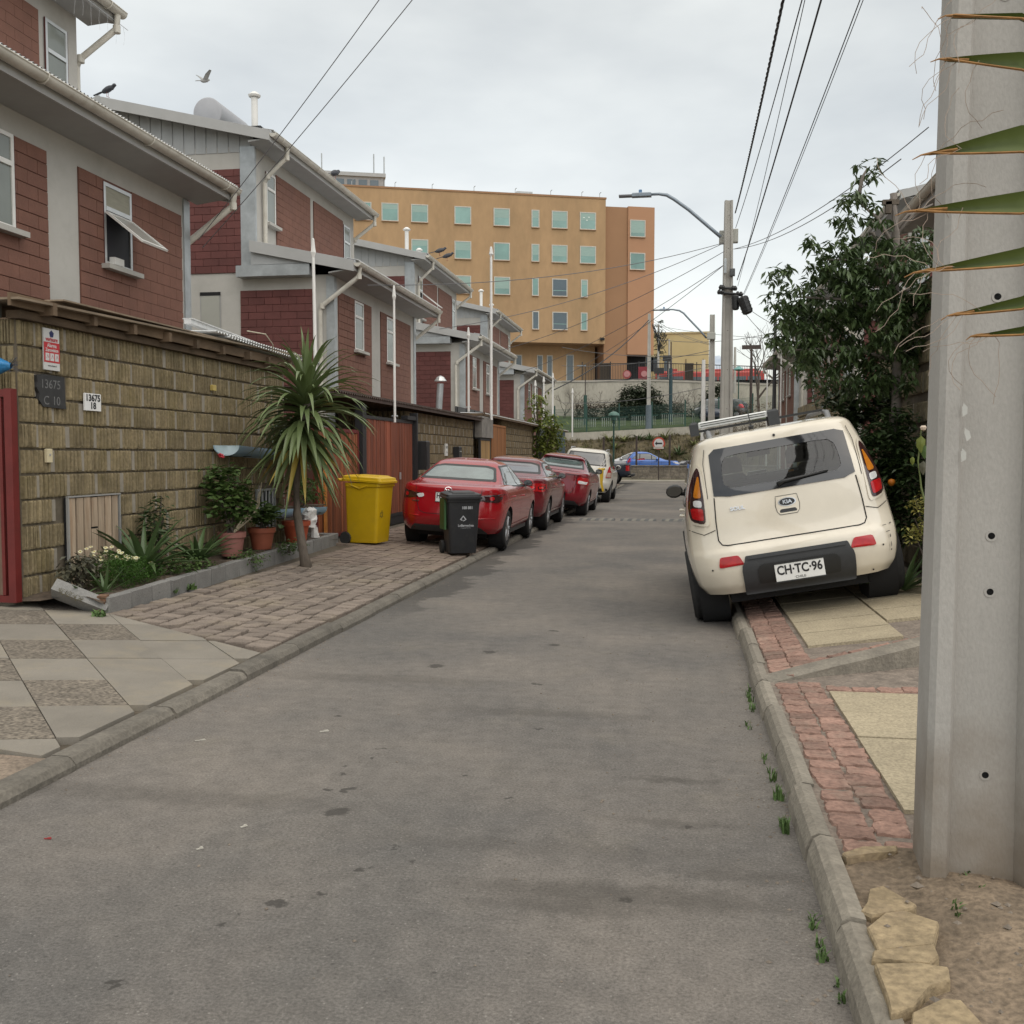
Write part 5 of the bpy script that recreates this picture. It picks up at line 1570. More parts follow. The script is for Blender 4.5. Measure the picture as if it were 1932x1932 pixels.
# tailgate shut line, handle, badge
S.strip([(-.587, 1.10), (-.605, .90), (-.61, .74), (-.585, .70), (-.54, .69), (.54, .69), (.585, .70), (.61, .74), (.605, .90), (.587, 1.10)], 'rear', .009, .003).build('tailgate_gap', M_dark, soul, fix=False)
S.strip([(-.60, 1.52), (-.63, 1.40), (-.64, 1.1)], 'rear', .005).build('roof_gap', M_dark, soul, fix=False)
S.strip([(.60, 1.52), (.63, 1.40), (.64, 1.1)], 'rear', .005).build('roof_gap', M_dark, soul, fix=False)
S.patch([(-.085, .875), (.085, .875), (.095, .93), (.085, 1.025), (-.085, 1.025), (-.095, .93)], 'rear', .003, 8, 8, rnd=2).build('handle_surround', M_cream_paint, soul, smooth=True)
S.strip([(-.07, .872), (.07, .872), (.092, .90), (.10, .95), (.088, 1.03), (-.088, 1.03), (-.10, .95), (-.092, .90), (-.07, .872)], 'rear', .004, .0035).build('handle_gap', M_dark, soul, fix=False)
S.patch([(-.075, .888), (.075, .888), (.065, .918), (-.065, .918)], 'rear', .004, 4, 6, rnd=1).build('handle', M_trim, soul, smooth=True)
def oval(par, sh, x, z, rx, rz, m1, m2, y=None):
    for k, (q, mm, off) in enumerate(((1, m1, .007), (.86, m2, .010))):
        sh.patch([(x + rx * q * cos(a), z + rz * q * sin(a)) for a in [2 * pi * i / 24 for i in range(24)]], 'rear', off, 8, 8, rnd=0).build('emblem' if k == 0 else 'emblem_field', mm, par, smooth=True)
oval(soul, S, 0, .975, .075, .036, M_chrome, M_black)
rear_text(soul, S, 'KIA', 0, .975, .042, M_chrome, 1.15, .0015, .013, .001)
rear_text(soul, S, 'SOUL', -.41, .985, .045, M_chrome, 1.1, .001, .008)
# black lower bumper insert with the plate recess
S.patch([(-.455, .245), (.455, .245), (.46, .49), (.43, .53), (.42, .585), (-.42, .585), (-.43, .53), (-.46, .49)], 'rear', .022, 12, 14, rnd=1, skirt=.04).build('bumper_insert', M_trim, soul, smooth=True)
S.patch([(-.33, .33), (.33, .33), (.34, .46), (.30, .50), (-.30, .50), (-.34, .46)], 'rear', .026, 6, 8, rnd=1).build('plate_recess', M_black, soul, smooth=True)
S.patch([(-.40, .555), (.40, .555), (.39, .575), (-.39, .575)], 'rear', .036, 3, 10, rnd=0, skirt=.02).build('step_pad', M_trim, soul, smooth=True)
plate(soul, S, .0, .405, 'CH\u00b7TC\u00b796', '\u00b7CHILE\u00b7', .40, .145, .04)
for x, z in ((-.70, .50), (.70, .50), (.60, .30)):
    S.patch([(x + .008 * cos(a), z + .008 * sin(a)) for a in [pi * i / 4 for i in range(8)]], 'rear', .004, 3, 3, rnd=0).build('bumper_plug', M_dark, soul)
for k, (x, z, w, h) in enumerate(((.775, .56, .006, .03), (.773, .49, .004, .05), (.762, .60, .02, .008), (.742, .655, .02, .006), (.768, .445, .006, .02), (.80, .66, .012, .01))):
    S.patch([(x - w, z - h / 2), (x + w, z - h / 3), (x + w * .6, z + h / 2), (x - w * .7, z + h / 2.4)], 'rear', .002, 3, 3, rnd=0, skirt=0).build('paint_scratch', M_trim, soul, fix=False)
# rear wiper, aerial, roof bar
MB().tube([(-.05, S.rear(0, 1.13) - .02, 1.13), (.0, S.rear(0, 1.15) - .03, 1.15), (.37, S.rear(.3, 1.18) - .025, 1.175)], [.022, .016, .008], 6).build('wiper', M_black, soul, smooth=True)
MB().tube([(-.16, .50, 1.60), (-.16, .48, 1.66)], .022, 8).tube([(-.16, .48, 1.66), (-.165, .60, 1.86)], .005, 5).build('aerial', M_black, soul)
bar = MB().bev(-.60, .02, .78, .94, 1.72, 1.775, .01).build('roof_bar', mat('bar_aluminium', (.62, .63, .63), .3, .05, 3, metal=.7, stretch=(1, 12, 12)), soul)
for z in (1.735, 1.755): MB().box(-.58, 0, .776, .7795, z, z + .006).build('bar_groove', M_dark, bar)
MB().bev(-.68, -.601, .76, .96, 1.66, 1.785, .02).build('bar_foot', M_trim, bar); MB().bev(.021, .12, .76, .96, 1.63, 1.78, .02).build('bar_foot', M_trim, bar)
MB().box(-.60, .5, .80, .92, 1.685, 1.705).build('bar_cross', M_black, bar)
MB().tube([(.0, S.rear(0, 1.545) - .004, 1.545), (0, S.rear(0, 1.545) - .012, 1.545)], .012, 8).build('washer_jet', M_black, soul)

# --- red saloons
def sedan_rows(L=4.58, W=.8975, H=1.455, deck=1.03, db=.50, rw=1.45, hood=.93):
    k = H / 1.455
    return [(.26, .14, L - .12, W * .90), (.36, .05, L - .04, W * .965), (.52, .0, L, W * .99), (.66, .01, L - .01, W), (.80, .03, L - .08, W * .992), (.90, .045, L - .3, W * .975),
            (deck - .05, .055, L - .95, W * .945), (deck - .01, .08, L - 1.18, W * .915), (deck + .015, .20, L - 1.26, W * .885), (deck + .03, db - .05, L - 1.32, W * .86), (deck + .06, db + .06, L - 1.38, W * .84),
            (1.20 * k, db + .38, L - 1.68, W * .765), (1.33 * k, db + .76, L - 1.99, W * .675), (1.395 * k, rw - .08, L - 2.16, W * .605), (1.44 * k, rw + .14, L - 2.36, W * .50), (1.47 * k, rw + .5, L - 2.56, W * .32)]
def sedan(label, loc, rot, paintm, L, W, H, deck, db, rw, style, axles, rearglass=None, mirror_m=None):
    sh = Shell(sedan_rows(L, W, H, deck, db, rw), 4.0, 9)
    k = H / 1.455
    wb = deck + .05
    t = build_car('parked_car', label, 'car', loc, rot, sh, paintm, axles, .325, 'red saloons parked along the left pavement',
                  sidewin=[(db + .40, deck + .02), (db + .95, 1.375 * k), (L - 2.25, 1.385 * k), (L - 1.62, 1.10 * k), (L - 1.55, deck - .05), (L - 2.4, deck - .03)], handles=((1.35, .86), (2.35, .84)),
                  mirror=(L - 1.78, deck + .0, mirror_m or paintm), lines=([(1.22, .50), (1.1, deck - .0)], [(2.12, .35), (2.12, deck - .03)], [(3.28, .4), (3.3, .9)]), pillars=(2.12, db + .62),
                  rearwin=[(-W * .74, wb + .03), (W * .74, wb + .03), (W * .60, 1.335 * k), (W * .42, 1.365 * k), (-W * .42, 1.365 * k), (-W * .60, 1.335 * k)], rearglass=rearglass or M_skyglass, rimr=.225,
                  tyrew=.21)
    S_ = sh
    for sx in (-1, 1):
        S_.strip([(.5, .78), (1.4, .80), (3.4, .74)], 'side', .016, .007, sgn=sx).build('side_crease', paintm, t, fix=False)
        S_.strip([(1.3, .36), (3.2, .38)], 'side', .03, .008, sgn=sx).build('door_moulding', paintm, t, fix=False)
    S_.strip([(-W * .62, deck - .02), (-W * .60, .80), (-W * .52, .60), (-W * .42, .56), (W * .42, .56), (W * .52, .60), (W * .60, .80), (W * .62, deck - .02)], 'rear', .009, .003).build('boot_gap', M_dark, t, fix=False)
    S_.patch([(-W * .74, .26), (W * .74, .26), (W * .62, .37), (-W * .62, .37)], 'rear', .006, 5, 12, rnd=1).build('bumper_valance', M_trim, t, smooth=True)
    for sx in (-1, 1):
        f = (lambda p: p) if sx > 0 else mirror_poly
        if style == 'a':
            o = S_.patch(f([(W * .52, .845), (W * .62, .80), (W * .90, .79), (W * .975, .84), (W * .96, .93), (W * .75, .91), (W * .50, .89)]), 'rear', .008, 8, 14, rnd=1).build('tail_light', M_lampdark, t, smooth=True)
            S_.patch(f([(W * .44, .825), (W * .55, .81), (W * .60, .87), (W * .46, .885)]), 'rear', .012, 5, 6, rnd=1).build('reverse_lens', M_lampclear, o, smooth=True)
            S_.patch(f([(W * (.80) + .035 * cos(a), .855 + .032 * sin(a)) for a in [pi * q / 6 for q in range(12)]]), 'rear', .014, 6, 6, rnd=0).build('brake_lens', M_lampred, o, smooth=True)
            S_.patch(f([(W * .50, .50), (W * .86, .52), (W * .88, .535), (W * .5, .53)]), 'rear', .004, 3, 8, rnd=0).build('reflector', M_lampred, t, smooth=True)
            S_.strip(f([(W * .3, .905), (W * .95, .95)]), 'rear', .010, .004).build('crease', M_dark if False else paintm, t, fix=False)
        elif style == 'b':
            o = S_.patch(f([(W * .56, .80), (W * .90, .78), (W * .985, .86), (W * .975, .955), (W * .80, .965), (W * .60, .95)]), 'rear', .010, 10, 12, rnd=1).build('tail_light', M_lampred, t, smooth=True)
            for (x0, x1) in ((.60, .74), (.79, .93)):
                S_.patch(f([(W * x0, .835), (W * x1, .835), (W * x1, .91), (W * x0, .91)]), 'rear', .016, 5, 6, rnd=2).build('lens_ring', M_lampdark, o, smooth=True)
                S_.patch(f([(W * (x0 + .02), .85), (W * (x1 - .02), .85), (W * (x1 - .02), .90), (W * (x0 + .02), .90)]), 'rear', .019, 5, 6, rnd=2).build('brake_lens', mat('lamp_bright_red', (.62, .02, .02), .1, .1, 20, spec=.8), o, smooth=True)
        else:
            o = S_.patch(f([(W * .62, .80), (W * .93, .79), (W * .985, .90), (W * .96, .97), (W * .70, .99), (W * .63, .95)]), 'rear', .012, 10, 10, rnd=1).build('tail_light', M_lampred, t, smooth=True)
            S_.patch(f([(W * .66, .82), (W * .90, .81), (W * .93, .885), (W * .665, .90)]), 'rear', .018, 6, 8, rnd=1).build('reverse_lens', M_lampclear, o, smooth=True)
    return t, S_
M_red1 = paint('bright_red_paint', (.31, .005, .011), .2, .6)
M_red2 = paint('dark_red_paint', (.14, .009, .015), .2, .6)
M_red3 = paint('crimson_paint', (.19, .005, .014), .2, .6)
t1, s1 = sedan('bright red saloon behind the black wheelie bin', (-3.64, 15.3, .105), (0, R(3.4), 0), M_red1, 4.58, .8975, 1.455, 1.03, .50, 1.50, 'a', (.95, 3.65))
t1.scale = (.955, .955, .955)
oval(t1, s1, 0, .955, .068, .055, M_chrome, M_red1)
MB().tube([(-.05, s1.rear(0, .965) - .016, .975), (-.02, s1.rear(0, .955) - .016, .950), (0, s1.rear(0, .95) - .016, .965), (.02, s1.rear(0, .955) - .016, .950), (.05, s1.rear(0, .965) - .016, .975)], .007, 5).build('emblem_wing', M_chrome, t1)
plate(t1, s1, 0, .835, 'HY\u00b7SX\u00b740', 'CHILE', .40, .15, .012)
rear_text(t1, s1, 'mazda3', -.52, .755, .05, M_chrome, 1, .0008, .006)
t2, s2 = sedan('dark red saloon with lit looking red lamps, second in the row', (-3.58, 19.95, .105), (0, R(4.0), 0), M_red2, 4.45, .88, 1.46, 1.06, .48, 1.35, 'b', (.95, 3.6), rearglass=mat('grey_rear_glass', (.12, .125, .145), .05, .06, 2, spec=1.0, ior=1.8))
t3, s3 = sedan('crimson saloon leaning off the kerb, third in the row', (-3.24, 25.35, .10), (0, R(7.0), 0), M_red3, 4.3, .855, 1.50, 1.09, .44, 1.22, 'c', (.85, 3.45), mirror_m=M_black)
t2.scale = (.975, .975, .975)
s3.patch([(-.27, .42), (.27, .42), (.27, .56), (-.27, .56)], 'rear', .005, 4, 6, rnd=1).build('plate_recess', M_red3, t3, smooth=True)
s3.patch([(-.60, 1.045), (.60, 1.045), (.56, 1.085), (-.56, 1.085)], 'rear', .03, 4, 12, rnd=1, skirt=.03).build('boot_spoiler', M_red3, t3, smooth=True)

# --- off-roader and hatchbacks
def hatch_rows(L, W, H, belt, rake=.28, rear=.06):
    return [(.30, .12, L - .10, W * .90), (.42, .03, L - .02, W * .97), (.60, .0, L, W), (.72, .03, L - .02, W), (.90, rear, L - .15, W * .99), (belt - .06, rear + .03, L - .55, W * .965), (belt, rear + .05, L - .95, W * .94),
            (belt + .08, rear + .09, L - 1.15, W * .91), (belt + .22, rear + .09 + rake * .3, L - 1.42, W * .85), (H - .16, rear + .09 + rake * .75, L - 1.72, W * .77), (H - .08, rear + .09 + rake, L - 1.92, W * .71), (H - .03, rear + .2 + rake, L - 2.1, W * .60), (H, rear + .45 + rake, L - 2.4, W * .42)]
def hatch(label, loc, rot, paintm, L=3.6, W=.78, H=1.5, belt=.98, rake=.28, axles=(.55, 2.9), rad=.29, group=None, name='parked_car', cat='car', rearlamps=True, frontlamps=True, glass=None, tyrew=.18, nx=4.2):
    sh = Shell(hatch_rows(L, W, H, belt, rake), nx, 9)
    t = build_car(name, label, cat, loc, rot, sh, paintm, axles, rad, group, sidewin=[(.42, belt + .04), (.62 + rake * .6, H - .13), (L - 1.95, H - .12), (L - 1.28, belt + .06), (L - 1.3, belt - .02)],
                  handles=((1.1, belt - .1), (1.95, belt - .1)), mirror=(L - 1.45, belt + .02, paintm), lines=([(.95, .5), (.9, belt)], [(1.72, .38), (1.72, belt)], [(L - 1.15, .4), (L - 1.15, belt - .1)]),
                  pillars=(1.70, .95), rearwin=[(-W * .76, belt + .08), (W * .76, belt + .08), (W * .64, H - .11), (-W * .64, H - .11)], frontwin=[(-W * .80, belt + .10), (W * .80, belt + .10), (W * .64, H - .13), (-W * .64, H - .13)], glass=glass, tyrew=tyrew)
    for sx in (-1, 1):
        f = (lambda p: p) if sx > 0 else mirror_poly
        if rearlamps: sh.patch(f([(W * .80, .78), (W * .965, .80), (W * .95, 1.08), (W * .82, 1.08)]), 'rear', .01, 8, 6, rnd=1).build('tail_light', M_lampred, t, smooth=True)
        if frontlamps: sh.patch(f([(W * .55, .66), (W * .95, .72), (W * .97, .86), (W * .72, .80)]), 'front', .01, 8, 6, rnd=1).build('headlight', M_lampclear, t, smooth=True)
    return t, sh
M_white_paint = paint('off_white_paint', (.62, .60, .54), .3, .6)
suv, ss = hatch('off-white off-roader parked at the head of the red saloons', (-3.22, 33.0, .10), (0, R(5.5), 0), M_white_paint, 4.05, .90, 1.70, 1.08, .26, (.72, 3.36), .345, rearlamps=False, tyrew=.23)
for sx in (-1, 1):
    f = (lambda p: p) if sx > 0 else mirror_poly
    o = ss.patch(f([(.70, .80), (.86, .80), (.865, 1.17), (.77, 1.17), (.74, 1.0)]), 'rear', .02, 10, 6, rnd=1, skirt=.03).build('tail_light', M_lampred, suv, smooth=True)
    ss.patch(f([(.715, .82), (.855, .82), (.86, .97), (.745, .97)]), 'rear', .026, 6, 6, rnd=1).build('reverse_lens', mat('lamp_pinkish', (.5, .36, .3), .15), o, smooth=True)
    MB().tube([(sx * .58, .75, 1.66), (sx * .6, .9, 1.71), (sx * .6, 2.0, 1.72), (sx * .57, 2.3, 1.64)], .02, 6).build('roof_rail', M_rim, suv)
b = MB(); Mt = Matrix.Translation((-.12, -.02, .80)) @ Matrix.Rotation(R(90), 4, 'X')
b.lathe([(.36, -.05), (.36, .12), (.30, .17), (.01, .18)], 26, Mt); b.build('spare_wheel_cover', M_white_paint, suv, smooth=True, auto=40)
ss.patch([(-.8, .32), (.8, .32), (.78, .44), (-.78, .44)], 'rear', .012, 4, 10, rnd=1).build('bumper_valance', M_trim, suv, smooth=True)
# yellow crane arm of a folded barrier leaning on the off-roader
t = thing('yellow_jack', (-2.55, 32.75, .42), 'yellow tool with two pale rods leaning behind the off-roader', 'tool')
t.scale = (.7, .7, .68); t.location.z = .62
M_yel = mat('yellow_steel', (.58, .38, .02), .4, .12, 8)
MB().prism([(-.09, .72), (.10, .72), (.05, .02), (.13, -.32), (.04, -.34), (-.06, .05)], 'y', -.05, .05).build('arm', M_yel, t)
MB().tube([(-.16, 0, .72), (.16, 0, .74)], .05, 8).build('bracket', M_yel, t)
for d in (0, .14): MB().tube([(-.12 + d, 0, .76), (.22 + d, 0, 1.28)], .022, 6).build('rod', M_white, t)

M_blue = paint('bright_blue_paint', (.06, .165, .52), .3, .7)
M_silver = paint('silver_white_paint', (.55, .56, .57), .3, .6)
M_greycar = paint('dark_grey_paint', (.075, .075, .078), .3, .7)
hatch('bright blue small hatchback behind the low stone wall', (-3.6, 66.4, .32), (0, 0, -R(90)), M_blue, 3.5, .75, 1.50, .98, .30, (.55, 2.9), .28)
hatch('silver white hatchback left of the blue one', (-1.7, 68.7, .33), (0, 0, R(90)), M_silver, 3.7, .78, 1.48, .98, .45, (.6, 3.05), .28, nx=3.6)
hatch('dark grey car half hidden behind the cream hatchback mirror', (3.9, 68.6, .33), (0, 0, R(90)), M_greycar, 4.1, .8, 1.45, .98, .7, (.7, 3.3), .29)
# pickup on the cross street
M_navy_paint = paint('navy_paint', (.012, .020, .036), .3, .8)
rows = [(.42, .10, 4.9, .80), (.55, .0, 5.0, .86), (.75, .0, 5.0, .88), (.95, .01, 4.85, .88), (1.08, .02, 3.9, .87), (1.12, .06, 3.75, .85), (1.14, 1.45, 3.65, .83), (1.30, 1.52, 3.4, .78), (1.60, 1.62, 2.9, .66), (1.68, 1.75, 2.7, .55), (1.70, 2.0, 2.5, .4)]
shp = Shell(rows, 6, 14)
pk = build_car('pickup_truck', 'navy pickup truck with its bed sticking out behind the off-roader', 'pickup', (-2.75, 56.2, 0), (0, 0, R(90)), shp, M_navy_paint, (.95, 3.9), .36, sidewin=[(1.6, 1.18), (1.75, 1.58), (2.75, 1.58), (3.3, 1.2)], pillars=(2.4,), mirror=(3.2, 1.15, M_black), handles=((1.9, 1.0),), lines=([(1.5, .6), (1.5, 1.1)],), tyrew=.24)
MB().box(-.75, .75, .08, 1.4, 1.125, 1.128).build('bed_floor', M_dark, pk)
shp.patch([(.70, .72), (.84, .72), (.84, 1.02), (.70, 1.02)], 'rear', .012, 6, 4, rnd=0).build('tail_light', M_lampred, pk)
shp.patch([(-.84, .72), (-.70, .72), (-.70, 1.02), (-.84, 1.02)], 'rear', .012, 6, 4, rnd=0).build('tail_light', M_lampred, pk)
MB().bev(-.8, .8, -.2, -.02, .42, .56, .02).build('step_bumper', M_black, pk)
# ------------------------------------------------------------------ plants
def leaf_mat(name, c1, c2, rough=.45, trans=.0, spec=.4):
    m = bpy.data.materials.new(name); m.use_nodes = True
    nt = m.node_tree; N, L = nt.nodes, nt.links
    b = N['Principled BSDF']; b.inputs['Roughness'].default_value = rough; b.inputs['Specular IOR Level'].default_value = spec
    g = N.new('ShaderNodeNewGeometry')
    r = N.new('ShaderNodeValToRGB')
    r.color_ramp.elements[0].color = (*c1, 1); r.color_ramp.elements[1].color = (*c2, 1)
    n = N.new('ShaderNodeTexNoise'); n.inputs['Scale'].default_value = 4; L.new(g.outputs['Position'], n.inputs['Vector'])
    a = N.new('ShaderNodeMath'); a.operation = 'MULTIPLY_ADD'; a.inputs[1].default_value = .5
    L.new(g.outputs['Random Per Island'], a.inputs[0])
    s2 = N.new('ShaderNodeMath'); s2.operation = 'MULTIPLY'; s2.inputs[1].default_value = .6
    L.new(n.outputs['Fac'], s2.inputs[0]); L.new(s2.outputs[0], a.inputs[2])
    L.new(a.outputs[0], r.inputs[0]); L.new(r.outputs[0], b.inputs['Base Color'])
    if trans:
        t = N.new('ShaderNodeBsdfTranslucent'); L.new(r.outputs[0], t.inputs[0])
        mx = N.new('ShaderNodeMixShader'); mx.inputs[0].default_value = trans
        L.new(b.outputs[0], mx.inputs[1]); L.new(t.outputs[0], mx.inputs[2]); L.new(mx.outputs[0], N['Material Output'].inputs[0])
    return m
M_leaf_dark = leaf_mat('dark_glossy_leaf', (.016, .034, .012), (.062, .098, .034), .38, .15, .5)
M_leaf_tree = leaf_mat('tree_leaf', (.018, .042, .014), (.105, .155, .058), .36, .2, .5)
M_leaf_young = leaf_mat('young_tree_leaf', (.05, .085, .015), (.24, .27, .055), .5, .25)
M_leaf_ger = leaf_mat('geranium_leaf', (.03, .07, .016), (.11, .17, .045), .6, .2)
M_leaf_daisy = leaf_mat('feathery_leaf', (.022, .075, .008), (.075, .16, .022), .6, .2)
M_leaf_ag = leaf_mat('strap_leaf', (.030, .062, .022), (.095, .15, .055), .42, .1, .5)
M_leaf_yucca = leaf_mat('yucca_leaf', (.05, .080, .026), (.19, .245, .10), .38, .1, .5)
M_leaf_yel = leaf_mat('yellowing_leaf', (.16, .14, .03), (.38, .27, .05), .5, .1)
M_leaf_var = leaf_mat('variegated_leaf', (.10, .16, .03), (.55, .48, .16), .5, .2)
M_leaf_brown = leaf_mat('bronze_leaf', (.04, .045, .03), (.12, .11, .07), .5, .1)
M_bark = mat('bark', (.12, .098, .078), .9, .25, 14, bump=.6, bscale=40, stretch=(1, 1, .4))
M_bark_pale = mat('pale_bark', (.20, .175, .155), .9, .2, 10, bump=.4, bscale=40)
M_twig = mat('twig', (.085, .07, .058), .9, .2, 20)

def leaves(b, pts, size, r, asp=.38, droop=.6, fold=.25, spread=1.0):
    """one folded leaf per point"""
    for (x, y, z) in pts:
        l = size * r.uniform(.65, 1.2)
        a = r.uniform(0, 2 * pi)
        dz = -droop + r.uniform(-.5, .5) * spread
        d = Vector((cos(a), sin(a), dz)).normalized()
        s_ = d.cross(Vector((r.uniform(-.4, .4), r.uniform(-.4, .4), 1)))
        if s_.length < .05: s_ = Vector((1, 0, 0))
        s_.normalize(); n = s_.cross(d)
        p = Vector((x, y, z)); w = l * asp / 2
        m = p + d * l * .45 - n * fold * w
        q = p + d * l - Vector((0, 0, l * .12))
        b.add([tuple(p), tuple(m + s_ * w + n * fold * w * 2), tuple(q), tuple(m - s_ * w + n * fold * w * 2), tuple(p + d * l * .5)], [(0, 1, 4), (1, 2, 4), (2, 3, 4), (3, 0, 4)] if fold > .3 else [(0, 1, 2), (0, 2, 3)])

def lobe_points(lobes, n, r, shell=.55):
    vol = [q[3] * q[4] * q[5] for q in lobes]; tot = sum(vol); out = []
    for q, v in zip(lobes, vol):
        for _ in range(max(3, int(n * v / tot))):
            while True:
                d = Vector((r.uniform(-1, 1), r.uniform(-1, 1), r.uniform(-1, 1)))
                if .02 < d.length < 1: break
            k = d.length ** (1 - shell) / d.length
            d *= k
            out.append((q[0] + d.x * q[3], q[1] + d.y * q[4], q[2] + d.z * q[5]))
    return out
def clumped(pts, n_clump, per, rad, r):
    """turn points into drooping sprays of leaves"""
    out = []
    for p in pts:
        for _ in range(per):
            out.append((p[0] + r.gauss(0, rad), p[1] + r.gauss(0, rad), p[2] + r.gauss(0, rad * .8)))
    return out

# --- leafy street tree on the right
r_ = random.Random(11)
tree = thing('street_tree', (2.18, 11.0, .30), 'dark leafy street tree between the cream hatchback and the concrete pole', 'tree')
def rel(v, o): return (v[0] - o[0], v[1] - o[1], v[2] - o[2])
TO = (2.18, 11.0, .30)
lob = []
for (u, v, rad, dy) in ((1488, 545, 42, -.1), (1468, 602, 36, 0), (1505, 650, 52, .1), (1560, 478, 45, 0), (1592, 560, 66, .1), (1642, 620, 66, 0), (1650, 510, 66, .1), (1612, 392, 34, 0), (1632, 314, 26, 0), (1588, 408, 22, 0),
                        (1692, 530, 62, 0), (1712, 625, 55, .1), (1700, 705, 40, 0), (1600, 700, 50, .1), (1540, 680, 42, 0), (1452, 640, 16, 0), (1738, 470, 40, .1), (1742, 580, 40, 0), (1560, 610, 60, .2), (1660, 440, 34, .1), (1640, 720, 40, .1)):
    p = at_y(u, v, 11.0 + dy); k = rad / 1900 * 11
    lob.append((*rel(p, TO), k, k * .9 + .15, k))
pts = lobe_points(lob, 560, r_, .4)
b = MB(); leaves(b, clumped(pts, 0, 17, .034, r_), .105, r_, .36, .75, .2, 1.7)
b.build('crown', M_leaf_tree, tree, fix=False)
b = MB()
trunk_pts = [rel(at_y(1690, 1010, 11), TO), rel(at_y(1691, 800, 11), TO), rel(at_y(1692, 700, 11), TO), rel(at_y(1688, 560, 11), TO), rel(at_y(1690, 440, 11), TO), rel(at_y(1686, 365, 11), TO)]
trunk_pts[0] = (trunk_pts[0][0], trunk_pts[0][1], -.1)
b.tube(trunk_pts, [.062, .052, .048, .045, .042, .038], 10)
for a, c in (((1690, 640), (1590, 560)), ((1690, 600), (1500, 560)), ((1688, 520), (1560, 490)), ((1690, 470), (1618, 380)), ((1686, 440), (1740, 400)), ((1618, 380), (1636, 318)), ((1690, 560), (1745, 560)), ((1690, 680), (1500, 660)), ((1688, 450), (1760, 385)), ((1640, 440), (1655, 470))):
    p, q = Vector(rel(at_y(*a, 11), TO)), Vector(rel(at_y(*c, 11), TO)); mid = (p + q) / 2 + Vector((0, 0, .08))
    b.tube([p, mid, q], [.026, .018, .008], 6)
b.build('trunk', M_bark_pale, tree, smooth=True)
MB().cbox(rel(at_y(1680, 382, 11), TO), (.16, .06, .05)).cbox(rel(at_y(1676, 392, 11), TO), (.06, .06, .12)).build('cut_stub', M_bark, tree)

def bush(name, loc, lobes, n, per, size, m, label, cat, group=None, seed=1, asp=.45, droop=.3, rad=.04, stems=6, fold=.2, shell=.4):
    r = random.Random(seed)
    t = thing(name, loc, label, cat, group)
    b = MB(); leaves(b, clumped(lobe_points(lobes, n, r, shell), 0, per, rad, r), size, r, asp, droop, fold)
    b.build('foliage', m, t, fix=False)
    b = MB()
    for k in range(stems):
        q = r.choice(lobes)
        b.tube([(r.uniform(-.05, .05), r.uniform(-.05, .05), -.05), (q[0] * .4, q[1] * .4, q[2] * .5), (q[0] + r.uniform(-.1, .1), q[1], q[2] + q[5] * .5)], [.014, .010, .004], 5)
    b.build('stem', M_twig, t)
    return t
def plobes(lst, y, o):
    out = []
    for (u, v, rad, dy) in lst:
        p = at_y(u, v, y + dy); k = rad / 1900 * y
        out.append((*rel(p, o), k, k * .8, k))
    return out
o = (2.12, 10.7, .32)
ob = bush('orange_bush', o, plobes(((1672, 850, 50, 0), (1700, 905, 50, -.1), (1655, 905, 45, .1), (1712, 980, 42, -.2), (1690, 800, 36, .1), (1640, 850, 34, .1), (1735, 860, 40, .1)), 10.7, o), 560, 6, .10, M_leaf_dark, 'dark orange bush with ripe oranges behind the cream hatchback', 'bush', seed=5, asp=.42, droop=.2)
M_orange = mat('orange_peel', (.55, .17, .01), .5, .1, 20, bump=.2, bscale=150)
for (u, v) in ((1682, 910), (1652, 935)):
    p = at_y(u, v, 10.35 if v > 800 else 11.0)
    MB().lathe([(.001, -.036), (.02, -.03), (.034, -.012), (.036, .006), (.026, .027), (.001, .036)], 14).build('orange_fruit', M_orange, ob, rel(p, o), smooth=True)
o = (1.95, 12.2, .3)
bush('climbing_shrub', o, plobes(((1590, 790, 42, 0), (1620, 750, 48, .1), (1565, 745, 26, 0), (1640, 800, 40, .1), (1600, 840, 40, 0), (1665, 745, 40, .2), (1530, 725, 18, 0), (1700, 760, 40, .3)), 12.2, o), 420, 6, .11, M_leaf_dark, 'bushy shrub beneath the leafy tree crown, left of its trunk', 'bush', seed=6, asp=.42, droop=.25)
def strap_clump(name, loc, n, L, w, m, label, cat, group=None, seed=1, up=.7, droop=.5, leaf='leaf', scale=1, tiltdir=None, seg=5, fold=.3):
    """rosette of strap leaves, every leaf a part"""
    r = random.Random(seed)
    t = thing(name, loc, label, cat, group)
    for k in range(n):
        a = 2 * pi * k * .381966 + r.uniform(-.25, .25); e_ = up * r.uniform(.25, 1.15); l = L * r.uniform(.65, 1.1); dr = droop * r.uniform(.5, 1.4)
        strap(t, Vector((0, 0, .02)), a, e_, l, w * r.uniform(.8, 1.2), dr, m, leaf, seg, fold)
    return t
def strap(t, base, a, el, l, w, dr, m, nm='leaf', seg=6, fold=.3, twist=0):
    d = Vector((cos(a) * cos(el), sin(a) * cos(el), sin(el))); p = Vector(base); rows = []
    for k in range(seg + 1):
        f = k / seg
        wd = w * (min(1, .55 + f * 2.2) if f < .3 else 1) * (1 - max(0, f - .35) / .65) ** .75 if k < seg else .0005
        s_ = d.cross(Vector((0, 0, 1)))
        s_ = s_.normalized() if s_.length > .03 else Vector((-sin(a), cos(a), 0))
        n = s_.cross(d)
        rows.append([p - s_ * wd / 2 + n * wd * fold, p, p + s_ * wd / 2 + n * wd * fold])
        p = p + d * (l / seg)
        d = (d + Vector((0, 0, -dr / seg * (.4 + 1.2 * f)))).normalized()
    return MB().grid(rows).build(nm, m, t, smooth=True, fix=False)
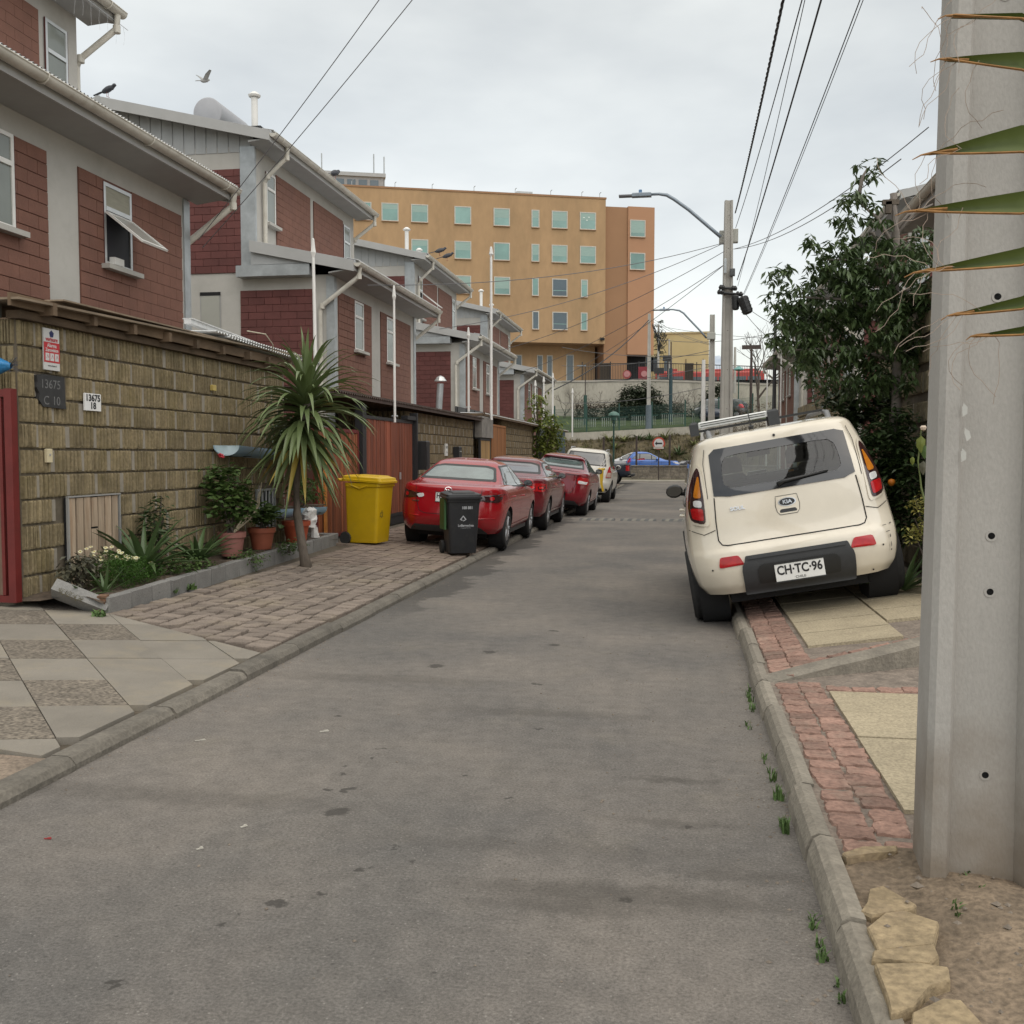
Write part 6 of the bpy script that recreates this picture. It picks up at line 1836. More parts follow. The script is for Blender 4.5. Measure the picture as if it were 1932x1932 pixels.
strap_clump('flax_plant', (2.02, 9.6, .30), 22, .62, .045, M_leaf_ag, 'strappy dark plant between the hatchback wheel and the concrete pole', 'plant', seed=8, up=1.1, droop=.9)
o = (2.22, 9.4, .33)
bush('variegated_shrub', o, plobes(((1738, 950, 18, 0), (1742, 985, 16, 0), (1730, 1010, 18, 0)), 9.4, o), 70, 5, .05, M_leaf_var, 'small yellow variegated shrub peeking out left of the concrete pole', 'bush', seed=9, rad=.03)
o = (2.2, 8.6, .3)
t = thing('rose_stem', o, 'single rose cane with broad leaves against the concrete pole edge', 'plant')
p0, p1, p2 = (Vector(rel(at_y(u, v, 8.6), o)) for u, v in ((1738, 920), (1732, 870), (1738, 810)))
MB().tube([(0, 0, -.05), p0, p1, p2], [.009, .008, .007, .005], 6).build('stem', mat('green_cane', (.11, .14, .04), .6), t)
for (u, v, s_, a, m_) in ((1738, 835, .11, 4.4, M_leaf_young), (1742, 880, .09, 4.8, M_leaf_brown), (1722, 868, .055, 4.6, M_leaf_young), (1745, 850, .09, 4.0, M_leaf_ger)):
    c_ = Vector(rel(at_y(u, v, 8.58), o))
    MB().add([tuple(c_ + Vector((s_ * .55 * x, .02 * abs(x), s_ * z))) for x, z in ((0, .5), (.6, .2), (.55, -.3), (0, -.8), (-.55, -.3), (-.6, .2))] + [tuple(c_ + Vector((0, -.01, -.1 * s_)))], [(0, 1, 6), (1, 2, 6), (2, 3, 6), (3, 4, 6), (4, 5, 6), (5, 0, 6)]).build('leaf', m_, t, fix=False)
MB().lathe([(.001, -.02), (.02, -.012), (.026, .008), (.016, .022), (.001, .02)], 10).build('rose_bud', mat('cream_petal', (.62, .50, .40), .6), t, rel(at_y(1742, 808, 8.55), o))

# --- planter bed along the first wall
M_block = mat('grey_edging_block', (.20, .195, .185), .92, .14, 5, bump=.5, bscale=70, rnd=.1, fine=.12)
bed = MB()
rows = []
for i in range(24):
    y = 7.95 + i * .31
    xf = -4.93 - .05 * (y - 7.95)
    rows.append([(xf - (xf + 5.82) * k / 6, y, .275 + .03 * sin(i * 1.3 + k) + (.03 if 0 < k < 6 else 0)) for k in range(7)])
bo = bed.grid(rows).build('planting_bed', M_soil, smooth=True, fix=True); bo['kind'] = 'structure'
y = 8.02; k = 0
while y < 15.0:
    x = -4.90 - .055 * (y - 7.95); ln = .40 if k not in (3,) else .18
    o = MB().bev(-.09, 0, 0, ln - .012, -.05, .145, .008).build('edging_block', M_block, bo, (x, y, zl(x)), (random.uniform(-.02, .02), random.uniform(-.03, .03) + (.15 if k == 3 else 0), .05))
    y += ln; k += 1
for k in range(2):
    MB().bev(-.4 * (k + 1) + .01, -.4 * k, 0, .09, -.05, .145, .008).build('edging_block', M_block, bo, (-5.29, 14.98, zl(-5.3)))
t = thing('loose_block', (-5.17, 8.02, .345), 'tilted loose concrete block lying at the near end of the flower bed', 'concrete block')
M3 = Matrix.Rotation(R(18), 4, 'Z') @ Matrix.Rotation(R(24), 4, 'Y') @ Matrix.Rotation(R(-34), 4, 'X')
t.scale = (.74, .74, .74); t.location.z = .30
b = MB().bev(-.33, .33, -.13, .13, -.075, .075, .008)
o = b.build('block_body', M_block, t); o.matrix_local = M3
mo = MB(); leaves(mo, [(random.uniform(-.25, .05), -.135 + random.uniform(-.02, .0), random.uniform(-.09, -.02)) for _ in range(160)], .016, r_, .8, .2, 0)
o = mo.build('moss', leaf_mat('moss_tuft', (.10, .09, .02), (.22, .19, .06), .9), t, fix=False); o.matrix_local = M3; o['kind'] = 'stuff'
t = thing('broken_brick', (-4.98, 7.93, .2), 'small broken brick stub beside the tilted loose block', 'brick')
MB().cbox((0, .1, .05), (.07, .05, .12), Matrix.Rotation(.2, 3, 'Y')).cbox((0.01, .1, .125), (.08, .06, .02), Matrix.Rotation(.15, 3, 'X')).build('brick_body', mat('mossy_brick', (.18, .10, .06), .9, .3, 20), t)
# plants of the bed
dz = .305
o = (-5.32, 8.95, dz)
db = bush('daisy_bush', o, [(0, -.05, .10, .22, .34, .17), (.05, .25, .07, .17, .25, .13), (-.12, -.1, .16, .17, .22, .15)], 620, 7, .05, M_leaf_daisy, 'feathery green daisy bush covered in pale yellow flowers', 'flowering bush', seed=21, asp=.16, droop=-.5, rad=.035, stems=5)
M_petal = mat('pale_petal', (.74, .72, .48), .6, .08, 20); M_eye = mat('flower_eye', (.6, .42, .06), .7)
for k in range(34):
    a = r_.uniform(-.38, .42); x = r_.uniform(-.24, .14)
    z = .27 - .35 * (a - .0) ** 2 + r_.uniform(-.02, .045) + (-x) * .12 + (.06 if a < 0 else -.03)
    b = MB(); n = 9; tl = Vector((r_.uniform(-.3, .6), r_.uniform(-.9, -.2), 1)).normalized()
    q = tl.to_track_quat('Z', 'Y')
    for j in range(n):
        an = 2 * pi * j / n
        p = [q @ Vector(v) for v in ((.004 * cos(an), .004 * sin(an), .002), (.017 * cos(an - .22), .017 * sin(an - .22), .003), (.023 * cos(an), .023 * sin(an), 0), (.017 * cos(an + .22), .017 * sin(an + .22), .003))]
        b.add([tuple(v) for v in p], [(0, 1, 2, 3)])
    fl = b.build('flower', M_petal, db, (x, a, z), fix=False)
    MB().lathe([(.006, .002), (.004, .007), (.001, .008)], 6).build('flower_eye', M_eye, fl)
o = (-5.45, 8.42, dz)
bush('bronze_shrub', o, [(0, .0, .24, .14, .22, .10), (.05, -.15, .16, .1, .12, .08), (0, .16, .2, .1, .12, .12)], 70, 5, .075, M_leaf_brown, 'small bronze leaved shrub in front of the wooden meter door', 'bush', seed=22, asp=.5, droop=.5, stems=8)
strap_clump('iris_plant', (-5.12, 8.30, .28), 9, .34, .035, M_leaf_ag, 'upright iris tuft behind the tilted loose block', 'plant', seed=23, up=1.3, droop=.25)
strap_clump('agapanthus', (-5.45, 9.55, .34), 26, .85, .075, M_leaf_ag, 'tall dark strap leaved clump right of the wooden meter door', 'plant', 'strap leaved plants in the flower bed', seed=24, up=1.05, droop=.9)
strap_clump('agapanthus', (-5.36, 10.55, .33), 28, .62, .065, M_leaf_ag, 'spreading spiky strap leaved clump at the middle of the bed', 'plant', 'strap leaved plants in the flower bed', seed=25, up=.8, droop=.75)
strap_clump('agapanthus', (-5.2, 8.1, .27), 10, .26, .045, M_leaf_ag, 'low strap leaved clump nearest the tilted block', 'plant', 'strap leaved plants in the flower bed', seed=26, up=.6, droop=.5)
o = (-5.55, 10.0, dz)
bush('tall_weed', o, [(0, 0, .45, .12, .2, .25), (0, .1, .75, .06, .08, .12)], 60, 5, .10, M_leaf_dark, 'tall ragged weed against the block wall behind the daisies', 'plant', seed=27, asp=.4, droop=.1, stems=6)
o = (-5.25, 9.75, .3)
bush('ground_plant', o, [(0, 0, .08, .16, .35, .09), (.05, .5, .06, .13, .25, .08)], 90, 5, .06, M_leaf_ger, 'low green plants along the bed edge right of the daisies', 'plant', seed=28, asp=.6, droop=.1, stems=3)
o = (-5.13, 11.3, .32)
bush('ground_plant', o, [(0, 0, .03, .09, .25, .05), (.12, .1, -.03, .06, .14, .06)], 60, 5, .045, M_leaf_ger, 'weed tuft hanging over the edging blocks below the pink pot', 'plant', seed=29, asp=.5, droop=.3, stems=3)
o = (-5.1, 12.6, .32)
bush('ground_plant', o, [(0, 0, .04, .14, .35, .05)], 60, 5, .05, M_leaf_ger, 'sprawling weeds in front of the terracotta pots', 'plant', seed=30, asp=.5, droop=.2, stems=3)
# pots
def pot(loc, r, h, m, label, rim=True):
    t = thing('flower_pot', loc, label, 'flower pot', 'flower pots in the bed')
    MB().lathe([(r * .72, 0), (r * .95, h * .78), (r * 1.06, h * .78), (r * 1.08, h), (r * .98, h), (r * .94, h * .82), (.01, h * .82)], 24).build('pot_body', m, t, smooth=True, auto=30)
    MB().lathe([(r * .93, h * .84), (.01, h * .86)], 16).build('potting_soil', M_soil, t)
    return t
M_pink = mat('pink_plastic_pot', (.27, .115, .095), .6, .08, 6); M_terra = mat('terracotta', (.30, .085, .045), .7, .12, 8)
pot((-5.42, 11.55, .33), .165, .29, M_pink, 'dull pink round pot holding the tall geranium')
pot((-5.42, 12.45, .33), .17, .28, M_terra, 'terracotta pot with a short geranium right of the pink pot')
pot((-5.38, 13.55, .33), .19, .30, mat('orange_pot', (.35, .07, .03), .6, .1, 6), 'bright orange red bowl pot just left of the yucca trunk')
o = (-5.42, 11.55, .60)
g = bush('geranium', o, [(-.05, 0, .62, .22, .30, .20), (.0, .25, .35, .16, .25, .2), (-.05, -.22, .42, .14, .18, .22), (0, .0, .2, .12, .2, .12)], 120, 6, .095, M_leaf_ger, 'tall round leaved geranium in the pink pot with a red flower', 'potted plant', 'geraniums in pots', seed=31, asp=.95, droop=.0, stems=9, rad=.05, shell=.3)
fl = MB()
for k in range(14): pebble(fl, -.05 + r_.uniform(-.03, .03), -.15 + r_.uniform(-.03, .03), .95 + r_.uniform(-.025, .025), .018)
fl.build('flower_head', mat('geranium_red', (.5, .04, .06), .6, .15, 30), g, fix=False)
b = MB()
for k in range(5): b.tube([(0, .05, 0), (.06, .15 + k * .06, .15 + .05 * (k % 2)), (.05, .3 + k * .1, .2 + .1 * (k % 3)), (.02, .55 + .08 * k, .12 + .12 * k)], [.012, .01, .009, .006], 5)
b.build('bare_stem', mat('pale_stem', (.42, .36, .25), .8), g)
o = (-5.42, 12.45, .58)
bush('geranium', o, [(0, 0, .22, .16, .22, .14), (.05, .2, .18, .1, .14, .1)], 60, 6, .09, M_leaf_ger, 'short geranium in the terracotta pot', 'potted plant', 'geraniums in pots', seed=32, asp=.95, droop=0, stems=6, rad=.05)
t = thing('plastic_bag', (-5.30, 13.85, .52), 'crumpled white plastic bag standing in the orange pot', 'bag'); t.scale = (.85, .75, .62)
M_bag = mat('white_bag', (.62, .61, .59), .35, .1, 8, spec=.6)
rb = random.Random(5); rows = []
for k in range(9):
    f = k / 8; rows.append([(.11 * (1 + .25 * f) * cos(a) * (1 + rb.uniform(-.2, .2)) * (1 if k < 8 else .4), .13 * sin(a) * (1 + rb.uniform(-.2, .2)), f * .46 + rb.uniform(-.02, .02)) for a in [2 * pi * j / 14 for j in range(14)]])
    rows[-1].append(rows[-1][0])
MB().grid(rows).build('bag_film', M_bag, t, smooth=False, fix=False)
rows = []
for k in range(5):
    f = k / 4; rows.append([(.02 + .09 * cos(a) * (1 + rb.uniform(-.2, .2)) * (1 - .4 * f), .22 + .1 * sin(a), -.26 + f * .24) for a in [2 * pi * j / 10 for j in range(10)]]); rows[-1].append(rows[-1][0])
MB().grid(rows).build('bag_fold', M_bag, t, fix=False)
o = (-5.5, 13.3, 1.72)
bush('hanging_plant', o, [(.05, .2, .12, .2, .45, .22), (.1, .4, -.12, .16, .4, .25), (.05, .0, .1, .14, .25, .2)], 330, 6, .09, M_leaf_dark, 'dark plant spilling from the upper blue half-pipe planter', 'plant', seed=33, asp=.28, droop=.6, stems=4)
o = (-5.45, 13.9, .85)
bush('spiky_plant', o, [(0, 0, .25, .16, .28, .2), (.05, .35, .2, .12, .16, .16), (0, -.2, .45, .1, .15, .12)], 100, 5, .13, M_leaf_ger, 'yellow green plant growing in the lower blue half-pipe', 'plant', seed=34, asp=.18, droop=.4, stems=4)

# --- yucca-like cordyline
t = thing('cordyline', (-4.67, 12.0, .07), 'cordyline palm with arching strap leaves on a slim trunk by the bed', 'palm')
MB().tube([(.05, 0, 0), (.0, .0, .25), (-.10, .05, .75), (-.13, .1, 1.25), (-.06, .1, 1.7), (.04, .1, 2.15)], [.085, .058, .052, .055, .062, .06], 10).build('trunk', M_bark, t, smooth=True)
ry = random.Random(14)
for k in range(195):
    f = k / 195
    h = 1.62 + .62 * f ** .8
    bx = -.05 + (h - 1.62) * .12
    a = k * 2.39996 + ry.uniform(-.3, .3)
    el = -0.95 + 2.15 * f + ry.uniform(-.22, .22)
    if f > .93: el = min(1.5, el + .25)
    l = ry.uniform(.80, 1.08) * (1 if f < .9 else .85)
    # the wind-swept side towards the street is fuller
    if cos(a) > 0 and f > .4: l *= 1.08
    m_ = M_leaf_yel if (f < .16 and ry.random() < .30) else M_leaf_yucca
    strap(t, Vector((bx, .1, h)), a, el, l, ry.uniform(.068, .092), (1.75 if f > .25 else .6) * ry.uniform(.75, 1.3), m_, 'leaf', 8, .22)
# --- young street tree further on
o = (-5.45, 39.5, .2)
st = bush('young_tree', o, plobes(((1012, 762, 17, 0), (1006, 790, 12, 0), (1030, 800, 22, 0), (1036, 835, 24, .3), (1018, 840, 20, 0), (1028, 868, 20, .2), (1048, 810, 12, .2), (1030, 775, 10, 0)), 39.5, o), 240, 7, .19, M_leaf_young, 'young yellow green street tree before the far block wall', 'tree', seed=41, asp=.5, droop=.5, rad=.12, stems=0)
MB().tube([(0, 0, -.1), (.0, 0, 1.2), (-.15, 0, 2.5), (-.2, 0, 3.7)], [.06, .05, .035, .01], 6).tube([(-.02, 0, 1.2), (.3, 0, 2.0), (.5, 0, 2.9)], [.035, .025, .008], 5).tube([(-.1, 0, 2), (-.3, .1, 3), (-.45, .1, 3.6)], [.03, .02, .008], 5).build('trunk', M_bark, st)
st.children[1].name = 'twigs'
# --- fan palm frond reaching in from the right
fp = thing('fan_palm', (2.35, 1.2, .1), 'fan palm whose leaf tips reach in at the right photo edge', 'palm')
FO = Vector((2.35, 1.2, .1)); YB = 2.0
hub = at_y(2500, 300, 1.75) - FO
MB().lathe([(.19, 0), (.15, .25), (.14, .7), (.12, .95)], 14).build('trunk', M_bark, fp, smooth=True)
MB().tube([(0, 0, .85), (hub * .6 + Vector((0, 0, .25))), tuple(hub)], [.03, .022, .016], 8).build('petiole', mat('petiole_green', (.16, .2, .07), .5), fp, smooth=True)
def palm_leaf_mat():
    m = leaf_mat('palm_blade', (.055, .085, .018), (.13, .165, .04), .45, .12)
    return m
M_blade = palm_leaf_mat(); M_tip = mat('dry_blade_edge', (.33, .17, .06), .8, .3, 40); M_fibre = mat('palm_fibre', (.38, .30, .24), .8)
rp_ = random.Random(4)
for (u, v, u2, v2, wd) in ((1797, 30, 1932, 32, 10), (1785, 112, 1932, 117, 31), (1755, 290, 1932, 262, 46), (1728, 398, 1932, 383, 38), (1742, 512, 1932, 484, 30), (1800, 594, 1932, 571, 22), (1840, 634, 1932, 624, 14), (1880, -30, 1932, -40, 20)):
    tip = at_y(u, v, YB) - FO; e_ = at_y(u2, v2, YB - .04) - FO
    d = (e_ - tip); far_ = tip + d * 2.6; far_ = far_ * .75 + hub * .25
    rows = []; edge = []
    N_ = 10
    for k in range(N_ + 1):
        f = k / N_
        c_ = tip.lerp(e_, f * 1.6) if f < .62 else tip.lerp(e_, .992).lerp(hub, (f - .62) / .38)
        w = wd / 1900 * YB * min(1.45, (f * 1.6) ** .8) * (1 if f < .7 else 1 - (f - .7) * 2.6) + .001
        rows.append([c_ + Vector((0, -.004, w * .5)), c_ + Vector((0, .012, -w * .06)), c_ + Vector((0, -.006, -w * .5))])
        if f < .95: edge.append(c_ + Vector((0, -.007, -w * .5)))
    bl = MB().grid(rows).build('leaf_blade', M_blade, fp, smooth=True, fix=False)
    MB().tube(edge, [.0006] + [.0022] * (len(edge) - 1), 4).build('dry_edge', M_tip, bl)
    n2 = Vector((d.z, 0, -d.x)).normalized()
    MB().tube([tip - d * .20 + n2 * .006, tip - d * .1, tip + d * .05, tip + d * .3], [.0008, .0016, .004, .003], 5).build('dry_tip', M_tip, bl)
    fb = MB()
    for q in range(5):
        p = tip + d * rp_.uniform(-.1, .45); pts_ = [p]
        dr_ = Vector((rp_.uniform(-1, .2), 0, rp_.uniform(-1, .6)))
        for j in range(7):
            dr_ = (dr_ + Vector((rp_.uniform(-.6, .6), rp_.uniform(-.2, .2), rp_.uniform(-.75, .45)))).normalized()
            pts_.append(pts_[-1] + dr_ * .019)
        fb.tube(pts_, .0006, 3)
    fb.build('fibre', M_fibre, bl)['kind'] = 'stuff'
# ------------------------------------------------------------------ wheelie bins
def wheelie(name, loc, rz, H, W, D, m, m_lid, label, group='wheelie bins'):
    t = thing(name, loc, label, 'wheelie bin', group, (0, 0, rz))
    # tapered body: front at -y
    b = MB(); rows = []
    for z, k, ks in ((.03, .76, .80), (.06, .78, .82), (H * .80, .95, .97), (H * .84, .97, .985), (H * .845, 1.03, 1.03), (H * .90, 1.05, 1.04)):
        w, d = W / 2 * ks, D / 2 * k
        y1 = D * .40
        pts = [(-w, -d - 0), (w, -d), (w, y1), (-w, y1)]
        pts = rounded(pts, .05, 3)
        rows.append([(x, y, z) for x, y in pts] + [(pts[0][0], pts[0][1], z)])
    b.grid(rows); b.add([p for p in rows[0][:-1]], [tuple(range(len(rows[0]) - 1))])
    b.build('bin_body', m, t, smooth=True, auto=45)
    b = MB(); rows = []
    for z, k in ((H * .895, 1.10), (H * .925, 1.11), (H * .93, 1.06), (H * .965, 1.04), (H * .985, .80), (H * .99, .1)):
        w, d = W / 2 * k, D / 2 * k
        pts = rounded([(-w, -d - .02), (w, -d - .02), (w, D * .47 * min(1, k)), (-w, D * .47 * min(1, k))], .06, 3)
        rows.append([(x, y, z + (y + D / 2) * .055) for x, y in pts]); rows[-1].append(rows[-1][0])
    b.grid(rows); b.build('lid', m_lid, t, smooth=True, auto=35)
    MB().bev(-W * .34, W * .34, -D * .36, D * .30, H * .99, H * 1.012, .012).build('lid_panel', m_lid, t).rotation_euler.x = .05
    MB().tube([(-W * .42, D * .50, H * .93), (-W * .42, D * .60, H * .95), (W * .42, D * .60, H * .95), (W * .42, D * .50, H * .93)], .016, 8).build('handle', m, t, smooth=True)
    for x in (-W * .47, W * .47):
        M_ = Matrix.Translation((x, D * .40, .10)) @ Matrix.Rotation(R(90), 4, 'Y')
        w = MB().lathe([(.06, -.022), (.094, -.024), (.10, -.015), (.10, .015), (.094, .024), (.06, .022)], 20, M_).build('wheel', M_rubber, t, smooth=True, auto=35)
        MB().lathe([(.06, -.018), (.06, .018)], 16, M_).build('hub', M_black, w)
    MB().tube([(-W * .47, D * .40, .10), (W * .47, D * .40, .10)], .014, 8).build('axle', M_black, t)
    for x in (-.3, .3):
        MB().box(W * x - .012, W * x + .012, D * .34, D * .42, .08, H * .82).build('back_rib', m, t)
    MB().tube([(-W * .51, -D * .2, H * .86), (-W * .515, 0, H * .82), (-W * .51, D * .25, H * .87)], .012, 6).build('side_lip', m, t)
    return t
M_binyel = mat('yellow_bin', (.56, .36, .006), .42, .07, 3, dirt=((.42, .28, .03), .35, 5))
M_binblk = mat('black_bin', (.020, .021, .024), .42, .12, 4, dirt=((.05, .05, .045), .5, 6))
yb = wheelie('wheelie_bin', (-4.86, 15.25, .168), R(80), 1.07, .58, .72, M_binyel, M_binyel, 'yellow wheelie bin with the recycling mark beside the slatted gates')
yb.scale = (.93, .93, 1)
# recycling arrows on the side that faces the viewer (local +x after the turn is away; local -x faces the road end)
rc = mat('bin_mark_olive', (.20, .15, .02), .6)
b = MB()
for k in range(3):
    a0 = 2 * pi * k / 3 + pi / 2
    M2 = Matrix.Rotation(a0, 2)
    pts_ = [(-.032, -.052), (-.012, -.030), (.020, -.030), (.020, -.043), (.046, -.020), (.020, .003), (.020, -.010), (-.020, -.010), (-.045, -.030)]
    b.prism([tuple(M2 @ Vector((x, y - .012))) for x, y in pts_], 'z', 0, .002)
ro = b.build('recycling_mark', rc, yb); ro.matrix_local = frame_matrix((-.12, -.316, .47), (1, 0, 0), (0, -.10, 1))

bb = wheelie('wheelie_bin', (-3.235, 14.62, .088), R(26), .93, .50, .50, M_binblk, M_binblk, 'black wheelie bin with white lettering behind the bright red saloon')
MB().bev(-.275, -.245, -.14, .17, .38, .84, .012).build('green_side_panel', mat('bin_green', (.035, .10, .03), .5, .1, 8), bb)
M_binprint = mat('bin_print', (.42, .43, .45), .5)
def bin_text(s_, z, size, x=.0, sx=1, bold=0):
    k = .78 + (.95 - .78) * (z - .06) / (.93 * .8 - .06)
    return text_mesh('lettering', s_, size, M_binprint, bb, frame_matrix((x, -.25 * k - .004, z), (1, 0, 0), (0, -.06, 1)), .0006, sx, bold)
bin_text('188 881', .70, .058, .05, .9, .002)
bin_text('LoBarnechea', .44, .050, .03, .9, .001)
bin_text('Municipalidad de todos', .405, .016, .03, 1, 0)
kk = .25 * (.78 + .17 * (.53 - .06) / .708)
for k, q in enumerate(([(0, .06), (.05, 0), (0, -.03), (.0, -.016), (.03, 0), (0, .04)], [(0, .06), (-.05, .0), (-.01, -.02), (-.01, -.005), (-.03, .0), (0, .04)])):
    o = MB().prism(q, 'z', 0, .0015).build('emblem', M_binprint, bb); o.matrix_local = frame_matrix((-.01, -kk - .004, .53), (1, 0, 0), (0, -.06, 1))

# ------------------------------------------------------------------ beyond the junction
M_stonewall = mat('rubble_mortar', (.17, .155, .13), .95, .25, 3, bump=.8, bscale=8, fine=.2)
M_rubble = mat('rubble_stone', (.235, .205, .165), .95, .25, 4, bump=.8, bscale=14, rnd=.25, fine=.2)
M_wallconc = mat('stained_concrete', (.44, .41, .345), .92, .16, .5, stretch=(1, 1, .35), fine=.1, bscale=10, dirt=((.15, .135, .11), .7, .9))
M_bankm = mat('bank_scrub', (.085, .068, .038), .97, .45, 1.3, bump=1, bscale=6, fine=.35, dirt=((.05, .06, .022), .8, .7))
M_green = mat('green_slope', (.05, .075, .022), .95, .4, 1.5, fine=.4, bscale=9)
M_path = mat('path_concrete', (.40, .37, .32), .9, .1, 2)
def far_kerb(): pass
fk = MB().bev(-40, 20, 59.4, 59.6, -.05, .13, .03).build('far_kerb', M_path); fk['kind'] = 'structure'
sheet('far_verge', [[(-40, 59.6, .11), (20, 59.6, .11), (20, 64.0, .18), (-40, 64.0, .18)]], mat('weedy_verge', (.13, .115, .075), .95, .4, 2, fine=.3, dirt=((.07, .08, .03), .7, 1.5)))
sheet('parking', [[(-40, 64.0, .30), (30, 64.0, .30), (30, 71.0, .34), (-40, 71.0, .34)]], M_asphalt)
# terrain behind, in rows across
def terrain(name, rows, m, smooth=True):
    o = MB().grid(rows).build(name, m, smooth=smooth); o['kind'] = 'structure'; return o
xs = [-45 + k * 2.5 for k in range(33)]
rt = random.Random(9)
def pz(x): return 3.25 + max(0, x + 7.2) * .052 + max(0, x - 2) * .05      # level of the sloping path
terrain('bank', [[(x, y, (.3 + (pz(x) - .55 - .3) * f) + rt.uniform(-.12, .12) * (0 < f < 1)) for x in xs] for y, f in ((70.9, 0), (71.5, .25), (72.2, .55), (73, .85), (73.95, 1))], M_bankm)
lw = MB()
for (y, dz) in ((73.9, 0), (74.15, 0)): pass
lw.grid([[(x, 73.9, pz(x) - 1.0) for x in xs], [(x, 73.9, pz(x)) for x in xs], [(x, 74.1, pz(x) + .004) for x in xs], [(x, 74.1, pz(x) - 1) for x in xs]])
t = thing('low_wall', (0, 0, 0), 'low concrete wall rising to the right below the green mesh fence', 'wall'); lw.build('wall_body', M_wallconc, t)
terrain('path', [[(x, 74.1, pz(x) - .02) for x in xs], [(x, 76.4, pz(x) + .05) for x in xs]], M_path)
terrain('grass_slope', [[(x, y, pz(x) + .06 + (4.9 - pz(x)) * f + rt.uniform(-.06, .06)) for x in xs] for y, f in ((76.4, 0), (79, .3), (82, .65), (86.3, 1))], M_green)
terrain('upper_street', [[(x, y, z) for x in (-80, -40, 0, 40, 90)] for y, z in ((86.2, 7.85), (100, 8.6), (130, 8.2), (300, 8.5))], mat('upper_asphalt', (.16, .155, .15), .9, .15, 1))
t = thing('retaining_wall', (0, 86, 0), 'tall stained concrete retaining wall under the ochre block', 'wall')
def rz_(x): return 7.93 - max(0, x + 2) * .05
MB().grid([[(x, 0, 2.8) for x in xs], [(x, 0, rz_(x)) for x in xs], [(x, .4, rz_(x)) for x in xs], [(x, .4, 2.8) for x in xs]]).build('wall_body', M_wallconc, t)
MB().grid([[(x, -.06, rz_(x) - .12) for x in xs], [(x, -.06, rz_(x) + .03) for x in xs], [(x, .44, rz_(x) + .03) for x in xs], [(x, .44, rz_(x) - .12) for x in xs]]).build('coping', M_path, t)
# railing on the retaining wall
t = thing('railing', (0, 86.2, 0), 'dark vertical bar railing along the top of the retaining wall', 'fence')
M_rail = mat('rail_black', (.02, .02, .022), .6)
b = MB(); x = -8.4
while x < 9:
    z = rz_(x); b.box(x - .016, x + .016, -.016, .016, z, z + 1.45); x += .135
b.build('bar', M_rail, t)['kind'] = 'stuff'
for dz in (.08, 1.42): MB().tube([(x, 0, rz_(x) + dz) for x in xs if -8.6 < x < 9], .035, 4).build('rail', M_rail, t)
for k in range(8):
    x = -8.4 + k * 2.4; MB().box(x - .04, x + .04, -.04, .04, rz_(x), rz_(x) + 1.6).build('post', M_rail, t)
M_brownfence = mat('brown_screen', (.10, .075, .05), .7)
for (x0, x1) in ((-6.9, -6.0), (.2, .95)):
    t = thing('screen_panel', (x0, 86.35, rz_(x0)), 'brown screen panel behind the railing ' + ('near the ochre block door' if x0 < -3 else 'beside the red buses'), 'screen')
    MB().box(0, x1 - x0, 0, .05, 0, 1.5).build('board', M_brownfence, t)
    for k in range(6): MB().box((x1 - x0) * k / 6 + .03, (x1 - x0) * (k + 1) / 6 - .03, -.03, -.001, 0, 1.48).build('slat', M_brownfence, t)
for (x, lb) in ((-4.6, 'small red round sign on the railing, left one'), (-3.15, 'red square sign on the railing, right one')):
    t = thing('red_sign', (x, 86.1, 8.0), lb, 'sign')
    M_ = Matrix.Rotation(R(90), 4, 'X')
    if x < -4: MB().lathe([(.36, 0), (.36, .03)], 20, Matrix.Translation((0, 0, .42)) @ M_).build('disc', mat('faded_red', (.30, .05, .05), .5), t)
    else: MB().box(-.5, .5, 0, .03, 0, 1.05).build('disc', mat('dark_red_sign', (.22, .02, .03), .5), t)
    MB().lathe([(.26, .031), (.26, .04)], 16, Matrix.Translation((0, -.03, .45)) @ M_).build('symbol', mat('pinkish', (.45, .2, .2), .5), t)
# green mesh fence on the path
t = thing('mesh_fence', (0, 76.5, 0), 'green wire mesh fence along the rising path', 'fence')
M_gf = mat('fence_green', (.018, .062, .048), .5)
x = -12; k = 0
fb = MB()
while x < 7:
    z = pz(x) + .05
    MB().box(x - .05, x + .05, -.05, .05, z - .2, z + 2.05).build('post', M_gf, t)
    x += 2.45
x = -12
while x < 6.9:
    z = pz(x) + .05; fb.box(x - .009, x + .009, -.009, .009, z + .05, z + 1.75); x += .085
for dz in (.06, .3, .55, .8, 1.05, 1.3, 1.55, 1.76):
    fb.tube([(x, 0, pz(x) + .05 + dz) for x in xs if -12.6 < x < 7], .009, 3)
fb.build('wire_mesh', M_gf, t)['kind'] = 'stuff'
t = thing('low_railing', (0, 78.5, 0), 'low white and green railing behind the green mesh fence', 'fence')
for k in range(5):
    x = -8.4 + k * 2.3; z = pz(x) + .35
    for j in range(12): MB().box(x + j * .16, x + j * .16 + .05, 0, .03, z, z + .9).build('bar', mat('rail_pale', (.33, .36, .33), .6), t)
    MB().box(x - .05, x + 2.0, -.02, .05, z + .85, z + .92).build('rail', M_gf, t)
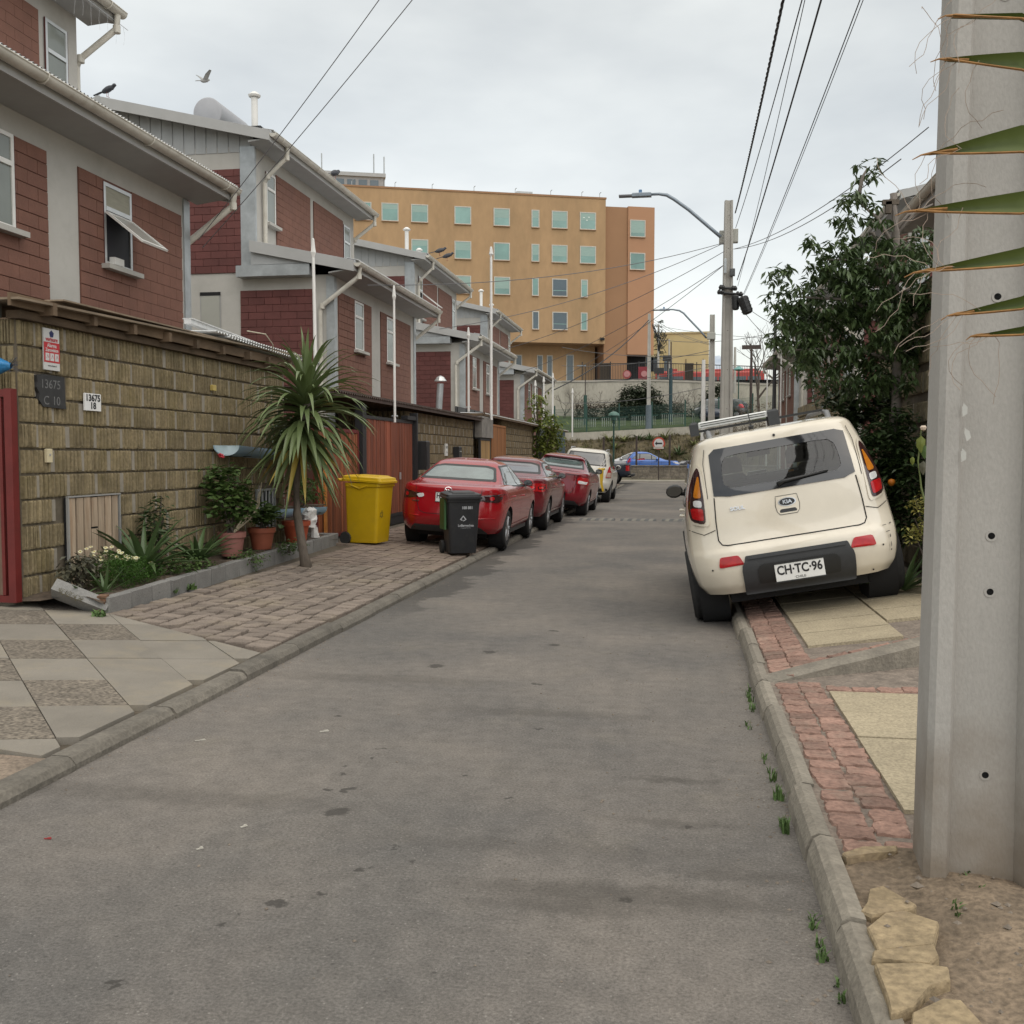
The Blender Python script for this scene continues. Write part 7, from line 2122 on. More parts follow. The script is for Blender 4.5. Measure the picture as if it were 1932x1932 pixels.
# rubble wall and rusty posts
t = thing('stone_wall', (-3.0, 61.9, .1), 'low rubble stone wall in front of the parked blue hatchback', 'wall')
MB().box(0, 11, 0, .45, -.1, .78).build('wall_core', M_stonewall, t)
MB().bev(-.02, 11.02, -.05, .5, .80, .88, .02).build('coping', M_path if False else M_stonewall, t)
rs = random.Random(2); z = 0
smesh = [stone_mesh('stone', M_rubble, .42, .2, .10, 3, .03, 60 + k) for k in range(5)]
row = 0
while z < .74:
    h = .2; x = rs.uniform(-.2, 0)
    while x < 8.2:
        w = rs.uniform(.24, .55)
        o = link('stone', rs.choice(smesh), t, (max(.15, x + w / 2), -.005, z + h / 2), (R(90), 0, rs.uniform(-.0, .0))); o.scale = ((w - .03) / .42, .95, 1)
        x += w
    z += h
M_rust = mat('rusty_post', (.06, .045, .04), .8, .2, 10)
t = thing('post_fence', (-4.75, 62.6, .15), 'dark square posts with thin wires behind the stone wall', 'fence')
for k in range(4): MB().box(k * 2.02 - .06, k * 2.02 + .06, -.06, .06, 0, 2.55 + k * .07).build('post', M_rust, t)
for zz in (.9, 1.5, 2.2): MB().tube([(0, -.06, zz), (6.1, -.06, zz + .15)], .006, 3).build('wire', M_rust, t)
# turn left sign
t = thing('road_sign', (-1.32, 60.1, .1), 'round red rimmed road sign with a black arrow pointing left', 'road sign')
MB().tube([(0, 0, 0), (0, 0, 2.5)], .032, 8).build('post', M_rust, t)
M_ = Matrix.Translation((0, -.04, 2.18)) @ Matrix.Rotation(R(90), 4, 'X')
MB().lathe([(.001, -.012), (.37, -.012), (.37, .005), (.001, .005)], 32, M_).build('rim', mat('sign_rim_red', (.48, .07, .04), .5), t)
MB().lathe([(.28, .006), (.28, .010), (.001, .010)], 32, M_).build('face', M_signw, t)
MB().prism([(-.22, 2.18), (-.10, 2.30), (-.10, 2.225), (.2, 2.225), (.2, 2.135), (-.10, 2.135), (-.10, 2.06)], 'y', -.058, -.052).build('arrow', M_ink, t)
MB().box(-.3, .3, -.065, -.06, 1.86, 1.99).build('sticker', mat('pale_sticker', (.5, .45, .4), .6), t)
# green park lamp
t = thing('park_lamp', (-3.87, 58.6, 0), 'green park lamp post with a domed head at the junction', 'street lamp')
MB().lathe([(.10, 0), (.10, .5), (.055, .6), (.05, 3.4), (.09, 3.45), (.09, 3.6)], 10).build('post', M_gf, t)
MB().lathe([(.14, 3.6), (.20, 3.85), (.33, 3.87), (.30, 3.98), (.16, 4.08), (.01, 4.12)], 16).build('lamp_head', mat('lamp_green', (.07, .16, .13), .4), t, smooth=True, auto=40)
# agaves on the bank
M_leaf_bank = leaf_mat('bank_leaf', (.06, .09, .025), (.26, .27, .10), .6, .1)
def bank_z(y, x): 
    ys = [(70.9, 0), (71.5, .25), (72.2, .55), (73, .85), (73.95, 1)]
    for i in range(4):
        if y <= ys[i + 1][0]:
            f = ys[i][1] + (ys[i + 1][1] - ys[i][1]) * (y - ys[i][0]) / (ys[i + 1][0] - ys[i][0]); break
    else: f = 1
    return .3 + (pz(x) - .85) * f
for k, (px, py, y, lb) in enumerate(((1118, 838, 72, 'yellowish spiky clump on the bank, far left above the off-roader'), (1140, 842, 71.8, 'spiky clump on the bank beside the leftmost dark post'), (1186, 846, 71.6, 'dark green spiky clump above the silver white hatchback'),
        (1226, 822, 73.2, 'spiky clump on top of the bank left of the road sign'), (1281, 836, 72, 'large spiky clump on the bank right of the road sign'), (1302, 850, 71.5, 'low spiky clump nearest the cream hatchback roof'), (1205, 818, 73.4, 'small spiky clump highest on the bank'), (1325, 812, 73.2, 'spiky clump behind the thin white pole'))):
    p = at_y(px, py, y)
    strap_clump('agave', (p.x, y, bank_z(y, p.x) - .05), 26, 1.15 if k in (0, 2, 4) else .85, .10, M_leaf_bank if k in (0, 1, 7) else M_leaf_ag, lb, 'plant', 'spiky clumps on the bank', 50 + k, .9, .8, seg=4)
rk = random.Random(31)
for k, (px, py, y) in enumerate(((1100, 832, 72.5), (1160, 832, 72.6), (1178, 826, 73.3), (1255, 822, 73.3), (1262, 845, 71.8), (1310, 828, 72.6), (1243, 834, 72.3), (1215, 838, 72.0), (1150, 822, 73.5))):
    p = at_y(px, py, y)
    strap_clump('agave', (p.x, y, bank_z(y, p.x) - .05), 22, rk.uniform(.7, 1.1), .10, rk.choice((M_leaf_bank, M_leaf_ag)), ('spiky clump at the left foot of the bank', 'spiky clump behind the park lamp post', 'spiky clump just right of the park lamp head', 'spiky clump up the bank right of the sign disc', 'spiky clump low behind the road sign post', 'spiky clump under the low wall near the pale pole', 'spiky clump hidden behind the road sign disc', 'spiky clump between two dark posts left of the sign', 'spiky clump under the low wall near the park lamp')[k], 'plant', 'spiky clumps on the bank', 80 + k, .9, .8, seg=4)
wb = MB()
for k in range(900):
    x = rk.uniform(-12, 9); y = rk.uniform(71, 73.9); blades(wb, x, y, bank_z(y, x) - .03, 3, .32, .25, .03, rk)
wo = wb.build('weeds', leaf_mat('dry_weed', (.05, .05, .02), (.17, .14, .07), .9), fix=False); wo['kind'] = 'stuff'
# shrubs and bare vines in front of the retaining wall
M_leaf_far = leaf_mat('far_shrub_leaf', (.014, .024, .012), (.05, .065, .032), .6)
def fshrub(lst, y, n, per, size, label, seed, m=M_leaf_far):
    p = at_y(lst[0][0], lst[0][1], y); o = (p.x, y, 4.0)
    return bush('shrub', o, plobes(lst, y, o), n, per, size, m, label, 'shrub', 'shrubs below the retaining wall', seed, .5, .2, .16, 8)
fshrub(((1195, 768, 34, 0), (1225, 760, 28, 0), (1170, 782, 26, 0), (1215, 745, 22, 0), (1190, 742, 16, 0), (1235, 785, 26, 0), (1200, 792, 26, -.5)), 83, 950, 9, .30, 'large dark shrub in the middle of the retaining wall', 61)
fshrub(((1130, 785, 26, 0), (1105, 780, 22, 0), (1150, 790, 18, 0)), 83.5, 330, 7, .24, 'thin dark shrub left of the large one', 62, leaf_mat('dry_shrub', (.05, .042, .03), (.12, .10, .07), .8))
fshrub(((1350, 752, 24, 0), (1335, 775, 22, 0), (1365, 735, 14, 0)), 83, 330, 8, .27, 'dark shrub behind the tall concrete poles', 63)
fshrub(((1262, 780, 18, 0), (1280, 775, 16, 0), (1300, 785, 16, 0)), 84, 240, 7, .22, 'sparse brown shrub right of the large one', 64, leaf_mat('dry_shrub2', (.05, .042, .03), (.12, .10, .07), .8))
fshrub(((1400, 790, 26, 0), (1430, 780, 26, 0), (1380, 800, 20, 0), (1440, 800, 24, 0)), 70, 200, 6, .16, 'dry brown shrub right of the tall street pole', 65, leaf_mat('dry_shrub3', (.07, .05, .03), (.17, .13, .08), .8))
def bare_tree(loc, h, seed, label, spread=.5, r0=.12, depth=5, mtl=None, group=None, n0=3):
    r = random.Random(seed); t = thing('bare_tree', loc, label, 'tree', group); b = MB()
    def grow(p, d, l, rad, k):
        q = p + d * l; m = p + d * l * .5 + Vector((r.uniform(-1, 1), r.uniform(-1, 1), 0)) * l * .06
        b.tube([p, m, q], [rad, rad * .85, rad * .7], 5 if k > 2 else 3, cap=False)
        if k == 0: return
        for _ in range(r.choice((2, 2, 3))):
            nd = (d + Vector((r.uniform(-1, 1), r.uniform(-.6, .6), r.uniform(-.35, .75))) * spread * 1.5).normalized()
            grow(q, nd, l * r.uniform(.62, .85), rad * .62, k - 1)
    for _ in range(n0): grow(Vector((0, 0, 0)), (Vector((0, 0, 1)) + Vector((r.uniform(-1, 1), r.uniform(-.5, .5), 0)) * spread * .35).normalized(), h * .28, r0, depth)
    b.build('branch', mtl or M_twig, t, fix=False)
    return t
p = at_y(1436, 755, 76); bare_tree((p.x, 76, p.z - 2), 7.6, 3, 'bare winter tree beside the right house roofline', .55, .14, 5, n0=1)
for k, (px, py, y, h) in enumerate(((1062, 800, 84.5, 3.6), (1085, 798, 84.5, 3.8), (1120, 798, 84.5, 3.4), (1270, 790, 84.5, 3.5), (1305, 790, 84.5, 3.6))):
    p = at_y(px, py, y); bare_tree((p.x, y, 4.0), h, 20 + k, ('bare vine farthest left on the retaining wall', 'bare vine second from the left on the retaining wall', 'bare vine by the tall thin lamp post', 'bare vine right of the tall dark lamp', 'bare vine just left of the thin white pole')[k], .7, .05, 4, group='bare vines on the retaining wall', n0=2)
for k, (px, y) in enumerate(((1410, 66), (1385, 66), (1440, 64))):
    p = at_y(px, 830, y); bare_tree((p.x, y, .3), 4.2, 40 + k, ('tangled bare shrub right of the tall street pole', 'tangled bare shrub behind the tall street pole', 'tangled bare shrub next to the far right house')[k], .75, .04, 4, group='bare shrubs by the junction', n0=3)

# ------------------------------------------------------------------ ochre block of flats
M_ochre = mat('ochre_render', (.40, .26, .14), .92, .09, .35, stretch=(1, 1, .4), fine=.06, bscale=2.5, dirt=((.26, .185, .10), .6, .22), bump=.1)
M_ochre2 = mat('orange_render', (.41, .225, .13), .92, .06, .3, dirt=((.32, .17, .085), .4, .3))
M_ochre3 = mat('dull_orange_render', (.31, .175, .095), .92, .06, .3)
M_glassblue = mat('teal_office_glass', (.19, .325, .295), .12, .28, .25, spec=.6)
M_glassdark = mat('dark_office_glass', (.07, .10, .12), .1, .15, .4, spec=.7)
M_winframe = mat('pale_window_frame', (.50, .48, .43), .6)
fl = thing('flats', (-7.5, 100, 0), 'large ochre apartment block with teal windows above the junction', 'apartment block')
fl.rotation_euler.z = math.atan2(.35, .94)
# main slab over a recessed ground floor
MB().box(-36, 0, 0, 16, 12.55, 26.55).build('main_wall', M_ochre, fl)
MB().box(-36, -.3, 2.6, 15.8, 8.0, 12.548).build('recessed_floor', M_ochre, fl)
MB().box(-36.05, .06, -.06, .3, 26.552, 26.72).build('parapet', M_ochre3, fl)
MB().box(.002, 2.4, .5, 14, 8.0, 26.0).build('link_wall', M_ochre3, fl)
MB().box(2.402, 5.12, .35, 12, 11.6, 26.08).build('wing_wall', M_ochre2, fl)
MB().box(2.7, 4.9, 2.2, 11.5, 8, 11.598).build('wing_void', M_dark, fl)
def fwin(x0, x1, z0, z1, m, y=0.0, frame=True):
    b = MB()
    f = .09
    b.box(x0 - f, x1 + f, y - .05, y - .002, z1, z1 + f).box(x0 - f, x1 + f, y - .05, y - .002, z0 - f, z0).box(x0 - f, x0, y - .05, y - .002, z0, z1).box(x1, x1 + f, y - .05, y - .002, z0, z1)
    w = b.build('window', M_winframe, fl)
    MB().box(x0, x1, y - .03, y - .004, z0, z1).build('pane', m, w)
    MB().box(x0 - f, x1 + f, y - .14, y - .052, z0 - f - .05, z0 - f).build('sill', M_ochre3, w)
    k_ = random.random()
    if m is M_glassblue and k_ < .6: MB().box(x0 + .02, x1 - .02, y - .034, y - .031, z1 - (z1 - z0) * (.25 + k_), z1 - .02).build('blind', mat('teal_blind', (.27, .385, .345), .5, .1, 2, stretch=(1, 1, 14)), w)
    if x1 - x0 > 1 and z1 < 20: MB().box(x0, x1, y - .034, y - .031, z0 + .3 * (z1 - z0), z0 + .34 * (z1 - z0)).build('blind_edge', M_glassblue, w)
for (xl, wide) in ((2.52, 1.44), (5.33, 1.40), (7.33, .60), (11.04, 1.41), (14.81, 1.43), (18.92, 1.43), (21.69, 1.41), (24.2, 1.4)):
    fwin(-xl, -xl + wide, 23.62, 25.13, M_glassblue)
for (xl, wide) in ((2.5, 1.43), (5.33, 1.40), (7.33, .60), (11.04, 1.41), (14.81, 1.43), (18.92, 1.43)):
    fwin(-xl, -xl + wide, 20.36, 21.88, M_glassblue)
for (xl, wide, m) in ((2.4, .53, M_glassblue), (5.28, 1.35, M_glassdark), (7.28, .5, M_glassblue), (11.0, 1.4, M_glassblue), (14.8, 1.4, M_glassblue)):
    fwin(-xl, -xl + wide, 17.1, 18.64, m)
for (xl, wide, m) in ((2.4, .5, M_glassblue), (5.25, 1.35, M_glassdark), (7.25, .5, M_glassdark)):
    fwin(-xl, -xl + wide, 13.87, 15.45, m)
for (x0, wide, z0, z1) in ((-8.4, .5, 8.9, 11.5), (-6.2, .42, 8.8, 11.5), (-5.2, .42, 8.8, 11.5), (-3.2, .6, 8.6, 11.6)):
    fwin(x0, x0 + wide, z0, z1, M_glassdark, 2.6)
for z0 in (23.2, 20.0): fwin(2.68, 4.08, z0, z0 + 1.5, M_glassblue, .35)
# ceiling lights seen through one top window
for (x, z) in ((-2.2, 24.7), (-1.7, 24.75), (-1.9, 24.45)):
    MB().cbox((x, -.033, z), (.16, .004, .06)).build('lit_lamp', mat('lit_lamp_pane', (.8, .85, .8), .4), fl)
# penthouse and masts
MB().box(-27.5, -21.3, 4, 10, 26.55, 28.6).build('penthouse', mat('penthouse_grey', (.30, .30, .30), .8), fl)
MB().box(-27.8, -21.1, 3.8, 10.2, 28.6, 28.95).build('penthouse_roof', M_siding, fl)
for k in range(5): MB().box(-27 + k * 1.1, -26.2 + k * 1.1, 3.95, 3.998, 27, 28.3).build('penthouse_window', M_glassdark, fl)
for (x, h) in ((-21.2, 4.2), (-22.2, 4.4), (-27.2, 4.2)):
    MB().tube([(x, 4.5, 26.55), (x, 4.5, 26.55 + h)], .07, 5).build('mast', M_galv, fl)
for x in (-24.5, -20.5, -17, -13, -9, -5.5, -2.4, -.6):
    MB().tube([(x, .1, 26.6), (x, .1, 27.1), (x + .12, .0, 27.2)], .04, 4).build('roof_fitting', M_galv, fl)
MB().cbox((-7.6, 3, 27.1), (1.6, 1.2, .9)).build('air_unit', M_galv, fl)
MB().cbox((-.35, -.2, 13.0), (.4, .35, .22), Matrix.Rotation(.3, 3, 'X')).tube([(-.35, 0, 12.9), (-.35, -.2, 13.0)], .05, 4).build('flood_lamp', M_black, fl)
# pale yellow building
t = thing('hall_building', (-4.5, 122, 8), 'pale yellow building behind the red buses', 'building')
MB().box(0, 7.6, 0, 12, 0, 8.0).build('wall', mat('pale_yellow_render', (.56, .46, .24), .9, .06, .4), t)
MB().box(-.1, 7.7, -.1, .3, 8.002, 8.2).build('parapet', mat('pale_yellow_trim', (.5, .42, .24), .9), t)
for (x, z) in ((.9, 3.6), (2.4, 3.6), (-.2 + .4, 3.6), (.9, .6), (2.4, .6)): MB().box(x, x + .9, -.05, .05, z, z + 1.7).build('window', M_glassdark, t)
for k in range(3): MB().box(2.9 + k * 2, 2.98 + k * 2, -.06, -.002, 0, 5).build('joint', M_rust, t)
# buses
M_busred = paint('bus_red', (.42, .035, .025), .4, .4)
def bus(x, y, L, label):
    t = thing('bus', (x, y, 7.75), label, 'bus', 'red buses on the upper street')
    MB().bev(0, L, 0, 2.5, .45, 3.05, .18).build('body', M_busred, t)
    n = int(L / 1.5)
    for k in range(n): MB().box(.25 + k * (L - .4) / n, (L - .4) * (k + 1) / n + .05, -.02, -.002, 1.35, 2.45).build('side_window', M_glassdark, t)
    MB().box(-.02, -.002, .2, 2.3, 1.2, 2.5).build('windscreen', M_glassdark, t)
    MB().bev(1.5, L - 1, .3, 2.2, 3.05, 3.3, .05).build('roof_unit', M_busred, t)
    for xx in (1.6, L - 1.8):
        MB().lathe([(.48, -.12), (.48, .12), (.2, .13), (.01, .13)], 16, Matrix.Translation((xx, .05, .48)) @ Matrix.Rotation(R(90), 4, 'X')).build('wheel', M_rubber, t)
bus(-2.9, 112, 3.4, 'red bus nearest the ochre block behind the railing')
bus(.6, 113, 8.2, 'long red bus behind the tall concrete street pole')
# parked dark car up the slope
hatch('dark car parked on the rising street behind the tall street pole', (4.9, 77.0, 4.3), (0, 0, R(70)), M_greycar, 4.1, .8, 1.5, 1.0, .5, (.7, 3.3), .3)
hatch('dark off-roader nose with pale grille beside the tall street pole', (2.6, 80.5, 4.1), (0, 0, R(175)), M_navy_paint, 4.3, .88, 1.8, 1.1, .2, (.8, 3.5), .36)
# distant snowy range, haze painted into its blue; a far tree and lamps
rm = random.Random(12); rows = [[], [], [], []]
for k in range(60):
    x = -1100 + k * 40; h = 60 + 70 * math.exp(-((x - 60) / 130) ** 2) + 30 * rm.random()
    rows[0].append((x, 1500, -5)); rows[1].append((x, 1560, h * .45)); rows[2].append((x + 10, 1640, h * .85)); rows[3].append((x, 1700, h * 1.05))
terrain('hills', rows, mat('haze_blue_snowy_range', (.30, .36, .44), .95, .25, .012, col2=(.62, .66, .72)))
p = at_y(1243, 640, 118)
bush('far_conifer', (p.x, 118, 12), [(0, 0, 4.6, .5, .5, .7), (.2, 0, 3.2, .7, .6, .7), (0, 0, 1.6, .6, .6, .9)], 90, 6, .34, M_leaf_far, 'dark scruffy conifer top beside the ochre block corner', 'tree', seed=70, asp=.3, stems=2)
# ------------------------------------------------------------------ poles, street lights, wires
M_pole = mat('precast_concrete', (.40, .385, .36), .85, .07, 2.2, bump=.18, bscale=110, fine=.06, stretch=(1, 1, .5), dirt=((.28, .265, .24), .5, 1.6))
M_poled = mat('precast_concrete_far', (.40, .385, .35), .9, .12, 1.5)
def h_pole(name, loc, rz, h, w0, d0, w1, d1, m, label, rec=.16, group=None, holes=True, fl=.24, base=None):
    """precast pole with a recessed web between two flanges; face at -y"""
    t = thing(name, loc, label, 'utility pole', group, (0, 0, rz))
    def sec(z):
        f = z / h; w = w0 + (w1 - w0) * f; d = d0 + (d1 - d0) * f
        a, c = w / 2, d / 2; g = w * fl; r_ = d * rec; b = w * .06; q = .02 * w / .38
        return [(-a + q, -c), (-a + g, -c), (-a + g + b, -c + r_), (a - g - b, -c + r_), (a - g, -c), (a - q, -c), (a, -c + q),
                (a, c - q), (a - q, c), (a - g, c), (a - g - b, c - r_), (-a + g + b, c - r_), (-a + g, c), (-a + q, c), (-a, c - q), (-a, -c + q)]
    rows = [[(x, y, z) for x, y in sec(z)] + [(*sec(z)[0], z)] for z in (-.3, 0, h * .33, h * .66, h)]
    b = MB().grid(rows); b.add([(x, y, h) for x, y in sec(h)], [tuple(range(16))])
    b.build('shaft', m, t)
    if holes:
        for z in holes:
            f = z / h; d = (d0 + (d1 - d0) * f) / 2 * 1.0
            y = -d + (d0 + (d1 - d0) * f) * rec
            M_ = Matrix.Translation((.005, y - .0015, z)) @ Matrix.Rotation(R(90), 4, 'X')
            rr_ = .011 * w0 / .38
            hb = MB().lathe([(rr_ * 1.75, -.004), (rr_ * 1.7, .001), (rr_, .0005), (rr_, -.004)], 16, M_, cap=False)
            ho = hb.build('bolt_hole_rim', m, t)
            MB().lathe([(rr_, .0008), (.0005, .0008)], 14, M_).build('bolt_hole', M_dark, ho)
    return t
def stain_foot(m):
    nt = m.node_tree; N, L = nt.nodes, nt.links; b = N['Principled BSDF']
    src = b.inputs['Base Color'].links[0].from_socket
    g = N.new('ShaderNodeNewGeometry'); sx = N.new('ShaderNodeSeparateXYZ'); L.new(g.outputs['Position'], sx.inputs[0])
    n = N.new('ShaderNodeTexNoise'); n.inputs['Scale'].default_value = 4; n.inputs['Detail'].default_value = 6; L.new(g.outputs['Position'], n.inputs['Vector'])
    a = N.new('ShaderNodeMath'); a.operation = 'MULTIPLY_ADD'; a.inputs[1].default_value = -.9; L.new(n.outputs['Fac'], a.inputs[0]); L.new(sx.outputs['Z'], a.inputs[2])
    r = N.new('ShaderNodeMapRange'); r.inputs['From Min'].default_value = -.35; r.inputs['From Max'].default_value = .22; r.inputs['To Min'].default_value = .75; r.inputs['To Max'].default_value = 0
    L.new(a.outputs[0], r.inputs['Value'])
    x = N.new('ShaderNodeMix'); x.data_type = 'RGBA'; L.new(r.outputs[0], x.inputs['Factor']); L.new(src, x.inputs['A']); x.inputs['B'].default_value = (.16, .115, .07, 1)
    L.new(x.outputs['Result'], b.inputs['Base Color'])
stain_foot(M_pole)
near = h_pole('utility_pole', (1.035, 3.68, .06), R(-4), 9.4, .39, .27, .20, .18, M_pole, 'big pale precast concrete pole in the right foreground', .24, holes=(.40, 1.03, 1.22, 2.02, 3.0, 3.8), fl=.18)
# stained foot and small chips
ft = MB()
M_paper = mat('torn_paper', (.5, .5, .47), .8)
for k, (z, x) in enumerate(((1.62, .02), (1.54, .035), (1.47, .02))):
    MB().prism([(-.008, 0), (.008, .008), (.011, .03), (.001, .045), (-.006, .03)], 'y', -.002, .0).build('paper_scrap', M_paper, near, (-.12 + x, -.1355, z), (0, random.uniform(-.4, .4), 0))
HP = 'precast street poles'
pa = h_pole('utility_pole', (1.36, 32, .0), R(6), 9.35, .42, .34, .24, .20, M_poled, 'tall precast street pole with the nearer curved street light', .2, HP, (3, 4.2, 5.4, 6.5, 7.9, 8.9))
pb = h_pole('utility_pole', (1.42, 50, 0), R(6), 8.35, .34, .30, .22, .2, M_poled, 'second precast street pole with the smaller street light', .2, HP, (4, 5, 6))
pc = h_pole('utility_pole', (-2.42, 75.5, 3.4), 0, 8.6, .30, .26, .20, .18, M_poled, 'precast pole with a dark painted foot in front of the ochre block', .1, HP, ())
MB().lathe([(.23, 0), (.21, 1.9)], 10).build('painted_foot', mat('foot_bluegrey', (.10, .13, .15), .7), pc)
M_lamp = mat('lamp_grey', (.22, .26, .30), .4, .1, 4, metal=.3)
def street_light(y, pts, head, label, s=1.0):
    t = thing('street_light', tuple(pts[0]), label, 'street light', 'street lights on the poles')
    O = Vector(pts[0])
    MB().tube([Vector(p) - O for p in pts], [.055 * s] * (len(pts) - 2) + [.045 * s, .04 * s], 8).build('arm', M_lamp, t, smooth=True)
    e_ = Vector(pts[-1]) - O
    b = MB().bev(e_.x - .55 * s, e_.x + .05 * s, -.13 * s, .13 * s, e_.z - .06 * s, e_.z + .05 * s, .03)
    b.build('lamp_head', M_lamp, t)
    MB().box(e_.x - .95 * s, e_.x - .45 * s, -.11 * s, .11 * s, e_.z - .045 * s, e_.z + .005 * s).build('led_panel', mat('led_grey', (.12, .12, .13), .5), t)
    MB().bev(e_.x - .34 * s, e_.x - .24 * s, -.05, .05, e_.z + .05 * s, e_.z + .16 * s, .02).build('photocell', mat('photocell_blue', (.10, .2, .35), .4), t)
    return t
A = [at_y(u, v, 31.9) for u, v in ((1360, 447), (1340, 430), (1300, 396), (1272, 376), (1258, 368), (1243, 366), (1226, 367))]
street_light(31.9, A, None, 'nearer street light on a long curved arm over the road')
B = [at_y(u, v, 49.9) for u, v in ((1333, 638), (1322, 625), (1300, 602), (1290, 591), (1282, 586), (1270, 584), (1262, 584))]
street_light(49.9, B, None, 'farther street light on a curved arm before the yellow building', .82)
# boxes and hardware on the poles
M_box = mat('grey_meter_box', (.40, .40, .36), .6, .06, 3)
def pole_box(u0, v0, u1, v1, y, d, m, label, cat='junction box', name='junction_box'):
    a, c = at_y(u0, v1, y), at_y(u1, v0, y)
    t = thing(name, (a.x, y, a.z), label, cat)
    MB().bev(0, c.x - a.x, 0, d, 0, c.z - a.z, .015).build('box_body', m, t)
    MB().box(.02, c.x - a.x - .02, -.008, -.001, .02, c.z - a.z - .02).build('box_door', m, t)
    return t
pole_box(1357, 434, 1374, 459, 32.25, .22, M_box, 'left half of the pale box behind the nearer street pole')
pole_box(1376, 431, 1393, 457, 32.22, .22, M_box, 'right half of the pale box behind the nearer street pole')
pole_box(1334, 627, 1350, 640, 49.7, .2, M_box, 'pale box on the second street pole')
pole_box(1377, 506, 1387, 520, 31.75, .15, mat('dark_box', (.08, .085, .085), .6), 'small dark cable box on the nearer street pole')
pole_box(1366, 487, 1371, 515, 31.78, .05, M_galv, 'slim pale conduit cover on the nearer street pole face', 'cover', 'conduit_cover')
t = thing('cross_arm', (1.2, 31.85, 0), 'dark cable cross arms clamped on the nearer street pole', 'cross arm')
for (u0, v0, u1, v1) in ((1357, 552, 1398, 556), (1360, 543, 1387, 545)):
    a, c = at_y(u0, v0, 31.8), at_y(u1, v1, 31.8); o = Vector((1.2, 31.85, 0))
    MB().tube([a - o, c - o], .045, 6).build('arm', M_black, t)
    for f in (0, .15, .85, 1):
        q = a.lerp(c, f) - o; MB().lathe([(.05, -.05), (.07, .02), (.03, .09)], 8).build('insulator', M_black, t, tuple(q))
def splice(u0, v0, u1, v1, y, r, label):
    a, c = at_y(u0, v0, y), at_y(u1, v1, y)
    t = thing('splice_case', tuple(a), label, 'cable splice', 'black cable splice cases')
    MB().tube([(0, 0, 0), (c - a) * .08, (c - a) * .92, c - a], [r * .7, r, r * .95, r * .6], 10).build('case', M_black, t)
    for k in range(4): 
        q = (c - a) * (.2 + .2 * k); MB().tube([q - (c - a) * .02, q + (c - a) * .02], r * 1.06, 10).build('rib', M_black, t)
splice(1400, 560, 1412, 592, 31.6, .17, 'larger black cable splice case hanging right of the street pole')
splice(1387, 557, 1388, 585, 31.7, .11, 'slim black cable splice case against the street pole')
# other posts in the distance
def mast(u, vt, vb, y, r, m, label, cat='post', name='mast', extra=None):
    a, c = at_y(u, vb, y), at_y(u, vt, y)
    t = thing(name, tuple(a), label, cat)
    MB().tube([(0, 0, -.3), (0, 0, c.z - a.z)], [r, r * .7], 8).build('shaft', m, t)
    return t, c - a
mast(1326, 679, 836, 47, .115, M_white, 'thin whitewashed pole left of the nearer street pole', 'pole', 'thin_pole')
t, c = mast(1104, 690, 815, 80, .05, M_rust, 'thin lamp post with a dark sleeve before the ochre block door', 'lamp post', 'lamp_post')
MB().lathe([(.13, -.3), (.13, 2.9)], 8).build('sleeve', M_gf, t); MB().cbox((-.3, 0, c.z), (.7, .2, .08)).build('lamp_head', M_lamp, t)
t, c = mast(1265, 645, 797, 80, .06, M_rust, 'dark lamp post in front of the yellow building', 'lamp post', 'lamp_post')
MB().lathe([(.14, -.3), (.14, 4.2)], 8).build('sleeve', mat('sleeve_dark', (.02, .05, .06), .6), t)
t, c = mast(1241, 612, 800, 95, .13, M_poled, 'pale pole with tangled cables next to the ochre block corner', 'utility pole', 'utility_pole')
tk = MB()
for k in range(12):
    tk.tube([(0, -.1, c.z - 1.2), (random.uniform(-.6, .6), -.2, c.z - random.uniform(-.3, 2)), (random.uniform(-.2, .9), -.1, c.z - random.uniform(.4, 2.8)), (0, -.1, c.z - 2.4)], .03, 4)
tk.build('cable_tangle', M_black, t)['kind'] = 'stuff'
MB().cbox((.1, -.3, 4.9), (.9, .5, .5)).build('transformer', M_black, t)
t, c = mast(1262, 640, 720, 98, .10, M_poled, 'leaning pale pole before the yellow building', 'utility pole', 'utility_pole')
MB().cbox((-.2, -.2, c.z * .55), (.8, .4, .5)).build('transformer', M_black, t)
t, c = mast(1386, 655, 735, 82, .13, M_poled, 'short pale pole above the snowy range', 'utility pole', 'utility_pole')
t, c = mast(1393, 700, 760, 80, .05, M_gf, 'green lamp post right of the nearer street pole', 'lamp post', 'lamp_post')
MB().lathe([(.1, c.z), (.45, c.z + .1), (.1, c.z + .35)], 12).build('lamp_head', mat('lamp_teal', (.12, .3, .28), .4), t)
t, c = mast(1416, 655, 800, 78, .12, M_rust, 'dark wooden pole by the bare tree', 'utility pole', 'utility_pole'); MB().cbox((0, 0, c.z), (1.4, .15, .3)).build('cross_arm', M_rust, t)
t, c = mast(1460, 590, 800, 45, .09, mat('dark_post', (.05, .05, .052), .7), 'dark slim post at the corner of the farthest right house', 'post', 'slim_post')
flagpole(at_y(1446, 830, 40).x, 40, at_y(1446, 830, 40).z - 1, at_y(1446, 698, 40).z, 'white flagpole left of the farthest right house')
flagpole(at_y(1472, 830, 36).x, 36, at_y(1472, 830, 36).z - 1, at_y(1472, 615, 36).z, 'white flagpole in front of the farthest right house')
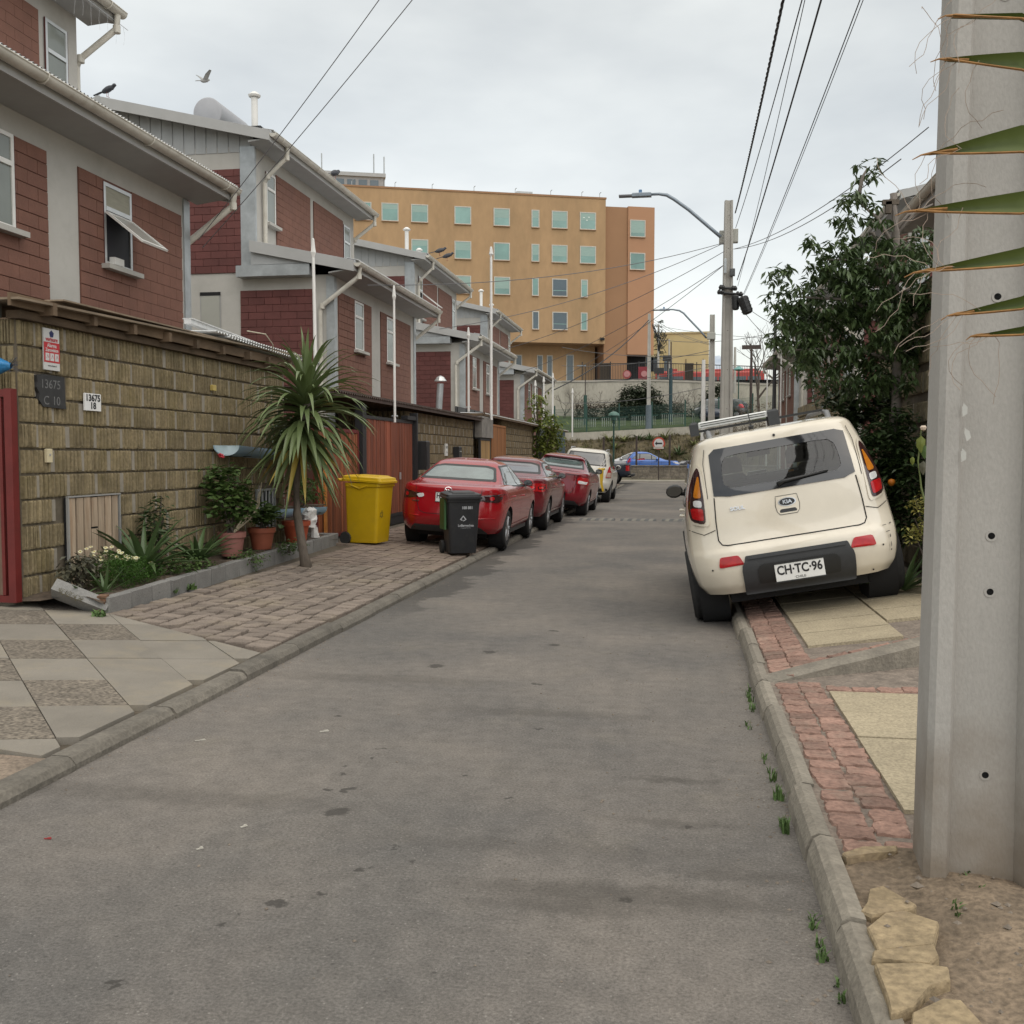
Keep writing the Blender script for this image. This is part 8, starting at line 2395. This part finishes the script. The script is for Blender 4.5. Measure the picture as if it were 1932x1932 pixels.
# wires
M_wire = mat('black_cable', (.018, .018, .02), .6); M_wiref = mat('grey_cable', (.14, .14, .145), .6)
def wire(a, c, r, label, sag=.25, group='overhead cables', m=None, n=16, twist=0):
    a, c = Vector(a), Vector(c)
    t = None
    pts = [a.lerp(c, k / n) + Vector((0, 0, -4 * sag * (k / n) * (1 - k / n))) for k in range(n + 1)]
    b = MB()
    if twist:
        fine = []
        N_ = 420
        for s_ in (0, 1, 2):
            q = []
            for k in range(N_ + 1):
                f = k / N_; p = a.lerp(c, f) + Vector((0, 0, -4 * sag * f * (1 - f))); an = f * twist + s_ * 2.094
                q.append(p + Vector((cos(an) * r * 1.0, 0, sin(an) * r * 1.0)))
            b.tube(q, r * .8, 4)
    else: b.tube(pts, r, 5)
    o = b.build('overhead_cable', m or M_wire); tag(o, label, 'cable', group); return o
def through(a, u, v, yq, ext):
    """from pole point a on past the place seen at (u, v)"""
    q = at_y(u, v, yq); return q + (q - Vector(a)) * ext
for (u0, v0, u1, r, yq, lb, tw) in ((1387, 402, 1475, .013, 14, 'leftmost thick twisted overhead bundle at the top of the picture', 260), (1388, 430, 1510, .009, 14, 'thin overhead cable right of the twisted bundle', 0), (1392, 540, 1516, .006, 14, 'hair thin overhead cable beside the twisted bundle', 0),
                                    (1391, 528, 1546, .014, 14, 'thick straight black overhead cable in the middle', 0), (1402, 556, 1618, .008, 14, 'left one of the paired overhead cables towards the tree', 0), (1404, 556, 1624, .006, 14, 'right one of the paired overhead cables towards the tree', 0)):
    a = at_y(u0, v0, 31.9); e_ = through(a, u1, 0, yq, .7)
    wire(a, e_ + Vector((0, 0, .4)), r, lb, .33, twist=tw)
E_ = Vector((-7.9, 15.75, 5.1))
for k, (u, v, lb) in enumerate(((720, 0, 'left overhead cable running down to the nearest house corner'), (816, 0, 'right overhead cable running down to the nearest house corner'))):
    ends = at_z(u + 260, v - 380, 9.4)
    wire(E_ + Vector((.03 * k, .1 * k, -.1 * k)), ends, .0065, lb, .12, m=M_wiref)
P0 = at_y(1366, 458, 31.9)
for k, (x, y, z, lb) in enumerate(((-7.3, 23.0, 5.55, 'overhead cable from the street pole to the second left house'), (-7.3, 30.1, 5.4, 'overhead cable from the street pole to the far end of the second left house'), (-7.3, 37.0, 5.3, 'overhead cable from the street pole to the third left house'),
                                   (-7.3, 44.4, 5.2, 'overhead cable from the street pole past the third left house'), (-7.3, 51.5, 5.0, 'overhead cable from the street pole to the farthest left house'))):
    wire(P0 + Vector((0, .05 * k, -.25 * (k > 1) - .4 * (k > 2))), (x, y, z), .010, lb, .35, m=M_wiref)
wire(at_y(1224, 604, 75), (-7.4, 58, 5.3), .035, 'thick dark service cable from the dark footed pole to the farthest house', .5)
for k, (u, v, y, lb) in enumerate(((1752, 240, 17, 'cable from the street pole up to the right hidden house'), (1700, 300, 17, 'lower cable from the street pole up to the right hidden house'), (1480, 650, 43, 'cable from the street pole down to the farthest right house'), (1560, 640, 33, 'cable from the street pole to the middle right house'))):
    wire(at_y(1384, 470 if k < 2 else 560, 31.9), at_y(u, v, y), .009, lb, .3, m=M_wiref)
for k, (v0, v1, v2) in enumerate(((678, 700, 0), (640, 628, 0), (735, 728, 0), (712, 745, 0), (652, 660, 0))):
    a, c = at_y(1060 if k != 1 else 1240, (720, 640, 760, 690, 655)[k], 74), at_y(1345 if k != 1 else 1460, (690, 628, 727, 660, 668)[k], 60)
    wire(a, c, .018, ('distant cable sagging before the retaining wall coping', 'distant cable before the pale sky right of the ochre block', 'distant cable low across the retaining wall', 'distant cable across the railing', 'distant cable beside the yellow building')[k], .35, m=M_wiref)
for k, (u0, v0, u1, v1) in enumerate(((1230, 600, 1345, 650), (1230, 605, 1345, 652), (1230, 612, 1500, 640))):
    wire(at_y(u0, v0, 75), at_y(u1, v1, 50), .012, ('upper of the slanting cables right of the dark footed pole', 'middle slanting cable right of the dark footed pole', 'lowest slanting cable right of the dark footed pole')[k], .2, m=M_wiref)
